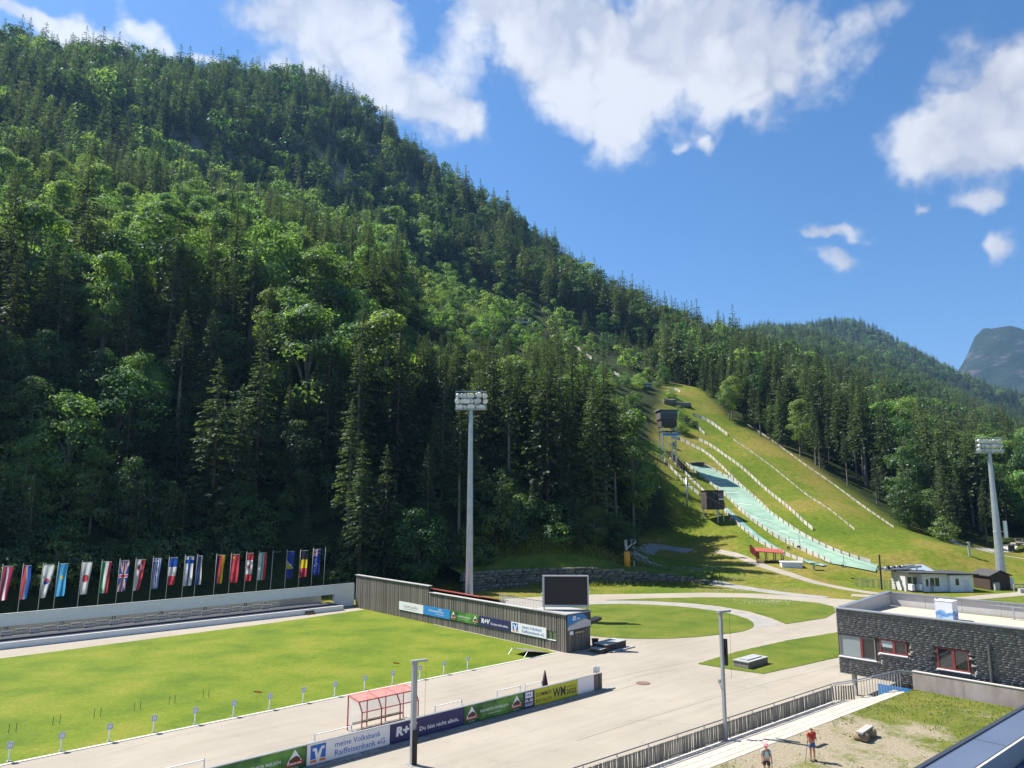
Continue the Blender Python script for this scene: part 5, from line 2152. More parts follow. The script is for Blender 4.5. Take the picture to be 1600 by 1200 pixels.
for i in range(12):
    MB().add([(.0 + i * .26, -.5, .62 - i * .047), (.25 + i * .26, -.5, .62 - (i + .95) * .047), (.25 + i * .26, 1.9, .62 - (i + .95) * .047), (i * .26, 1.9, .62 - i * .047), (.0 + i * .26, -.5, .67 - i * .047), (.25 + i * .26, -.5, .67 - (i + .95) * .047), (.25 + i * .26, 1.9, .67 - (i + .95) * .047), (i * .26, 1.9, .67 - i * .047)],
             [(0, 3, 2, 1), (4, 5, 6, 7), (0, 1, 5, 4), (1, 2, 6, 5), (2, 3, 7, 6), (3, 0, 4, 7)]).build('plank', M_wood, rp)
for y_ in (-.45, 1.85):
    MB().tube((.05, y_, .62), (-.5, y_, .05), .03).build('leg', M_steel, rp)

# ------------------------------------------------------------------ advertising barrier in the stadium
bar = fthing('advertising_barrier', 'long low barrier wall carrying the advertising boards in the stadium', 'barrier', 4.0, -13.2)
MB().box(-36, -1.0, .03, .12, .02, 1.3).build('backing', M_darkwood, bar)
MB().box(-36, -1.0, -.03, .14, 1.305, 1.36).build('top_rail', M_steel, bar)
for i in range(13):
    MB().box(-35.5 + i * 2.9, -35.4 + i * 2.9, .13, .25, 0, 1.28).build('post', M_steel, bar)
boards(bar, -1.0, 0, .02, 1.36, .0, .2)
MB().box(-1.02, .02, .035, .14, .02, 1.3).build('end_frame', M_darkwood, bar)
tile_me = MB().box(-.6, .6, -.55, -.08, 0, .09).mesh('paver', mat('grey_paver', (.2, .2, .2), .85, (.28, .28, .275), 3, bump=.3, rand=.15))
for i in range(31):
    o = put('paver', tile_me, bar)
    o.location = (-36 + i * 1.215, 0, .012 + random.uniform(0, .012))
    o.rotation_euler = (0, 0, random.uniform(-.012, .012))
    if -36 + i * 1.215 > .9:
        break
for kind, a0, a1, lab in (('milk', -34.6, -28.8, 'green board cut off at the bottom edge of the picture'), ('milk', -28.7, -22.85, 'green milk board left of the white bank board on the stadium barrier'), ('bank', -22.78, -16.97, 'white bank board on the stadium barrier below the red shelter'), ('insurer', -16.92, -10.85, 'navy board behind the steel pole on the stadium barrier'),
                          ('milk', -10.8, -5.08, 'green milk board between the navy board and the date board'), ('date', -5.03, -3.93, 'small navy date board on the stadium barrier'), ('event', -3.88, .92, 'yellow green event board on the stadium barrier'), ('plain', .97, 2.96, 'plain white board near the end of the stadium barrier')):
    banner(kind, W(a0, -13.2, .1), FROT, a1 - a0, 1.2, lab, 'boards on the stadium barrier')

# little signs and racks behind the barrier
sg = fthing('sign_post', 'pair of small white signs above the barrier end', 'sign', 3.75, -12.8)
MB().tube((0, 0, 0), (0, 0, 1.9), .025).build('post', M_steel, sg)
MB().box(-.42, -.04, -.02, .02, 1.35, 1.85).build('plate', M_wprint, sg)
MB().box(.05, .4, -.02, .02, 1.3, 1.8).build('plate', M_wprint, sg)
co = fthing('traffic_cone', 'dark pointed cone standing behind the event board', 'cone', -.9, -11.3)
MB().box(-.4, .4, -.4, .4, 0, .08).build('base', M_black, co)
MB().tube((0, 0, .08), (0, 0, 1.95), .42, .06, 10).build('body', mat('dark_red_rubber', (.06, .02, .02), .6), co, True)
for i, (a0, w_, lab) in enumerate(((-21.5, 2.6, 'above the bank board'), (-31.2, 3.0, 'behind the leftmost green board'), (-12.2, 2.4, 'behind the navy board'), (-6.2, 2.4, 'behind the right green board'), (-3.4, 1.8, 'behind the event board'))):
    rk = fthing('ski_rack', 'low white ski rack standing ' + lab, 'rack', a0, -11.6 + .2 * (i % 2))
    for x_ in (0, w_):
        MB().beam((x_, -.3, 0), (x_, 0, 1.35), .05, .05).beam((x_, .3, 0), (x_, 0, 1.35), .05, .05).build('trestle', M_wprint, rk)
    MB().beam((0, 0, 1.25), (w_, 0, 1.25), .06, .04).build('bar', M_wprint, rk)
    MB().beam((0, -.15, .7), (w_, -.15, .7), .05, .04).build('lower_bar', M_wprint, rk)

# red framed shelter
sl = fthing('shelter', 'red framed shelter with clear panes behind the barrier', 'shelter', -17.4, -10.4)
LN, DP = 4.6, 1.9
M_redm = mat('faded_red_frame', (.45, .1, .1), .5)
M_redp = mat('faded_red_sheet', (.55, .2, .18), .4, (.62, .27, .24), 2, alpha=.5)
M_pane = mat('clear_pane', (.9, .95, .95), .03, alpha=.16, spec=.6)
for x_ in (0, LN / 3, 2 * LN / 3, LN):
    MB().beam((x_, 0, 0), (x_, 0, 1.55), .07, .07).beam((x_, 0, 1.55), (x_, .45, 2.15), .07, .07).beam((x_, .45, 2.15), (x_, DP, 2.3), .07, .07).beam((x_, DP, 2.3), (x_, DP, 0), .07, .07).build('frame_rib', M_redm, sl)
for y_, z_ in ((0, 1.55), (.45, 2.15), (DP, 2.3), (DP, .3)):
    MB().beam((0, y_, z_), (LN, y_, z_), .06, .06).build('rail', M_redm, sl)
for k in range(3):
    xa, xb = k * LN / 3 + .05, (k + 1) * LN / 3 - .05
    MB().add([(xa, .45, 2.19), (xb, .45, 2.19), (xb, DP, 2.34), (xa, DP, 2.34), (xa, .45, 2.2), (xb, .45, 2.2), (xb, DP, 2.35), (xa, DP, 2.35)], [(0, 3, 2, 1), (4, 5, 6, 7), (0, 1, 5, 4), (1, 2, 6, 5), (2, 3, 7, 6), (3, 0, 4, 7)]).build('roof_sheet', M_redp, sl)
    MB().add([(xa, .03, 1.57), (xb, .03, 1.57), (xb, .43, 2.12), (xa, .43, 2.12)], [(0, 1, 2, 3)]).build('sloping_pane', M_pane, sl)
    MB().add([(xa, DP, .35), (xb, DP, .35), (xb, DP, 2.25), (xa, DP, 2.25)], [(0, 1, 2, 3)]).build('back_pane', M_pane, sl)
for x_ in (.03, LN - .03):
    MB().add([(x_, .06, .1), (x_, DP - .06, .1), (x_, DP - .06, 2.24), (x_, .5, 2.1), (x_, .06, 1.5)], [(0, 1, 2, 3, 4)]).build('side_pane', M_pane, sl)
MB().box(.3, LN - .3, DP - .45, DP - .1, .42, .48).build('bench', M_darkwood, sl)

# lane marker posts on the lawn edge
M_lane = mat('pale_blue_sign', (.3, .42, .62), .5, (.5, .55, .6), 8)
for i in range(14):
    a_ = -2.757 * i
    if i == 2:
        a_ += .1
    lp = fthing('lane_marker', 'short white post with a small blue plate, %s from the board wall' % ('nearest' if i == 0 else ['', 'second', 'third', 'fourth', 'fifth', 'sixth', 'seventh', 'eighth', 'ninth', 'tenth', 'eleventh', 'twelfth', 'thirteenth', 'fourteenth'][i]), 'post', a_, -.02, 0, 0, 'lane markers along the lawn edge')
    MB().box(-.035, .035, -.035, .035, 0, .95).build('post', M_wprint, lp)
    MB().box(-.12, .12, -.1, .1, 0, .06).build('foot', M_steel, lp)
    pt = MB().box(-.17, .17, -.06, -.036, .78, 1.16).build('plate', M_lane, lp)
    MB().box(-.09, -.02, -.066, -.062, .88, 1.08).box(.02, .1, -.066, -.062, .86, 1.06).build('pale_marks', M_wprint, pt)
# stakes and small markers in the lawn
for i, a_ in enumerate((-35.0, -32.4, -29.8, -27.1, -24.6, -22.0)):
    sk_ = fthing('stake_pair', 'pair of thin dark stakes in the lawn, %s from the left' % ['first', 'second', 'third', 'fourth', 'fifth', 'sixth'][i], 'stakes', a_, 6.4, .03, 0, 'stake pairs in the lawn')
    for x_ in (0, .42):
        MB().tube((x_, 0, -.1), (x_ + .03, 0, .62), .018).build('stake', M_darkwood, sk_)
for (px, py), lab in (((394, 1087), 'left'), ((612, 1041), 'right')):
    p = G(px, py, .035)
    fl = thing('marker_flag', 'tiny orange wind flag lying on the lawn to the ' + lab, 'marker', p)
    MB().tube((0, 0, 0), (.12, 0, .45), .012).build('stick', M_wprint, fl)
    MB().add([(.1, 0, .38), (.75, .15, .28), (.72, .15, .16), (.09, 0, .26)], [(0, 1, 2, 3)]).build('cloth', M_orange, fl)

# ------------------------------------------------------------------ steel poles
def lamp_pole(a, b, z, h, label, arm, lower, wk=1.0):
    o = fthing('steel_pole', label, 'pole', a, b, z)
    MB().box(-.16 * wk, .16 * wk, -.1 * wk, .1 * wk, 0, h).build('shaft', M_pole, o)
    MB().box(-.19 * wk, -.165 * wk, -.13 * wk, .13 * wk, 0, h).box(.165 * wk, .19 * wk, -.13 * wk, .13 * wk, 0, h).build('flanges', M_pole, o)
    MB().box(-.3, .3, -.3, .3, 0, .04).build('foot_plate', M_steel, o)
    MB().beam((-.25, 0, h + .06), (arm, -.1, h + .02), .22, .12).build('top_arm', M_pole, o)
    MB().tube((arm - .05, -.1, h), (arm - .12, -.1, lower), .008).build('cable', M_ink, o)
    return o


p1 = lamp_pole(-17.75, -17.0, 0, 5.95, 'nearest grey steel pole in front of the barrier boards', .85, 1.2, .8)
MB().box(-.1, .16, -.22, -.11, -.0, 2.0).build('cable_box', M_black, p1)
_pa, _pb = Fr(G(1134, 1157, 1.62))
p2 = lamp_pole(_pa, _pb, 1.56, 7.45, 'tall grey steel pole at the picket fence with black loudspeakers', .9, 3.5, .56)
sp_ = MB().box(.26, .46, -.12, .1, 4.3, 5.85).build('loudspeaker', M_black, p2)
MB().box(.15, .26, -.04, .04, 4.9, 5.4).build('bracket', M_black, sp_)
MB().beam((-.45, 0, 3.5), (-.15, 0, 2.9), .05, .05).box(-.5, -.3, -.06, .06, 3.4, 3.6).build('hook', M_steel, p2)


def floodlight_mast(base, h, label, r0, r1, lean, nx, block=None):
    o = thing('floodlight_mast', label, 'floodlight', base)
    MB().tube((0, 0, 0), (0, 0, h), r0, r1, 16).build('mast', M_steel, o)
    W_ = .56 * nx
    th = math.atan2(-base[0], base[1]) * .0
    fr_ = MB()
    for z in (.35, 1.25, 2.15, 2.9):
        fr_.beam((-W_ / 2, 0, h + z - .3), (W_ / 2, 0, h + z - .3), .08, .08)
    for x in (-W_ / 2, -W_ / 6, W_ / 6, W_ / 2):
        fr_.beam((x, 0, h), (x, 0, h + 2.7), .07, .07)
    fr_.build('frame', M_steel, o)
    MB().box(-W_ / 2 - .1, W_ / 2 + .1, -.7, .5, h - .2, h - .1).build('platform', M_steel, o)
    lm = MB().tube((0, 0, 0), (0, -.42, -.16), .24, .44, 12).mesh('lamp', mat('lamp_housing', (.62, .64, .66), .35, metal=.4), True)
    gl = MB().tube((0, -.425, -.163), (0, -.45, -.17), .37, .34, 12).mesh('glass', mat('lamp_glass', (.75, .77, .78), .12), False)
    for j in range(3):
        for i in range(nx):
            l_ = put('lamp', lm, o)
            l_.location = (-W_ / 2 + (i + .5) * W_ / nx + random.uniform(-.06, .06), -.15, h + .35 + j * .85 + random.uniform(-.05, .05))
            l_.rotation_euler = (random.uniform(-.1, .25), 0, random.uniform(-.7, .7))
            put('glass', gl, l_)
    return o


floodlight_mast(W(21.81, 27.0, 0), 28.9, 'tall floodlight mast rising behind the board wall', .56, .3, 0, 8)
bm_ = G(1567, 919)
m2 = floodlight_mast(bm_ + Vector((0, 0, 1.6)), 22.6, 'tall floodlight mast beside the dark hut on the right', .8, .3, 0, 8)
MB().box(-1.3, 1.3, -1.2, 1.2, -1.6, .3).build('concrete_base', M_white, m2)
MB().tube((-1.0, -.4, 8.3), (1.3, -.4, 8.3), .05).build('antenna_bar', M_wprint, m2)
MB().box(.95, 1.5, -.6, -.3, 7.2, 10.2).build('antenna', M_wprint, m2)
MB().tube((.6, -.2, 6.0), (2.0, -.3, 6.0), .06).build('lamp_arm', M_steel, m2)
MB().box(1.7, 2.4, -.7, .1, 4.9, 5.9).build('loudspeaker', M_ink, m2)

# ------------------------------------------------------------------ terrace with steps and picket fence
TROT = FROT - R(2.7)
TO = W(0, -30.2)
TM = Matrix.Translation(TO) @ Matrix.Rotation(TROT, 4, 'Z')


def terrace_material():
    m = bpy.data.materials.new('worn_terrace_grass')
    m.use_nodes = True
    N, L = m.node_tree.nodes, m.node_tree.links
    b = N['Principled BSDF']
    b.inputs['Roughness'].default_value = .95
    b.inputs['Specular IOR Level'].default_value = .1
    g = N.new('ShaderNodeNewGeometry')

    def nz(s, d=7, rg=.65, off=0):
        mp = N.new('ShaderNodeMapping')
        mp.inputs['Location'].default_value = (off, off, 0)
        L.new(g.outputs['Position'], mp.inputs[0])
        n = N.new('ShaderNodeTexNoise')
        n.inputs['Scale'].default_value = s
        n.inputs['Detail'].default_value = d
        n.inputs['Roughness'].default_value = rg
        L.new(mp.outputs[0], n.inputs['Vector'])
        return n.outputs['Fac']

    def rmp(f, st):
        r = N.new('ShaderNodeValToRGB')
        while len(r.color_ramp.elements) < len(st):
            r.color_ramp.elements.new(.5)
        for e, (p, c) in zip(r.color_ramp.elements, st):
            e.position = p
            e.color = (*c, 1)
        L.new(f, r.inputs['Fac'])
        return r.outputs[0]

    grass = rmp(nz(.5), [(.3, (.07, .1, .015)), (.6, (.14, .15, .03)), (.8, (.2, .16, .05))])
    soil = rmp(nz(7, 9, .8), [(.3, (.1, .085, .05)), (.5, (.28, .24, .17)), (.7, (.42, .37, .29))])
    # worn most in the middle of the terrace, green near the concrete wall
    tc = N.new('ShaderNodeTexCoord')
    sp = N.new('ShaderNodeSeparateXYZ')
    L.new(tc.outputs['Object'], sp.inputs[0])
    mr = N.new('ShaderNodeMapRange')
    mr.inputs['From Min'].default_value = 2.0
    mr.inputs['From Max'].default_value = 9.0
    mr.inputs['To Min'].default_value = .13
    mr.inputs['To Max'].default_value = -.16
    L.new(sp.outputs['X'], mr.inputs['Value'])
    ad = N.new('ShaderNodeMath')
    L.new(nz(.33, 5, .6, 3), ad.inputs[0])
    L.new(mr.outputs[0], ad.inputs[1])
    a2 = N.new('ShaderNodeMath')
    a2.operation = 'MULTIPLY_ADD'
    a2.inputs[1].default_value = .5
    L.new(nz(2.6, 8, .75), a2.inputs[0])
    L.new(ad.outputs[0], a2.inputs[2])
    wear = rmp(a2.outputs[0], [(.70, (0, 0, 0)), (.88, (1, 1, 1))])
    mx = N.new('ShaderNodeMixRGB')
    L.new(wear, mx.inputs[0])
    L.new(grass, mx.inputs[1])
    L.new(soil, mx.inputs[2])
    L.new(mx.outputs[0], b.inputs['Base Color'])
    bp = N.new('ShaderNodeBump')
    bp.inputs['Strength'].default_value = .8
    bp.inputs['Distance'].default_value = .08
    L.new(nz(8, 8, .75), bp.inputs['Height'])
    L.new(bp.outputs[0], b.inputs['Normal'])
    return m


TZ = 2.0
ter = put('terrace', MB().prism([(-42, -2.92), (15.2, -2.92), (15.6, -18), (-42, -18)], 0, TZ).mesh('terrace', terrace_material()))
ter.matrix_world = TM
tag(ter, 'raised terrace of worn grass and gravel', kind='structure')
# sparse grass tufts on it
n_ = 7000
P_ = np.c_[rng.uniform(-16, 15, n_), rng.uniform(-14, -3.0, n_)]
w_ = vnoise(P_[:, 0], P_[:, 1], 1.6, 5) * .5 + vnoise(P_[:, 0], P_[:, 1], .6, 6) * .4 + np.clip((P_[:, 0] - 4) / 8, -.3, 1) + .5 * (P_[:, 1] > -3.6)
P_ = P_[w_ > rng.uniform(-.1, .5, n_)]
a_ = rng.random(len(P_)) * 6.28
base = np.c_[P_, np.full(len(P_), TZ - .01)]
dv = unit(np.c_[np.cos(a_) * .8, np.sin(a_) * .8, np.ones(len(P_))])
h_ = rng.uniform(.05, .16, len(P_))
vs, fs = cards(base, dv, unit(np.c_[-np.sin(a_), np.cos(a_), np.zeros(len(P_))]), h_, h_ * .3)
tg_ = put('grass_tufts', fast_mesh('grass_tufts', vs, fs, 4, leaf_material('dry_grass', (.09, .12, .02), (.2, .19, .05), .35, (1.4, 1.4, .7))))
tg_.matrix_world = TM
tag(tg_, 'thin grass tufts on the worn terrace', kind='stuff')

M_step = mat('pale_stone_step', (.38, .35, .295), .9, (.46, .425, .365), 1.2, bump=.2)
stp = thing('seating_steps', 'pale concrete seating steps along the picket fence', 'steps', TO, TROT)
for i, (y0, y1, z, xe) in enumerate(((-1.17, -.36, 1.68, 9.6), (-2.02, -1.22, 1.85, 11.6), (-2.9, -2.07, 2.02, 13.9))):
    x = -42.0
    while x < xe - .5:
        x2 = min(x + 2.0, xe)
        ym = (y0 + y1) / 2
        MB().box(x, x2 - .02, y0, ym - .025, 0, z).build('tread', M_step, stp)
        MB().box(x, x2 - .02, ym + .025, y1 - .02, 0, z - .012).build('tread', M_step, stp)
        x = x2
MB().box(-42, 9.0, -.34, .3, 0, 1.55).build('gutter', M_conc, stp)

fen = thing('picket_fence', 'grey weathered picket fence with steel handrail above the steps', 'fence', TO, TROT)
M_picket = mat('silvered_pickets', (.13, .125, .11), .9, (.34, .32, .28), 2.0, bump=.3, stretch=(4, 4, .4), rand=.3)
PK = []
for s in range(6):
    r_ = random.Random(s)
    b = MB()
    l, k = r_.uniform(-.035, .035), r_.uniform(.045, .062)
    b.add([(-k, 0, 0), (k, 0, 0), (k, .03, 0), (-k, .03, 0), (-k * .9 + l, 0, .96), (k * .9 + l, 0, .97), (k * .9 + l, .03, .97), (-k * .9 + l, .03, .96)], [(0, 3, 2, 1), (4, 5, 6, 7), (0, 1, 5, 4), (1, 2, 6, 5), (2, 3, 7, 6), (3, 0, 4, 7)])
    PK.append(b.mesh('picket', M_picket))
FX0, FX1 = -24.0, 8.9
n_ = int((FX1 - FX0) / .15)
for i in range(n_):
    o = put('picket', random.choice(PK), fen)
    o.location = (FX0 + (i + .5) * .15, random.uniform(-.01, .01), 1.62)
    o.rotation_euler = (0, random.uniform(-.02, .02), random.uniform(-.25, .25))
for z in (1.75, 2.5):
    MB().box(FX0, FX1, .035, .075, z - .03, z + .03).build('rail', M_steel, fen)
MB().tube((FX0, .02, 2.77), (FX1, .02, 2.77), .03, n=8).build('handrail', mat('dark_steel', (.12, .13, .14), .5, metal=.5), fen)
for i in range(14):
    x = FX0 + .5 + i * 2.5
    MB().box(x - .03, x + .03, .08, .14, 1.5, 2.76).build('post', M_steel, fen)
# short return of the fence and the stair railing up to the concrete wall
for i in range(9):
    o = put('picket', random.choice(PK), fen)
    o.location = (FX1 + .12 + i * .17, -.03 - i * .1, 1.66)
    o.rotation_euler = (0, random.uniform(-.03, .03), -.5)
sr = thing('stair_railing', 'grey steel stair railing between the fence and the concrete wall', 'railing', TO, TROT)
RP = [(FX1 + .1, 0, 2.8), (11.2, -1.0, 2.95), (14.6, -2.3, 3.3), (15.3, -2.95, 3.16)]
MB().path(RP, .045, 8).build('handrail', M_steel, sr)
MB().path([(p[0], p[1], p[2] - .13) for p in RP], .03, 6).build('lower_rail', M_steel, sr)
for i in range(15):
    t = i / 14
    k = min(int(t * 2), 1) + (1 if t > .999 else 0)
    s = t * 2 - int(t * 2) if t < 1 else 0
    pa, pb = Vector(RP[1]), Vector(RP[2])
    q = pa.lerp(pb, t)
    MB().box(q.x - .02, q.x + .02, q.y - .02, q.y + .02, 1.5, q.z - .13).build('baluster', M_steel, sr)

M_pink = mat('stained_concrete', (.3, .235, .2), .9, (.45, .4, .36), .8, bump=.25, stretch=(1, 1, .25))
cw = fthing('concrete_wall', 'pinkish stained concrete wall in front of the shingled building', 'wall', 15.7, -33.6)
y = 0.0
for ln in (3.4, 4.2, 4.2, 4.2):
    MB().box(0, .3, -y - ln + .012, -y, 1.0, 3.1).build('slab', M_pink, cw)
    y += ln
MB().box(-.03, .33, -y, .02, 3.105, 3.15).build('coping', mat('pale_coping', (.48, .45, .41), .85), cw)

# ------------------------------------------------------------------ shingled building
BA, BB, BT, BBOT = 16.9, -27.6, 7.0, 1.85
RBU = FROT - math.pi / 2         # local x towards the camera side, local -y faces us
bld = thing('shingled_building', 'dark shingle clad building with a roof terrace', 'building', W(BA, BB), RBU)
BL, BD = 24.0, 10.5
M_shin = mat('larch_shingles', (.17, .162, .152), .9, (.26, .248, .23), 2.0, bump=.3, stretch=(3, 3, 1), contrast=(.3, .7))
wins = [(.12, 2.95, 3.2, 4.9), (3.3, 5.3, 3.9, 4.95), (7.4, 9.5, 3.4, 4.92)]
core = MB()
# wall core with window openings: columns between the windows
xs = [0.0]
for (a, b_, c, d) in wins:
    core.box(xs[-1], a, .08, .4, BBOT + .02, BT - .1)
    core.box(a, b_, .08, .4, BBOT + .02, c)
    core.box(a, b_, .08, .4, d, BT - .1)
    xs.append(b_)
core.box(xs[-1], BL, .08, .4, BBOT + .02, BT - .1)
core.box(0, .3, .41, BD, BBOT + .02, BT - .1)
core.build('wall_core', M_darkwood, bld)
MB().box(5.8, BL, .5, BD - .1, -.2, BBOT).build('lower_storey', M_conc, bld)
MB().box(.3, BL, .41, BD, BBOT + .03, BBOT + .25).build('floor_slab', M_conc, bld)
# shingles in courses, each its own little board, joined
sv, sf = [], []
rows = np.arange(BBOT, BT - .12, .165)
for ri, z in enumerate(rows):
    x = -.02 - random.uniform(0, .3)
    while x < BL:
        w = random.uniform(.3, .62)
        x0, x1 = max(x, -.02), min(x + w - .008, BL)
        h = .178
        hit = any(x0 < b_ + .02 and x1 > a - .02 and z + .15 > c - .04 and z < d + .02 for a, b_, c, d in wins)
        if not hit and x1 > x0 + .03:
            y0, y1 = -.012 - random.uniform(0, .018), .09
            k = len(sv)
            sv += [(x0, y0, z), (x1, y0, z), (x1, .078, z), (x0, .078, z), (x0, y1 - .02, z + h), (x1, y1 - .02, z + h), (x1, .079, z + h), (x0, .079, z + h)]
            sf += [(k, k + 1, k + 5, k + 4), (k, k + 3, k + 2, k + 1), (k + 1, k + 2, k + 6, k + 5), (k, k + 4, k + 7, k + 3), (k + 4, k + 5, k + 6, k + 7)]
        x += w
so = put('shingles', fast_mesh('shingles', np.array(sv), np.array(sf), 4, M_shin), bld)
so['kind'] = 'stuff'
# shade each shingle differently
nt = M_shin.node_tree
gN = nt.nodes.new('ShaderNodeNewGeometry')
hN = nt.nodes.new('ShaderNodeHueSaturation')
mN = nt.nodes.new('ShaderNodeMapRange')
mN.inputs['To Min'].default_value = .86
mN.inputs['To Max'].default_value = 1.2
nt.links.new(gN.outputs['Random Per Island'], mN.inputs['Value'])
nt.links.new(mN.outputs[0], hN.inputs['Value'])
lk = nt.nodes['Principled BSDF'].inputs['Base Color'].links[0]
nt.links.new(lk.from_socket, hN.inputs['Color'])
nt.links.new(hN.outputs[0], nt.nodes['Principled BSDF'].inputs['Base Color'])
M_winred = mat('dark_red_frame', (.24, .045, .045), .5)
M_glass = mat('window_glass', (.02, .025, .03), .04, spec=.9)
M_glassl = mat('pale_window_glass', (.25, .3, .3), .05, spec=.9)
for i, (a, b_, c, d) in enumerate(wins):
    w = MB()
    e = .09
    w.box(a, b_, .04, .16, c, c + e).box(a, b_, .04, .16, d - e, d).box(a, a + e, .04, .16, c + e, d - e).box(b_ - e, b_, .04, .16, c + e, d - e)
    fr_ = w.build('window', M_winred if i else mat('grey_window_frame', (.2, .2, .2), .5), bld)
    mid = {0: a + 1.75, 1: a + 1.05, 2: a + 1.1}[i]
    MB().box(mid - .09, mid + .09, .03, .17, c + e, d - e).build('mullion', M_winred, fr_)
    MB().box(a + e, mid - .09, .1, .12, c + e, d - e).build('pane', M_glassl if i == 0 else M_glass, fr_)
    MB().box(mid + .09, b_ - e, .1, .12, c + e, d - e).build('pane', M_glass, fr_)
    if i == 1:
        MB().box(a + e, mid - .09, .085, .095, c + .45, d - e).build('blind', mat('pale_blind', (.4, .45, .45), .8), fr_)
    MB().box(a - .06, b_ + .06, -.1, .1, c - .07, c - .005).build('sill', M_wprint, fr_)
MB().box(-.03, BL, -.12, .45, BT - .1, BT - .02).build('roof_edge', mat('zinc_edge', (.3, .31, .33), .5, metal=.4), bld)
MB().tube((10.9, -.09, BBOT), (10.9, -.09, 5.6), .11, n=10).build('downpipe', mat('dark_zinc', (.13, .135, .14), .5, metal=.5), bld)
MB().box(.4, BL, .5, BD - .4, 6.05, 6.2).build('roof_deck', mat('deck_planks', (.4, .34, .27), .85, (.47, .41, .33), 1.5, stretch=(8, .4, 1)), bld)
M_parapet = mat('pale_parapet_board', (.5, .48, .45), .8, (.55, .53, .5), 2)
# parapets: end (left) and back, made of boards with a zinc cap
MB().add([(.15, .45, 6.2), (.15, BD, 6.2), (.15, BD, 7.35), (.15, .45, 6.98), (.4, .45, 6.2), (.4, BD, 6.2), (.4, BD, 7.35), (.4, .45, 6.98)], [(0, 1, 2, 3), (7, 6, 5, 4), (0, 4, 5, 1), (1, 5, 6, 2), (2, 6, 7, 3), (3, 7, 4, 0)]).build('end_parapet', M_parapet, bld)
MB().add([(.05, .4, 7.0), (.5, .4, 7.0), (.5, BD + .1, 7.4), (.05, BD + .1, 7.4), (.05, .4, 7.05), (.5, .4, 7.05), (.5, BD + .1, 7.45), (.05, BD + .1, 7.45)], [(0, 3, 2, 1), (4, 5, 6, 7), (0, 1, 5, 4), (1, 2, 6, 5), (2, 3, 7, 6), (3, 0, 4, 7)]).build('end_capping', mat('zinc_cap', (.3, .33, .38), .4, metal=.6), bld)
for i in range(8):
    x0 = .42 + i * 2.9
    MB().box(x0, x0 + 2.88, BD - .1, BD, 6.2, 7.3).build('back_parapet_board', M_parapet, bld)
MB().box(.3, BL, BD - .25, BD + .15, 7.31, 7.38).build('back_capping', mat('zinc_cap', (.3, .33, .38), .4, metal=.6), bld)
for x_ in (10.2, 13.5, 17):
    MB().box(x_, x_ + .08, BD - 1.2, BD - 1.1, 6.2, 7.25).build('rail_post', M_steel, bld)
MB().beam((8.6, BD - 1.15, 7.2), (20, BD - 1.15, 7.2), .06, .06).beam((8.6, BD - 1.15, 6.75), (20, BD - 1.15, 6.75), .04, .04).beam((10.3, BD - 1.15, 6.3), (13.4, BD - 1.15, 7.15), .05, .05).build('roof_railing', M_steel, bld)
for x_ in (.5, 4.6):
    MB().box(x_, x_ + .3, 1.0, 1.3, 0, BBOT).build('column', M_conc, bld)
MB().box(3.0, 7.0, -.2, -.1, .2, 1.55).build('blue_panel', mat('blue_tarpaulin', (.03, .2, .5), .5), bld)
tb = thing('covered_crate', 'crate on the roof terrace wrapped in a printed mountain banner', 'crate', W(21.6, -33.6, 6.2), RBU)


def mountain_print():
    m = bpy.data.materials.new('mountain_print')
    m.use_nodes = True
    N, L = m.node_tree.nodes, m.node_tree.links
    b = N['Principled BSDF']
    b.inputs['Roughness'].default_value = .6
    tc = N.new('ShaderNodeTexCoord')
    sp = N.new('ShaderNodeSeparateXYZ')
    L.new(tc.outputs['Object'], sp.inputs[0])
    n = N.new('ShaderNodeTexNoise')
    n.inputs['Scale'].default_value = 1.6
    n.inputs['Detail'].default_value = 6
    L.new(tc.outputs['Object'], n.inputs['Vector'])
    ma = N.new('ShaderNodeMath')
    ma.operation = 'MULTIPLY_ADD'
    ma.inputs[1].default_value = 1.5
    L.new(n.outputs['Fac'], ma.inputs[0])
    ml = N.new('ShaderNodeMath')
    ml.operation = 'MULTIPLY'
    ml.inputs[1].default_value = -1.0
    L.new(sp.outputs['Z'], ml.inputs[0])
    L.new(ml.outputs[0], ma.inputs[2])
    r = N.new('ShaderNodeValToRGB')
    r.color_ramp.elements.new(.5)
    r.color_ramp.elements.new(.5)
    for e, p, c in zip(r.color_ramp.elements, (.0, .02, .3, .6), ((.7, .72, .74), (.25, .45, .72), (.06, .2, .5), (.45, .6, .75))):
        e.position = p
        e.color = (*c, 1)
    L.new(ma.outputs[0], r.inputs['Fac'])
    L.new(r.outputs[0], b.inputs['Base Color'])
    return m


MB().box(0, 1.25, 0, 1.25, .04, 1.5).build('wrapped_sides', mountain_print(), tb)
MB().box(-.02, 1.27, -.02, 1.27, 1.51, 1.55).build('lid', M_wprint, tb)
for x_ in (.0, 1.2):
    MB().box(x_, x_ + .06, .02, .08, 1.55, 1.7).build('corner_post', M_wprint, tb)

# hatch on the grass wedge
hb_ = fthing('timber_hatch', 'low timber hatch with a grey lid on the grass wedge', 'hatch', 19.6, -17.7, .04, .0)
MB().box(0, 3.6, 0, 1.55, 0, .55).build('box', M_wood, hb_)
MB().box(-.06, 3.66, -.06, 1.6, .555, .63).build('lid', M_podtop, hb_)
MB().box(.5, 3.1, .35, 1.2, .632, .72).build('upper_lid', M_podtop, hb_)

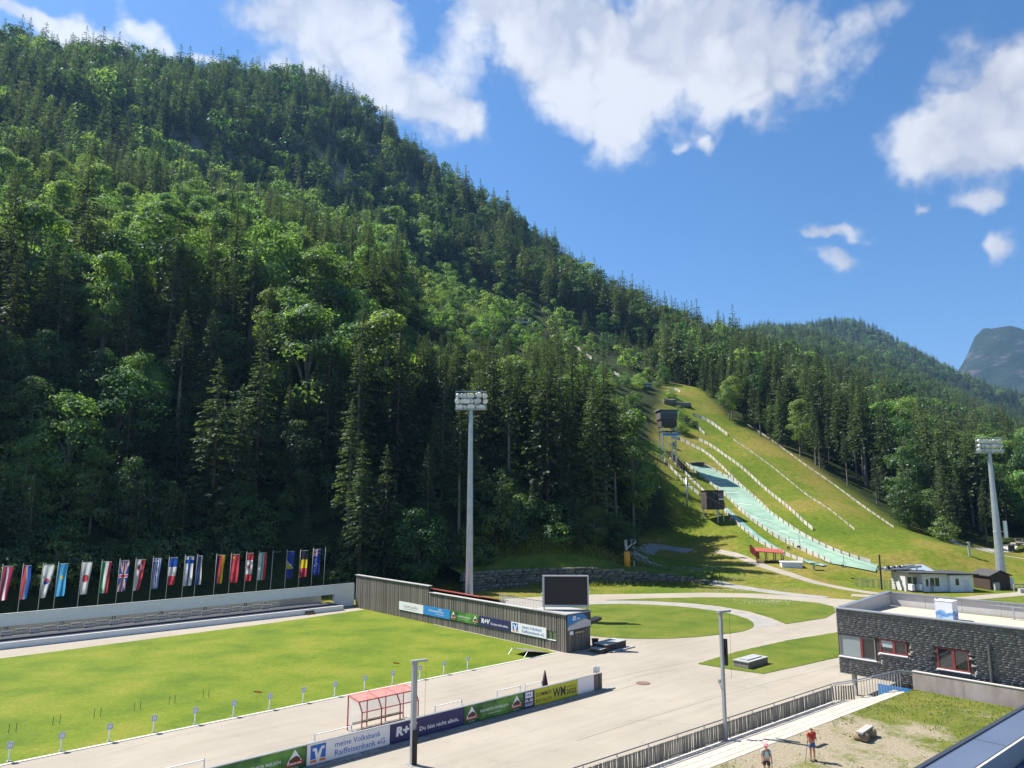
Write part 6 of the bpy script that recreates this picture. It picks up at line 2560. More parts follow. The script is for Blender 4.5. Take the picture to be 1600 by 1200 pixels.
# log bench on the terrace
def log_bench():
    px, py = 1352, 1154
    p = G(px, py, TZ)
    o = thing('log_bench', 'rough log bench with a grey plank seat on the terrace', 'bench', p, TROT + .12)
    M_log = mat('cut_log', (.2, .14, .09), .9, (.3, .23, .16), 5, bump=.4)
    MB().box(-.95, .95, -.2, .2, .46, .56).build('seat', mat('grey_plank', (.3, .285, .26), .9, (.4, .38, .35), 3, stretch=(.4, 5, 1)), o)
    for x in (-.6, .6):
        MB().tube((x - .02, -.38, .23), (x + .02, .38, .23), .235, .235, 12).build('log', M_log, o, True)


log_bench()

# metal parapet and roof of the building below the camera
rf = fthing('metal_roof', 'blue grey sheet metal roof and parapet in the near corner', 'roof', -30, -52.0, 0, R(-2.0))
M_zinc = mat('blue_zinc', (.24, .28, .36), .32, (.3, .34, .42), .5, metal=.75, bump=.1, bscale=2)
M_zincd = mat('dark_zinc_flashing', (.08, .09, .11), .45, metal=.6)
for i in range(12):
    x0 = -14 + i * 2.4
    MB().box(x0, x0 + 2.38, -.42, 0, 12.46, 12.5).build('parapet_sheet', M_zinc, rf)
MB().box(-14, 14.8, 0, .06, 11.9, 12.52).build('outer_lip', M_zincd, rf)
MB().box(-14, 14.8, -.46, -.425, 12.2, 12.49).build('inner_flashing', M_conc, rf)
MB().box(-14, 14.8, -20, -.47, 12.1, 12.2).build('roof_sheet', mat('glossy_blue_zinc', (.08, .13, .3), .18, (.1, .16, .34), .4, metal=.6), rf)
for i in range(10):
    MB().box(-13.6 + i * 2.4, -13.57 + i * 2.4, -20, -.48, 12.2, 12.25).build('standing_seam', M_zinc, rf)
MB().box(-13.8, 14.6, -20, -.1, 0, 12.08).build('wall', M_conc, rf)

# ------------------------------------------------------------------ ski jumping hill
M_board = mat('weathered_white_board', (.38, .365, .33), .85, (.52, .5, .46), 1.5, rand=.15)
M_oldwood = mat('grey_rail_wood', (.25, .24, .2), .9, (.38, .36, .31), 2, rand=.2)


def resample(pts, step):
    pts = [Vector(p) for p in pts]
    out = [pts[0].copy()]
    acc = 0.0
    for a, b in zip(pts[:-1], pts[1:]):
        L_ = (b - a).length
        d = 0.0
        while acc + (L_ - d) >= step:
            d += step - acc
            out.append(a.lerp(b, d / L_))
            acc = 0.0
        acc += L_ - d
    return out


def board_line(name, label, px, h, m=M_board, step=2.6, posts=True, group=None, thick=.07, lift=.0, cat='barrier'):
    P = smooth_open([on_slope(*p) for p in px], 8)
    P = resample(P, step)
    o = thing(name, label, cat, P[0], 0, group)
    for i, (a, b) in enumerate(zip(P[:-1], P[1:])):
        a, b = a - P[0], b - P[0]
        d = (b - a).normalized()
        n = Vector((d.y, -d.x, 0)).normalized() * thick
        a2, b2 = a + d * .04, b - d * .04
        u0, u1 = Vector((0, 0, lift - .1)), Vector((0, 0, lift + h))
        vs = [a2 + u0, b2 + u0, b2 + u0 + n, a2 + u0 + n, a2 + u1, b2 + u1, b2 + u1 + n, a2 + u1 + n]
        MB().add(vs, [(0, 3, 2, 1), (4, 5, 6, 7), (0, 1, 5, 4), (1, 2, 6, 5), (2, 3, 7, 6), (3, 0, 4, 7)]).build('board', m, o)
        if posts:
            q = a + n * 1.6
            MB().box(q.x - .06, q.x + .06, q.y - .06, q.y + .06, q.z - .4, q.z + h + .12).build('post', M_darkwood, o)
    return o


def mat_strip(name, label, left, right, m, marks):
    Lp = smooth_open([on_slope(*p) for p in left], 10)
    Rp = smooth_open([on_slope(*p) for p in right], 10)
    n = 60

    def at(P, t):
        i = t * (len(P) - 1)
        k = min(int(i), len(P) - 2)
        return P[k].lerp(P[k + 1], i - k)
    o = thing(name, label, 'ski jump', Lp[0])
    K = 6
    b = MB()
    for i in range(n + 1):
        a, c = at(Lp, i / n), at(Rp, i / n)
        for k in range(K + 1):
            q = a.lerp(c, k / K)
            z = max(a.z + (c.z - a.z) * k / K, hz(q.x, q.y)) + .22
            b.v.append((q.x - Lp[0].x, q.y - Lp[0].y, z - Lp[0].z))
    for i in range(n):
        for k in range(K):
            j = i * (K + 1) + k
            b.f.append((j, j + 1, j + K + 2, j + K + 1))
    b.build('plastic_mat', m, o, True)
    for t in marks:
        a, c = at(Lp, t), at(Rp, t)
        p, q = a.lerp(c, .12), a.lerp(c, .62)
        d = (at(Lp, t + .01) - a).normalized() * .22
        up = Vector((0, 0, .36))
        s = Lp[0]
        MB().add([p + up - s, q + up - s, q + up + d - s, p + up + d - s], [(0, 1, 2, 3)]).build('distance_line', M_wprint, o)
    return o


M_mat = mat('green_jump_mat', (.17, .28, .21), .75, (.26, .38, .29), .25, coords='World', bump=.3, bscale=3, stretch=(1, 1, 1))
M_matb = mat('teal_jump_mat', (.1, .22, .22), .75, (.22, .34, .3), .25, coords='World', bump=.3, bscale=3)
ml = ((1071.5, 725.6), (1091.8, 742.5), (1116.5, 761.6), (1136.8, 778.5), (1152.5, 794), (1179.5, 816.8), (1211, 839), (1242.5, 855), (1274, 869.6), (1300, 882), (1368, 895))
mr = ((1102, 729), (1130, 743.6), (1157, 760.5), (1179.5, 779.6), (1204, 803), (1235.8, 825.8), (1265, 843.8), (1298.8, 860.6), (1332.5, 873), (1352, 879), (1372, 884))
mat_strip('landing_slope', 'wide green plastic landing slope of the larger ski jump', ml, mr, M_mat, (.17, .26, .36, .47, .56, .63))
sl_ = ((1131, 797), (1139, 806.6), (1161.5, 828), (1184, 846), (1202, 856), (1231, 869.6), (1263, 881), (1285, 886))
sr_ = ((1136, 794), (1157, 813.4), (1179.5, 832.5), (1202, 849), (1231, 865), (1255, 875), (1275, 880), (1292, 884))
mat_strip('landing_slope', 'narrow teal plastic landing slope of the smaller ski jump', sl_, sr_, M_matb, (.3, .55))
board_line('side_boards', 'white side boards on the left of the wide green landing slope', ml[:-1], .85)
board_line('side_boards', 'white side boards on the right of the wide green landing slope', mr, .9)
board_line('side_boards', 'white side boards on the left of the narrow teal landing slope', sl_[:-1], .8)
board_line('side_boards', 'white board line curving down from the judges tower', ((1050, 684), (1065, 688.7), (1091, 702), (1106, 711), (1123, 726), (1147.5, 750.6), (1166, 767.5), (1181, 780.6), (1202, 801)), .9)
board_line('side_boards', 'long white board line in the middle of the grass slope', ((1091, 688), (1110, 697), (1134, 714), (1155, 729), (1175.6, 747), (1198, 767.5), (1222.5, 787), (1241, 803), (1258, 819), (1276, 833)), .9)
board_line('side_boards', 'short white board line high on the grass slope', ((1083.8, 650), (1106, 658.8), (1125, 672), (1138, 682)), 1.1)
board_line('side_boards', 'stepped white board line right of the judges tower', ((1057.5, 648), (1080, 660.6), (1091, 670), (1102.5, 680)), .9)
board_line('slope_rail', 'grey timber rail running down the middle of the big slope', ((1145.6, 687), (1175.6, 707.5), (1203.8, 728), (1232, 750.6), (1258, 772), (1287.5, 791), (1318, 814), (1339, 831)), .42, M_oldwood, 3.2, True)
board_line('slope_rail', 'grey timber rail along the right forest edge of the slope', ((1168, 664), (1203.8, 687), (1232, 707.6), (1258, 727), (1287.5, 747), (1321, 771.5), (1366, 804), (1400, 827)), .5, M_oldwood, 3.2, True)
board_line('side_boards', 'white board line near the top of the clearing by the trees', ((1046, 608), (1056, 610), (1064, 614)), .9, posts=False)

# in-run of the smaller jump beside the trees
ir = board_line('inrun_track', 'white inrun track of the smaller ski jump beside the trees', ((1036, 719), (1045, 729), (1058, 743), (1072, 757), (1086, 769), (1099, 779)), 1.0, posts=True)
board_line('inrun_track', 'second white inrun edge beside the black stairway', ((1046, 716), (1058, 728), (1072, 742), (1086, 756), (1102, 772)), .9, posts=True)
pa, pb = on_slope(1044, 712), on_slope(1072, 741)
stw = thing('stairway', 'dark timber stairway on trestles beside the inrun', 'stairs', pa)
n_ = 26
for i in range(n_):
    q = pa.lerp(pb, i / n_) - pa
    MB().box(q.x - .8, q.x + .8, q.y - .25, q.y + .25, q.z + 1.2, q.z + 1.34).build('tread', M_darkwood, stw)
for s in (-.85, .85):
    d = pb - pa
    MB().beam((s, 0, 1.2), (d.x + s, d.y, d.z + 1.2), .12, .3).beam((s, 0, 2.2), (d.x + s, d.y, d.z + 2.2), .08, .1).build('stringer', M_darkwood, stw)
for i in range(7):
    q = pa.lerp(pb, (i + .3) / 7) - pa
    MB().beam((q.x - .8, q.y, q.z - .8), (q.x - .8, q.y, q.z + 2.2), .12, .12).beam((q.x + .8, q.y, q.z - .8), (q.x + .8, q.y, q.z + 2.2), .12, .12).beam((q.x - .8, q.y, q.z - .4), (q.x + .8, q.y, q.z + 1.1), .08, .08).build('trestle', M_darkwood, stw)

# judges tower
jt_b = on_slope(1044, 722)
dj = math.hypot(jt_b.x, jt_b.y)
top = D(1041, 640, dj)
jh = top.z - jt_b.z
jt = thing('judges_tower', 'dark timber judges tower on tall posts above the inrun', 'tower', jt_b, .15)
for x, y in ((-2.0, -1.6), (2.0, -1.6), (-2.0, 1.6), (2.0, 1.6)):
    MB().box(x - .16, x + .16, y - .16, y + .16, -1.5, jh - 5.2).build('post', M_steel, jt)
MB().box(-2.4, 2.4, -1.9, 1.9, jh - 5.4, jh - 3.2).build('lower_cabin', M_darkwood, jt)
MB().box(-2.7, 2.6, -2.0, 2.0, jh - 3.1, jh - .5).build('upper_cabin', mat('dark_grey_boards', (.07, .068, .066), .85, (.11, .105, .1), 3, stretch=(1, 1, 6)), jt)
MB().box(-2.5, 2.45, -2.03, -2.005, jh - 1.5, jh - .8).build('window_band', M_glass, jt)
MB().box(-3.1, 3.1, -2.4, 2.4, jh - .45, jh - .2).build('roof', mat('grey_sheet_roof', (.25, .25, .26), .6), jt)
MB().box(-2.2, 3.4, -2.1, -1.7, jh - 8.0, jh - 7.3).build('blue_sign', M_sky, jt)
MB().box(-2.4, 2.4, -1.9, 1.9, jh - 6.8, jh - 6.6).build('landing', M_darkwood, jt)
for z in (jh - 12, jh - 9):
    MB().beam((-2, -1.6, z), (2, -1.6, z + 2.5), .1, .1).beam((2, -1.6, z), (-2, -1.6, z + 2.5), .1, .1).build('brace', M_steel, jt)
ko = thing('takeoff_hut', 'low dark takeoff structure at the top of the green slope', 'hut', on_slope(1088, 728), .3)
MB().box(-2.2, 2.2, -.8, .8, -.3, 1.0).build('body', M_darkwood, ko)
MB().box(-1.0, 2.6, -1.2, .9, 1.02, 1.15).build('roof', mat('pale_blue_sheet', (.3, .36, .42), .4), ko)

# box tower on posts
bx_b = on_slope(1120, 812)
dj = math.hypot(bx_b.x, bx_b.y)
t0, t1 = D(1113, 796, dj), D(1113, 767, dj)
bt = thing('timber_cabin_tower', 'dark timber cabin on two steel legs beside the small jump', 'tower', bx_b, .1)
w_ = 27 / FPX * dj * .98
z0_, z1_ = t0.z - bx_b.z, t1.z - bx_b.z
cx_ = t0.x - bx_b.x
MB().box(cx_ - w_ / 2, cx_ + w_ / 2, -2, 2, z0_, z1_).build('cabin', mat('tarred_boards', (.035, .03, .026), .9, (.14, .12, .1), 1.2, stretch=(4, 4, .5), contrast=(.45, .75)), bt)
MB().box(cx_ - w_ / 2 - .2, cx_ + w_ / 2 + .2, -2.2, 2.2, z1_ + .02, z1_ + .15).build('roof', M_darkwood, bt)
MB().box(cx_ + w_ * .18, cx_ + w_ * .48, -2.05, -1.99, z1_ - 1.9, z1_ - .5).build('window', M_glass, bt)
MB().box(cx_ + w_ * .2, cx_ + w_ * .5, -2.12, -2.0, z1_ - 2.3, z1_ - 1.95).build('window_shelf', M_wprint, bt)
MB().box(cx_ + w_ / 2 + .02, cx_ + w_ / 2 + .3, -2.0, -1.4, z0_ + .3, z0_ + 1.7).build('orange_panel', M_orange, bt)
for x in (cx_ + w_ * .12, cx_ + w_ * .46):
    MB().box(x - .1, x + .1, -1.8, -1.6, -1.0, z0_).build('leg', M_steel, bt)
for x in (cx_ - w_ * .4, cx_ + w_ * .46):
    MB().box(x - .1, x + .1, 1.5, 1.7, -2.0, z0_).build('leg', M_steel, bt)

# chairlift ---------------------------------------------------------
pyb = on_slope(1074, 795)
dj = math.hypot(pyb.x, pyb.y)
pt_ = D(1077, 745, dj)
py_ = thing('lift_pylon', 'grey chairlift pylon with cross arms near the dark trees', 'pylon', pyb)
ph_ = pt_.z - pyb.z
MB().tube((0, 0, -1), (0, 0, ph_), .28, .2, 10).build('mast', M_steel, py_, True)
MB().box(-2.3, 2.3, -.15, .15, ph_ - .2, ph_).box(-1.6, 1.6, -.1, .1, ph_ - 2.3, ph_ - 2.1).build('cross_arm', M_darkwood, py_)
for s in (-2.1, 2.1):
    MB().box(s - .12, s + .12, -1.3, 1.3, ph_ - 1.0, ph_ - .7).build('roller_set', M_black, py_)
    MB().beam((s, 0, ph_ - .8), (s, 0, ph_ + .8), .08, .08).build('hanger', M_darkwood, py_)
stb = G(1392, 921)
cable_end = stb + Vector((-1.5, 0, 3.6))
for s in (-2.1, 2.1):
    a = Vector((pyb.x + s, pyb.y, pyb.z + ph_ - .8))
    b = cable_end + Vector((s * .6, s, 0))
    P = []
    for i in range(21):
        t = i / 20
        q = a.lerp(b, t)
        q.z -= 4.0 * t * (1 - t) * 1.6
        P.append(q)
    cb = thing('lift_cable', 'thin lift cable on the %s side running to the valley station' % ('left' if s < 0 else 'right'), 'cable', a)
    MB().path([p - a for p in P], .022, 5).build('rope', M_ink, cb)
    if s < 0:
        CP1 = P
    else:
        CP2 = P


def chair(p, label):
    o = thing('lift_chair', label, 'lift chair', p, .6, 'chairs hanging on the lift')
    MB().tube((0, 0, 0), (0, 0, -1.7), .035).build('hanger', M_ink, o)
    MB().path([(-.45, 0, -2.6), (-.45, 0, -1.75), (.45, 0, -1.75), (.45, 0, -2.6)], .03).build('frame', M_steel, o)
    MB().box(-.45, .45, -.2, .3, -2.66, -2.6).build('seat', M_darkwood, o)
    MB().box(-.45, .45, .28, .33, -2.5, -2.1).build('backrest', M_darkwood, o)


for P, t, lab in ((CP1, .36, 'chair of the lift hanging over the upper green slope'), (CP1, .66, 'left of the two chairs hanging close together over the green slope'), (CP2, .66, 'right of the two chairs hanging close together over the green slope'), (CP2, .88, 'chair of the lift nearest to the valley station')):
    chair(P[int(t * 20)], lab)
vs_b = thing('valley_station', 'grey chairlift valley station machinery beside the white building', 'lift station', stb, .2)
MB().tube((-1.8, 0, 0), (-1.8, 0, 6.0), .16, .13, 10).build('signal_mast', M_ink, vs_b)
MB().tube((2.2, .3, 0), (2.2, .3, 3.2), .35, .3, 10).build('column', M_steel, vs_b)
MB().tube((1.6, .3, 3.5), (1.6, .3, 3.75), 2.0, 2.0, 24).build('bull_wheel', M_steel, vs_b)
for i in range(8):
    t = i * math.pi / 4
    MB().beam((1.6, .3, 3.85), (1.6 + 1.9 * math.cos(t), .3 + 1.9 * math.sin(t), 3.85), .1, .1).build('spoke', M_ink, vs_b)
MB().beam((-1.6, -.6, 3.4), (6.0, -.6, 3.9), .25, .35).beam((-1.6, 1.0, 3.4), (6.0, 1.0, 3.9), .25, .35).build('frame_beam', M_steel, vs_b)
for i in range(7):
    MB().tube((-1.2 + i * .55, -.9, 3.75 + .03 * i), (-1.2 + i * .55, -.6, 3.75 + .03 * i), .26, .26, 10).build('roller', M_ink if i % 2 else M_steel, vs_b)
MB().beam((2.2, .3, 2.9), (4.8, .3, 1.2), .2, .2).beam((4.8, -.9, 0), (4.8, -.9, 3.9), .2, .2).beam((4.8, 1.2, 0), (4.8, 1.2, 3.9), .2, .2).build('support', M_steel, vs_b)
MB().box(3.6, 5.6, -.8, 1.0, 1.0, 2.6).build('drive_housing', mat('pale_grey_paint', (.42, .46, .5), .5), vs_b)
MB().add([(4.2, -1.6, 3.0), (8.2, -1.6, 3.0), (8.2, 1.6, 4.0), (4.2, 1.6, 4.0)], [(0, 1, 2, 3)]).add([(4.2, -1.6, 2.9), (8.2, -1.6, 2.9), (8.2, 1.6, 3.9), (4.2, 1.6, 3.9)], [(0, 1, 2, 3)]).build('canopy', mat('pale_blue_sheet', (.3, .36, .42), .4), vs_b)
# paddock fence
f0, f1 = G(1338, 917), G(1458, 925)
pfn = thing('paddock_fence', 'grey wire and post fence in front of the lift station', 'fence', f0, math.atan2(f1.y - f0.y, f1.x - f0.x))
fl_ = (f1 - f0).length
for i in range(14):
    MB().box(i * fl_ / 13 - .06, i * fl_ / 13 + .06, -.06, .06, 0, 1.55).build('post', M_oldwood, pfn)
for z in (.25, .6, .95, 1.3, 1.5):
    MB().box(0, fl_, -.02, .02, z, z + .05).build('rail', M_oldwood, pfn)
for i in range(60):
    x = random.uniform(0, fl_)
    MB().beam((x, .03, .1), (x + random.uniform(-.1, .1), .03, 1.5), .02, .02).build('wire_stay', M_oldwood, pfn)

# white lift building
h0, h1, h2 = G(1455, 922.5), G(1486, 925), G(1521, 924.5)
wb = thing('lift_building', 'low white rendered building with a dark flat roof edge', 'building', h1, math.atan2((h2 - h1).y, (h2 - h1).x))
wl = (h2 - h1).length
bl = 13.0
M_wsh = mat('white_plaster', (.72, .74, .76), .85, (.66, .68, .7), 1)
MB().box(0, wl, 0, 5.5, 0, 2.75).build('wall', M_wsh, wb)
MB().box(-4.6, -.02, .6, 5.4, 0, 2.95).build('wing_wall', M_wsh, wb)
MB().box(-7.2, -4.62, 1.4, 5.3, 0, 3.05).build('rear_wall', mat('grey_plaster', (.5, .5, .5), .85), wb)
MB().add([(-7.6, -.1, 3.15), (wl + 1.0, -.5, 2.78), (wl + 1.0, 6, 2.78), (-7.6, 6, 3.15), (-7.6, -.1, 3.35), (wl + 1.0, -.5, 2.98), (wl + 1.0, 6, 2.98), (-7.6, 6, 3.35)], [(0, 3, 2, 1), (4, 5, 6, 7), (0, 1, 5, 4), (1, 2, 6, 5), (2, 3, 7, 6), (3, 0, 4, 7)]).build('roof', mat('dark_roof_edge', (.06, .058, .055), .7), wb)
wn_ = MB().box(1.0, 1.6, -.03, .02, 1.1, 2.2).build('window', M_glass, wb)
MB().box(.95, 1.65, -.08, -.01, 1.0, 1.09).build('sill', M_wprint, wn_)
MB().box(2.5, 3.4, -.03, .01, .02, 2.0).build('door', mat('pale_door', (.55, .6, .65), .6), wb)
for x in (-3.2, -2.3):
    MB().box(x, x + .7, .56, .62, .9, 2.3).build('window', M_glass, wb)
MB().box(-4.0, -3.6, .54, .62, .9, 2.1).build('window', M_glass, wb)
for x in (-6.8, -5.8):
    MB().box(x, x + .7, 1.36, 1.42, .9, 2.4).build('window', M_glass, wb)
for x in (-5.5, -6.9):
    MB().box(x, x + .5, .2, 1.3, .3, 1.3).build('bench_block', M_wprint, wb)
hh_ = G(1548, 922)
dh = thing('dark_hut', 'small dark brown hut with a gable roof behind the right mast', 'hut', hh_, .2)
MB().box(0, 4.2, 0, 3.6, 0, 2.3).build('wall', mat('brown_cladding', (.05, .032, .026), .85, (.08, .05, .04), 3), dh)
MB().extrude([(-.3, -.3, 2.3), (2.1, -.3, 3.2), (4.5, -.3, 2.3), (4.5, -.3, 2.45), (2.1, -.3, 3.35), (-.3, -.3, 2.45)], (0, 4.2, 0)).build('roof', mat('dark_roof_edge', (.06, .058, .055), .7), dh)
MB().extrude([(0, .01, 2.29), (4.2, .01, 2.29), (2.1, .01, 3.12)], (0, .1, 0)).build('gable', mat('brown_cladding', (.05, .032, .026), .85), dh)
MB().box(.4, 1.4, -.6, -.1, 0, 1.3).build('electrical_cabinet', M_board, dh)
rr = thing('road_railing', 'grey timber railing at the right picture edge', 'railing', G(1585, 925), .1)
for i in range(8):
    MB().box(i * 1.6, i * 1.6 + .12, 0, .12, 0, 1.3).build('post', M_oldwood, rr)
for z in (.55, 1.15):
    MB().box(0, 12.5, -.05, 0, z, z + .2).build('rail', M_oldwood, rr)
MB().box(-.2, 12.5, -1.6, -1.0, 0, .7).build('kerb_wall', M_conc, rr)
br_ = thing('footbridge', 'small timber footbridge at the forest foot on the right', 'bridge', on_slope(1583, 853), .05)
MB().box(0, 14, -1, 1, .5, .9).build('deck', M_oldwood, br_)
for z in (1.4, 2.0):
    MB().box(0, 14, -1.05, -.95, z, z + .18).build('rail', M_oldwood, br_)
for i in range(8):
    MB().box(i * 2, i * 2 + .15, -1.05, -.93, .9, 2.2).build('post', M_oldwood, br_)
MB().box(0.4, 1.4, -.9, .9, -1.2, .5).box(12.4, 13.6, -.9, .9, -1.2, .5).build('abutment', M_conc, br_)
lpn = thing('lift_pylon', 'short dark pylon in the meadow left of the right mast', 'pylon', on_slope(1515, 869))
MB().box(-.2, .2, -.2, .2, -.3, 3.0).build('mast', M_steel, lpn)
MB().box(-.9, .9, -.15, .15, 2.4, 2.7).build('cross_arm', M_ink, lpn)

# red roofed deck with its fence and white store
rd_b = on_slope(1186, 879)
rd = thing('deck_shelter', 'open shelter with a flat red roof beside the small jump', 'shelter', rd_b, -.25)
MB().add([(-.6, -1.6, 2.3), (5.0, -1.6, 2.0), (5.0, 3.0, 2.4), (-.6, 3.0, 2.7), (-.6, -1.6, 2.45), (5.0, -1.6, 2.15), (5.0, 3.0, 2.55), (-.6, 3.0, 2.85)], [(0, 3, 2, 1), (4, 5, 6, 7), (0, 1, 5, 4), (1, 2, 6, 5), (2, 3, 7, 6), (3, 0, 4, 7)]).build('roof', M_redroof, rd)
for x in (-.3, 1.5, 3.2, 4.7):
    for y in (-1.3, 2.6):
        MB().box(x - .08, x + .08, y - .08, y + .08, -1.0, 2.2).build('post', M_darkwood, rd)
MB().box(-.5, 4.9, -1.4, 2.8, -.5, .15).build('deck', M_darkwood, rd)
for x in (-.3, 1.5, 3.2):
    MB().beam((x, -1.35, .2), (x + 1.6, -1.35, 1.0), .07, .07).beam((x + 1.6, -1.35, .2), (x, -1.35, 1.0), .07, .07).build('brace', M_darkwood, rd)
rfn = thing('red_fence', 'short red plank fence left of the red roofed shelter', 'fence', on_slope(1172, 863))
e_ = on_slope(1186, 874) - on_slope(1172, 863)
for i in range(9):
    q = e_ * (i / 9)
    MB().box(q.x, q.x + .32, q.y, q.y + .06, q.z - .3, q.z + 1.5).build('plank', M_redroof, rfn)
ws = thing('white_store', 'small flat white store box beside the red roofed shelter', 'store box', on_slope(1222, 887), -.2)
MB().box(0, 3.8, 0, 2.6, -.3, 1.0).build('body', M_wsh, ws)
MB().box(-.15, 3.95, -.15, 2.75, 1.0, 1.12).build('lid', M_wprint, ws)
tb_ = thing('measuring_table', 'small grey stand at the end of the narrow landing slope', 'stand', on_slope(1272, 890))
MB().box(-.15, .15, -.15, .15, -.2, 1.2).build('leg', M_steel, tb_)
MB().box(-.9, .9, -.5, .5, 1.2, 1.35).build('top', M_mat, tb_)

# snow gun on its orange tower
sgb = on_slope(980, 889)
sgd = math.hypot(sgb.x, sgb.y)
u_ = sgd / FPX
sn = thing('snow_gun', 'grey snow gun on a yellow orange round tower by the path', 'snow gun', sgb)
M_yel = mat('yellow_orange_paint', (.72, .3, .02), .5)
MB().tube((0, 0, -.3), (0, 0, 26 * u_), 4.8 * u_, 4.6 * u_, 20).build('tower', M_yel, sn, True)
MB().tube((0, 0, 26 * u_), (0, 0, 27.5 * u_), 4.0 * u_, 4.0 * u_, 16).build('collar', M_ink, sn)
MB().tube((-.3 * u_, 0, 27 * u_), (-1.2 * u_, 0, 43 * u_), 2.4 * u_, 2.0 * u_, 10).build('post', M_pole, sn)
MB().beam((.5 * u_, 0, 30 * u_), (8.5 * u_, 0, 37 * u_), 1.8 * u_, 2.0 * u_).build('arm', M_pole, sn)
fan_ = MB().tube((9 * u_, 2.6 * u_, 40 * u_), (10.5 * u_, -3.5 * u_, 40.5 * u_), 4.0 * u_, 3.6 * u_, 16).build('fan_barrel', M_pole, sn)
MB().tube((10.3 * u_, -3.55 * u_, 40.5 * u_), (10.35 * u_, -3.7 * u_, 40.5 * u_), 3.3 * u_, 3.3 * u_, 16).build('fan_mouth', M_ink, fan_)
MB().box(-3.6 * u_, -1.6 * u_, -.6 * u_, .6 * u_, 34 * u_, 42 * u_).build('control_box', M_pole, sn)
bo_ = thing('bollard', 'short grey bollard right of the snow gun', 'bollard', on_slope(991, 888))
MB().tube((0, 0, -.2), (0, 0, 1.35), .22, .2, 10).build('body', M_pole, bo_)
MB().tube((0, 0, 1.35), (0, 0, 1.45), .24, .18, 10).build('cap', M_pole, bo_)

# high on the spur: start house, upper in-run, small hut and line pole
def at_dist(px, py, d):
    q = D(px, py, d)
    q.z = hz(q.x, q.y)
    return q


sb = on_slope(815, 512)
sd_ = math.hypot(sb.x, sb.y)
u_ = sd_ / FPX
sh_ = thing('start_house', 'grey start platform with antennas at the top of the inrun', 'start house', sb)
MB().box(-17 * u_, 15 * u_, -2, 4, 6 * u_, 8 * u_).build('deck', mat('pale_deck', (.5, .52, .52), .7), sh_)
for x in (-10, 0, 9):
    MB().box(x * u_ - .2, x * u_ + .2, -1, -.6, -3, 6 * u_).build('post', M_oldwood, sh_)
MB().add([(-9 * u_, -1, 8 * u_), (5 * u_, -1, 8 * u_), (1 * u_, -1, 15 * u_), (-4 * u_, -1, 13 * u_), (-9 * u_, 3, 8 * u_), (5 * u_, 3, 8 * u_), (1 * u_, 3, 15 * u_), (-4 * u_, 3, 13 * u_)], [(0, 1, 2, 3), (7, 6, 5, 4), (0, 4, 5, 1), (1, 5, 6, 2), (2, 6, 7, 3), (3, 7, 4, 0)]).build('cabin', M_oldwood, sh_)
for x in (-4, 1, 4):
    MB().beam((x * u_, 0, 8 * u_), (x * u_ + 1, 0, 20 * u_), .15, .15).build('antenna', M_oldwood, sh_)
board_line('inrun_track', 'pale upper inrun ramp descending the wooded spur', ((888, 533), (900, 543), (912, 553), (926, 563)), 1.6, posts=True, step=4)
board_line('inrun_track', 'short lower piece of the upper inrun on the spur', ((958, 583), (972, 592), (986, 601)), 1.4, posts=True, step=4)
oh = on_slope(1006, 606)
hu = math.hypot(oh.x, oh.y) / FPX
oh_ = thing('spur_hut', 'small hut with a pale flat roof on the spur', 'hut', oh, .1)
MB().box(-9 * hu, 9 * hu, -2, 2, -1, 4.5 * hu).build('body', M_darkwood, oh_)
MB().box(-12 * hu, 11 * hu, -2.6, 2.6, 4.6 * hu, 6 * hu).build('roof', mat('pale_flat_roof', (.4, .41, .41), .6), oh_)
MB().box(1 * hu, 8 * hu, -2.05, -1.98, .5 * hu, 3.8 * hu).build('window', M_glassl, oh_)
lp0 = on_slope(1014, 592)
lu = math.hypot(lp0.x, lp0.y) / FPX
lp_ = thing('power_pole', 'lone timber pole with a fork at its top beside the spur hut', 'pole', lp0)
MB().tube((0, 0, -1), (0, 0, 44 * lu), .24, .16, 8).build('shaft', mat('brown_pole', (.16, .11, .07), .9), lp_)
MB().beam((-3.4 * lu, 0, 41 * lu), (3.4 * lu, 0, 41 * lu), .15, .2).beam((-3.4 * lu, 0, 41 * lu), (-3.4 * lu, 0, 45 * lu), .12, .12).beam((3.4 * lu, 0, 41 * lu), (3.4 * lu, 0, 45 * lu), .12, .12).build('cross_arm', mat('brown_pole', (.16, .11, .07), .9), lp_)
rk_ = on_slope(1044, 630)
bb_ = thing('boulder', 'large grey boulder on the spur above the judges tower', 'boulder', rk_)
o = put('rock', STONES[2], bb_)
o.scale = (5, 4, 3)
o = put('rock', STONES[4], bb_)
o.scale = (7, 4, 2.2)
o.location = (5, 1, -.6)

# lone bush in the meadow and shrubs
p_ = on_slope(1478, 847)
o = place_single('shrub', p_.x, p_.y, p_.z, 1.0, 1.15, 1.05, 1478, 847, 190, 0, 'round green bush standing alone at the foot of the grass slope')
o['group'] = 'lone bushes'
for i, (px, py, s, v) in enumerate(((1062, 655, .9, 0), (1072, 664, .8, 1), (1058, 674, .9, 0), (1068, 678, .75, 0), (1085, 668, .6, 1), (1050, 622, .8, 0), (1030, 606, .9, 0), (1052, 700, .5, 1))):
    p_ = on_slope(px, py)
    place_single('shrub', p_.x, p_.y, p_.z, i * 1.3, s, s, px, py, 260, v, 'light green bush among the boards near the judges tower')['group'] = 'bushes by the judges tower'
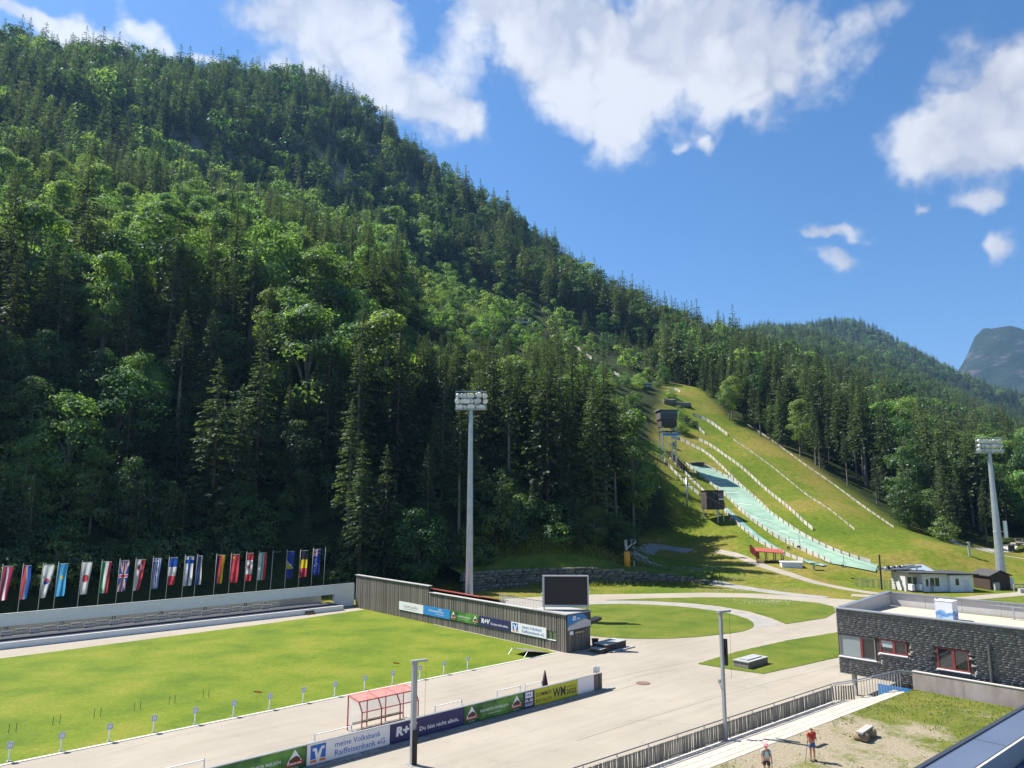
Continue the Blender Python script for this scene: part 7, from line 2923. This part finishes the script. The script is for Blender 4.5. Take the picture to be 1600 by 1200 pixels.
# bushes at the foot of the wood behind the flags
for i, (a_, b_, s, k, v) in enumerate(((-31, 60.5, 1.1, 'shrub', 0), (-27.5, 61, 1.2, 'shrub', 1), (-23.5, 60.5, 1.15, 'shrub', 0), (-20, 61, 1.3, 'shrub', 1), (-16.5, 62, 1.0, 'shrub', 1), (-34.5, 61, 1.3, 'shrub', 1), (-12, 62, 1.1, 'shrub', 1), (16.5, 60, 1.0, 'shrub', 1), (19.5, 57, .9, 'shrub', 1), (4, 63, 1.0, 'shrub', 1), (-4, 63, 1.2, 'shrub', 1))):
    q = W(a_, b_)
    place_single(k, q.x, q.y, hz(q.x, q.y), i * 2.1, s * 1.15, s, 100, 900, 100, v, 'leafy bush behind the flagpole row, ' + ['first', 'second', 'third', 'fourth', 'fifth', 'leftmost', 'sixth', 'ninth', 'tenth', 'eighth', 'seventh'][i] + ' from the left')['group'] = 'bushes behind the flagpoles'

# ------------------------------------------------------------------ people
def skin_mesh(name, nodes, edges, mat_, parent, sub=2):
    """continuous body grown over a skeleton: nodes = (x, y, z, radius)"""
    me = bpy.data.meshes.new(name)
    me.from_pydata([n[:3] for n in nodes], edges, [])
    o = put(name, me, parent)
    me.materials.append(mat_)
    o.modifiers.new('skin', 'SKIN').use_smooth_shade = True
    me.skin_vertices[0].data.foreach_set('use_root', [i == 0 for i in range(len(nodes))])
    for i, n in enumerate(nodes):
        r = n[3]
        me.skin_vertices[0].data[i].radius = (r, r) if not isinstance(r, tuple) else r
    s = o.modifiers.new('subsurf', 'SUBSURF')
    s.levels = s.render_levels = sub
    return o


M_skin = mat('skin', (.45, .24, .16), .6)
M_skin2 = mat('fair_skin', (.55, .32, .23), .6)


def person(loc, rot, h, label, shirt, legs, hat, shoes, skin, bag=None, stick=False, hands='phone', stride=.0):
    k = h / 1.75
    o = thing('person', label, 'person', loc, rot)
    f = .16 * stride
    S = [(0, 0, .95, (.15, .11)), (0, .01, 1.18, (.155, .11)), (0, .0, 1.38, (.17, .11)), (0, -.015, 1.48, .06), (0, -.05, 1.55, .058), (0, -.07, 1.62, (.083, .1)), (0, -.07, 1.70, (.072, .088)),
         (.1, 0, .9, .095), (.105, -f, .5, .062), (.11, -f * .4, .1, .042), (.115, -.14 - f * .4, .045, .04),
         (-.1, 0, .9, .095), (-.105, f, .5, .062), (-.11, f * 1.3, .1, .042), (-.115, -.14 + f * 1.3, .045, .04),
         (.19, 0, 1.41, .065), (.26, .03, 1.15, .047), (.16, -.2, 1.08, .034), (.09, -.27, 1.13, .03),
         (-.19, 0, 1.41, .065), (-.27, .03, 1.15, .047), (-.2, -.2, 1.0, .034), (-.16, -.28, 1.02, .03)]
    if hands == 'down':
        S[16:19] = [(.24, .03, 1.15, .047), (.25, -.05, .92, .034), (.25, -.08, .84, .03)]
        S[20:23] = [(-.24, .03, 1.15, .047), (-.25, -.05, .92, .034), (-.25, -.08, .84, .03)]
    if stick:
        S[20:23] = [(-.27, .02, 1.16, .047), (-.3, -.12, .98, .034), (-.31, -.2, .95, .03)]
    E_ = [(0, 1), (1, 2), (2, 3), (3, 4), (4, 5), (5, 6), (0, 7), (7, 8), (8, 9), (9, 10), (0, 11), (11, 12), (12, 13), (13, 14), (2, 15), (15, 16), (16, 17), (17, 18), (2, 19), (19, 20), (20, 21), (21, 22)]

    def sc(n, g=1.0):
        r = n[3]
        r = tuple(x * k * g for x in r) if isinstance(r, tuple) else r * k * g
        return (n[0] * k, n[1] * k, n[2] * k, r)
    skin_mesh('body', [sc(n) for n in S], E_, skin, o)
    T_ = [S[0], S[1], S[2], S[15], tuple(S[15][i] * .35 + S[16][i] * .65 for i in range(3)) + (.062,), S[19], tuple(S[19][i] * .35 + S[20][i] * .65 for i in range(3)) + (.062,)]
    skin_mesh('shirt', [sc(n, 1.13) for n in T_], [(0, 1), (1, 2), (2, 3), (3, 4), (2, 5), (5, 6)], shirt, o)
    Lg = [(0, 0, .97, (.155, .12)), (0, 0, .9, (.15, .12)), S[7], tuple(S[7][i] * .35 + S[8][i] * .65 for i in range(3)) + (.085,), S[11], tuple(S[11][i] * .35 + S[12][i] * .65 for i in range(3)) + (.085,)]
    skin_mesh('shorts', [sc(n, 1.16) for n in Lg], [(0, 1), (1, 2), (2, 3), (1, 4), (4, 5)], legs, o)
    for a, b in ((9, 10), (13, 14)):
        p, q = Vector(S[a][:3]) * k, Vector(S[b][:3]) * k
        MB().sphere((p + q) / 2 + Vector((0, 0, -.02 * k)), .16 * k, (.36, 1.0, .38), 10, 6).build('shoe', shoes, o, True)
    hd = Vector((0, -.07, 1.645)) * k
    if hat:
        MB().sphere(hd + Vector((0, .01, .05)) * k, .118 * k, (.95, 1.05, .72), 12, 7).build('cap', hat, o, True)
        MB().sphere(hd + Vector((0, -.12, .05)) * k, .09 * k, (1, 1.0, .16), 10, 5).build('cap_peak', hat, o, True)
    MB().sphere(hd + Vector((0, .035, -.01)) * k, .098 * k, (.95, .9, .95), 10, 7).build('hair', mat('grey_brown_hair', (.1, .08, .06), .8), o, True)
    fc = hd + Vector((0, -.088, -.01)) * k
    MB().add([fc + Vector((-.014, 0, -.02)) * k, fc + Vector((.014, 0, -.02)) * k, fc + Vector((0, -.03, -.022)) * k, fc + Vector((0, .004, .025)) * k], [(0, 1, 2), (0, 2, 3), (1, 3, 2), (0, 3, 1)]).build('nose', skin, o)
    for s in (-1, 1):
        MB().sphere(fc + Vector((s * .033, .006, .015)) * k, .011 * k, nu=6, nv=4).build('eye', M_ink, o)
        MB().sphere(hd + Vector((s * .09, .01, -.01)) * k, .03 * k, (.4, .8, 1.1), 6, 5).build('ear', skin, o)
    MB().box(-.025, .025, -.004, .004, -.004, .004, Matrix.Translation(fc + Vector((0, .0, -.048)) * k)).build('mouth', mat('lips', (.3, .09, .08), .6), o)
    for ia, ib, s in ((17, 18, 1), (21, 22, -1)):
        a, b = Vector(S[ia][:3]) * k, Vector(S[ib][:3]) * k
        d = (b - a).normalized()
        sd = d.cross(Vector((0, 0, 1))).normalized()
        hnd = MB()
        for j in range(4):
            p0 = b + sd * (j - 1.5) * .02 * k
            ln = (.075, .085, .08, .062)[j] * k
            p1 = p0 + d * ln * .55
            p2 = p1 + (d * .6 + Vector((0, 0, -.7))).normalized() * ln * .5
            hnd.tube(p0, p1, .0095 * k, .009 * k, 6).tube(p1, p2, .009 * k, .0075 * k, 6)
        th = b - d * .02 * k - sd * s * .03 * k
        hnd.tube(th, th + (d - sd * s * .8).normalized() * .06 * k, .011 * k, .009 * k, 6)
        hnd.build('hand', skin, o)
    if bag:
        MB().sphere((0, .19 * k, 1.25 * k), .2 * k, (.8, .55, 1.1), 10, 8).build('backpack', bag, o, True)
        for s in (-1, 1):
            MB().path([Vector((s * .11, .1, 1.42)) * k, Vector((s * .12, -.08, 1.45)) * k, Vector((s * .13, -.135, 1.3)) * k, Vector((s * .15, -.05, 1.1)) * k], .018 * k).build('strap', bag, o)
    return o


pr_ = G(1270, 1189, TZ)
person(pr_, .25, 1.78, 'man in a red shirt and blue shorts leaning on a hiking pole', mat('red_cotton', (.55, .03, .03), .8, (.47, .025, .025), 6), mat('blue_denim', (.06, .14, .36), .85, (.05, .11, .3), 8), mat('pale_hat', (.6, .57, .48), .8), M_ink, M_skin, stick=True)
st_ = thing('hiking_pole', 'thin dark hiking pole held by the man in red', 'hiking pole', pr_ + Vector((-.52, -.32, 0)))
MB().tube((0, 0, 0), (.2, .12, .98), .012, .014, 6).build('shaft', M_ink, st_)
MB().tube((.2, .12, .95), (.225, .135, 1.08), .02, .02, 6).build('grip', M_ink, st_)
person(G(1199, 1217, TZ), -.1, 1.68, 'walker in a pink cap, pale shirt and black shorts with a backpack', mat('pale_mint_cotton', (.55, .68, .66), .85, (.47, .6, .58), 6), M_ink, mat('pink_cap', (.75, .2, .28), .8), mat('brown_shoes', (.12, .07, .05), .8), M_skin2, M_ink, hands='down', stride=.5)
far_people = ((1029, 853, 'far person in an orange top at the bend under the trees', (.6, .12, .06)), (1036, 852, 'far walker in a dark top beside the orange one', (.2, .06, .06)), (1007, 860, 'far person in white and black on the grey path', (.7, .7, .7)))
for px, py, lab, c in far_people:
    q = on_slope(px, py)
    person(q, .3, 1.75, lab, mat('far_top_%d' % px, c, .8), M_ink, M_ink if px > 1030 else None, M_ink, M_skin, hands='down', stride=1.0)
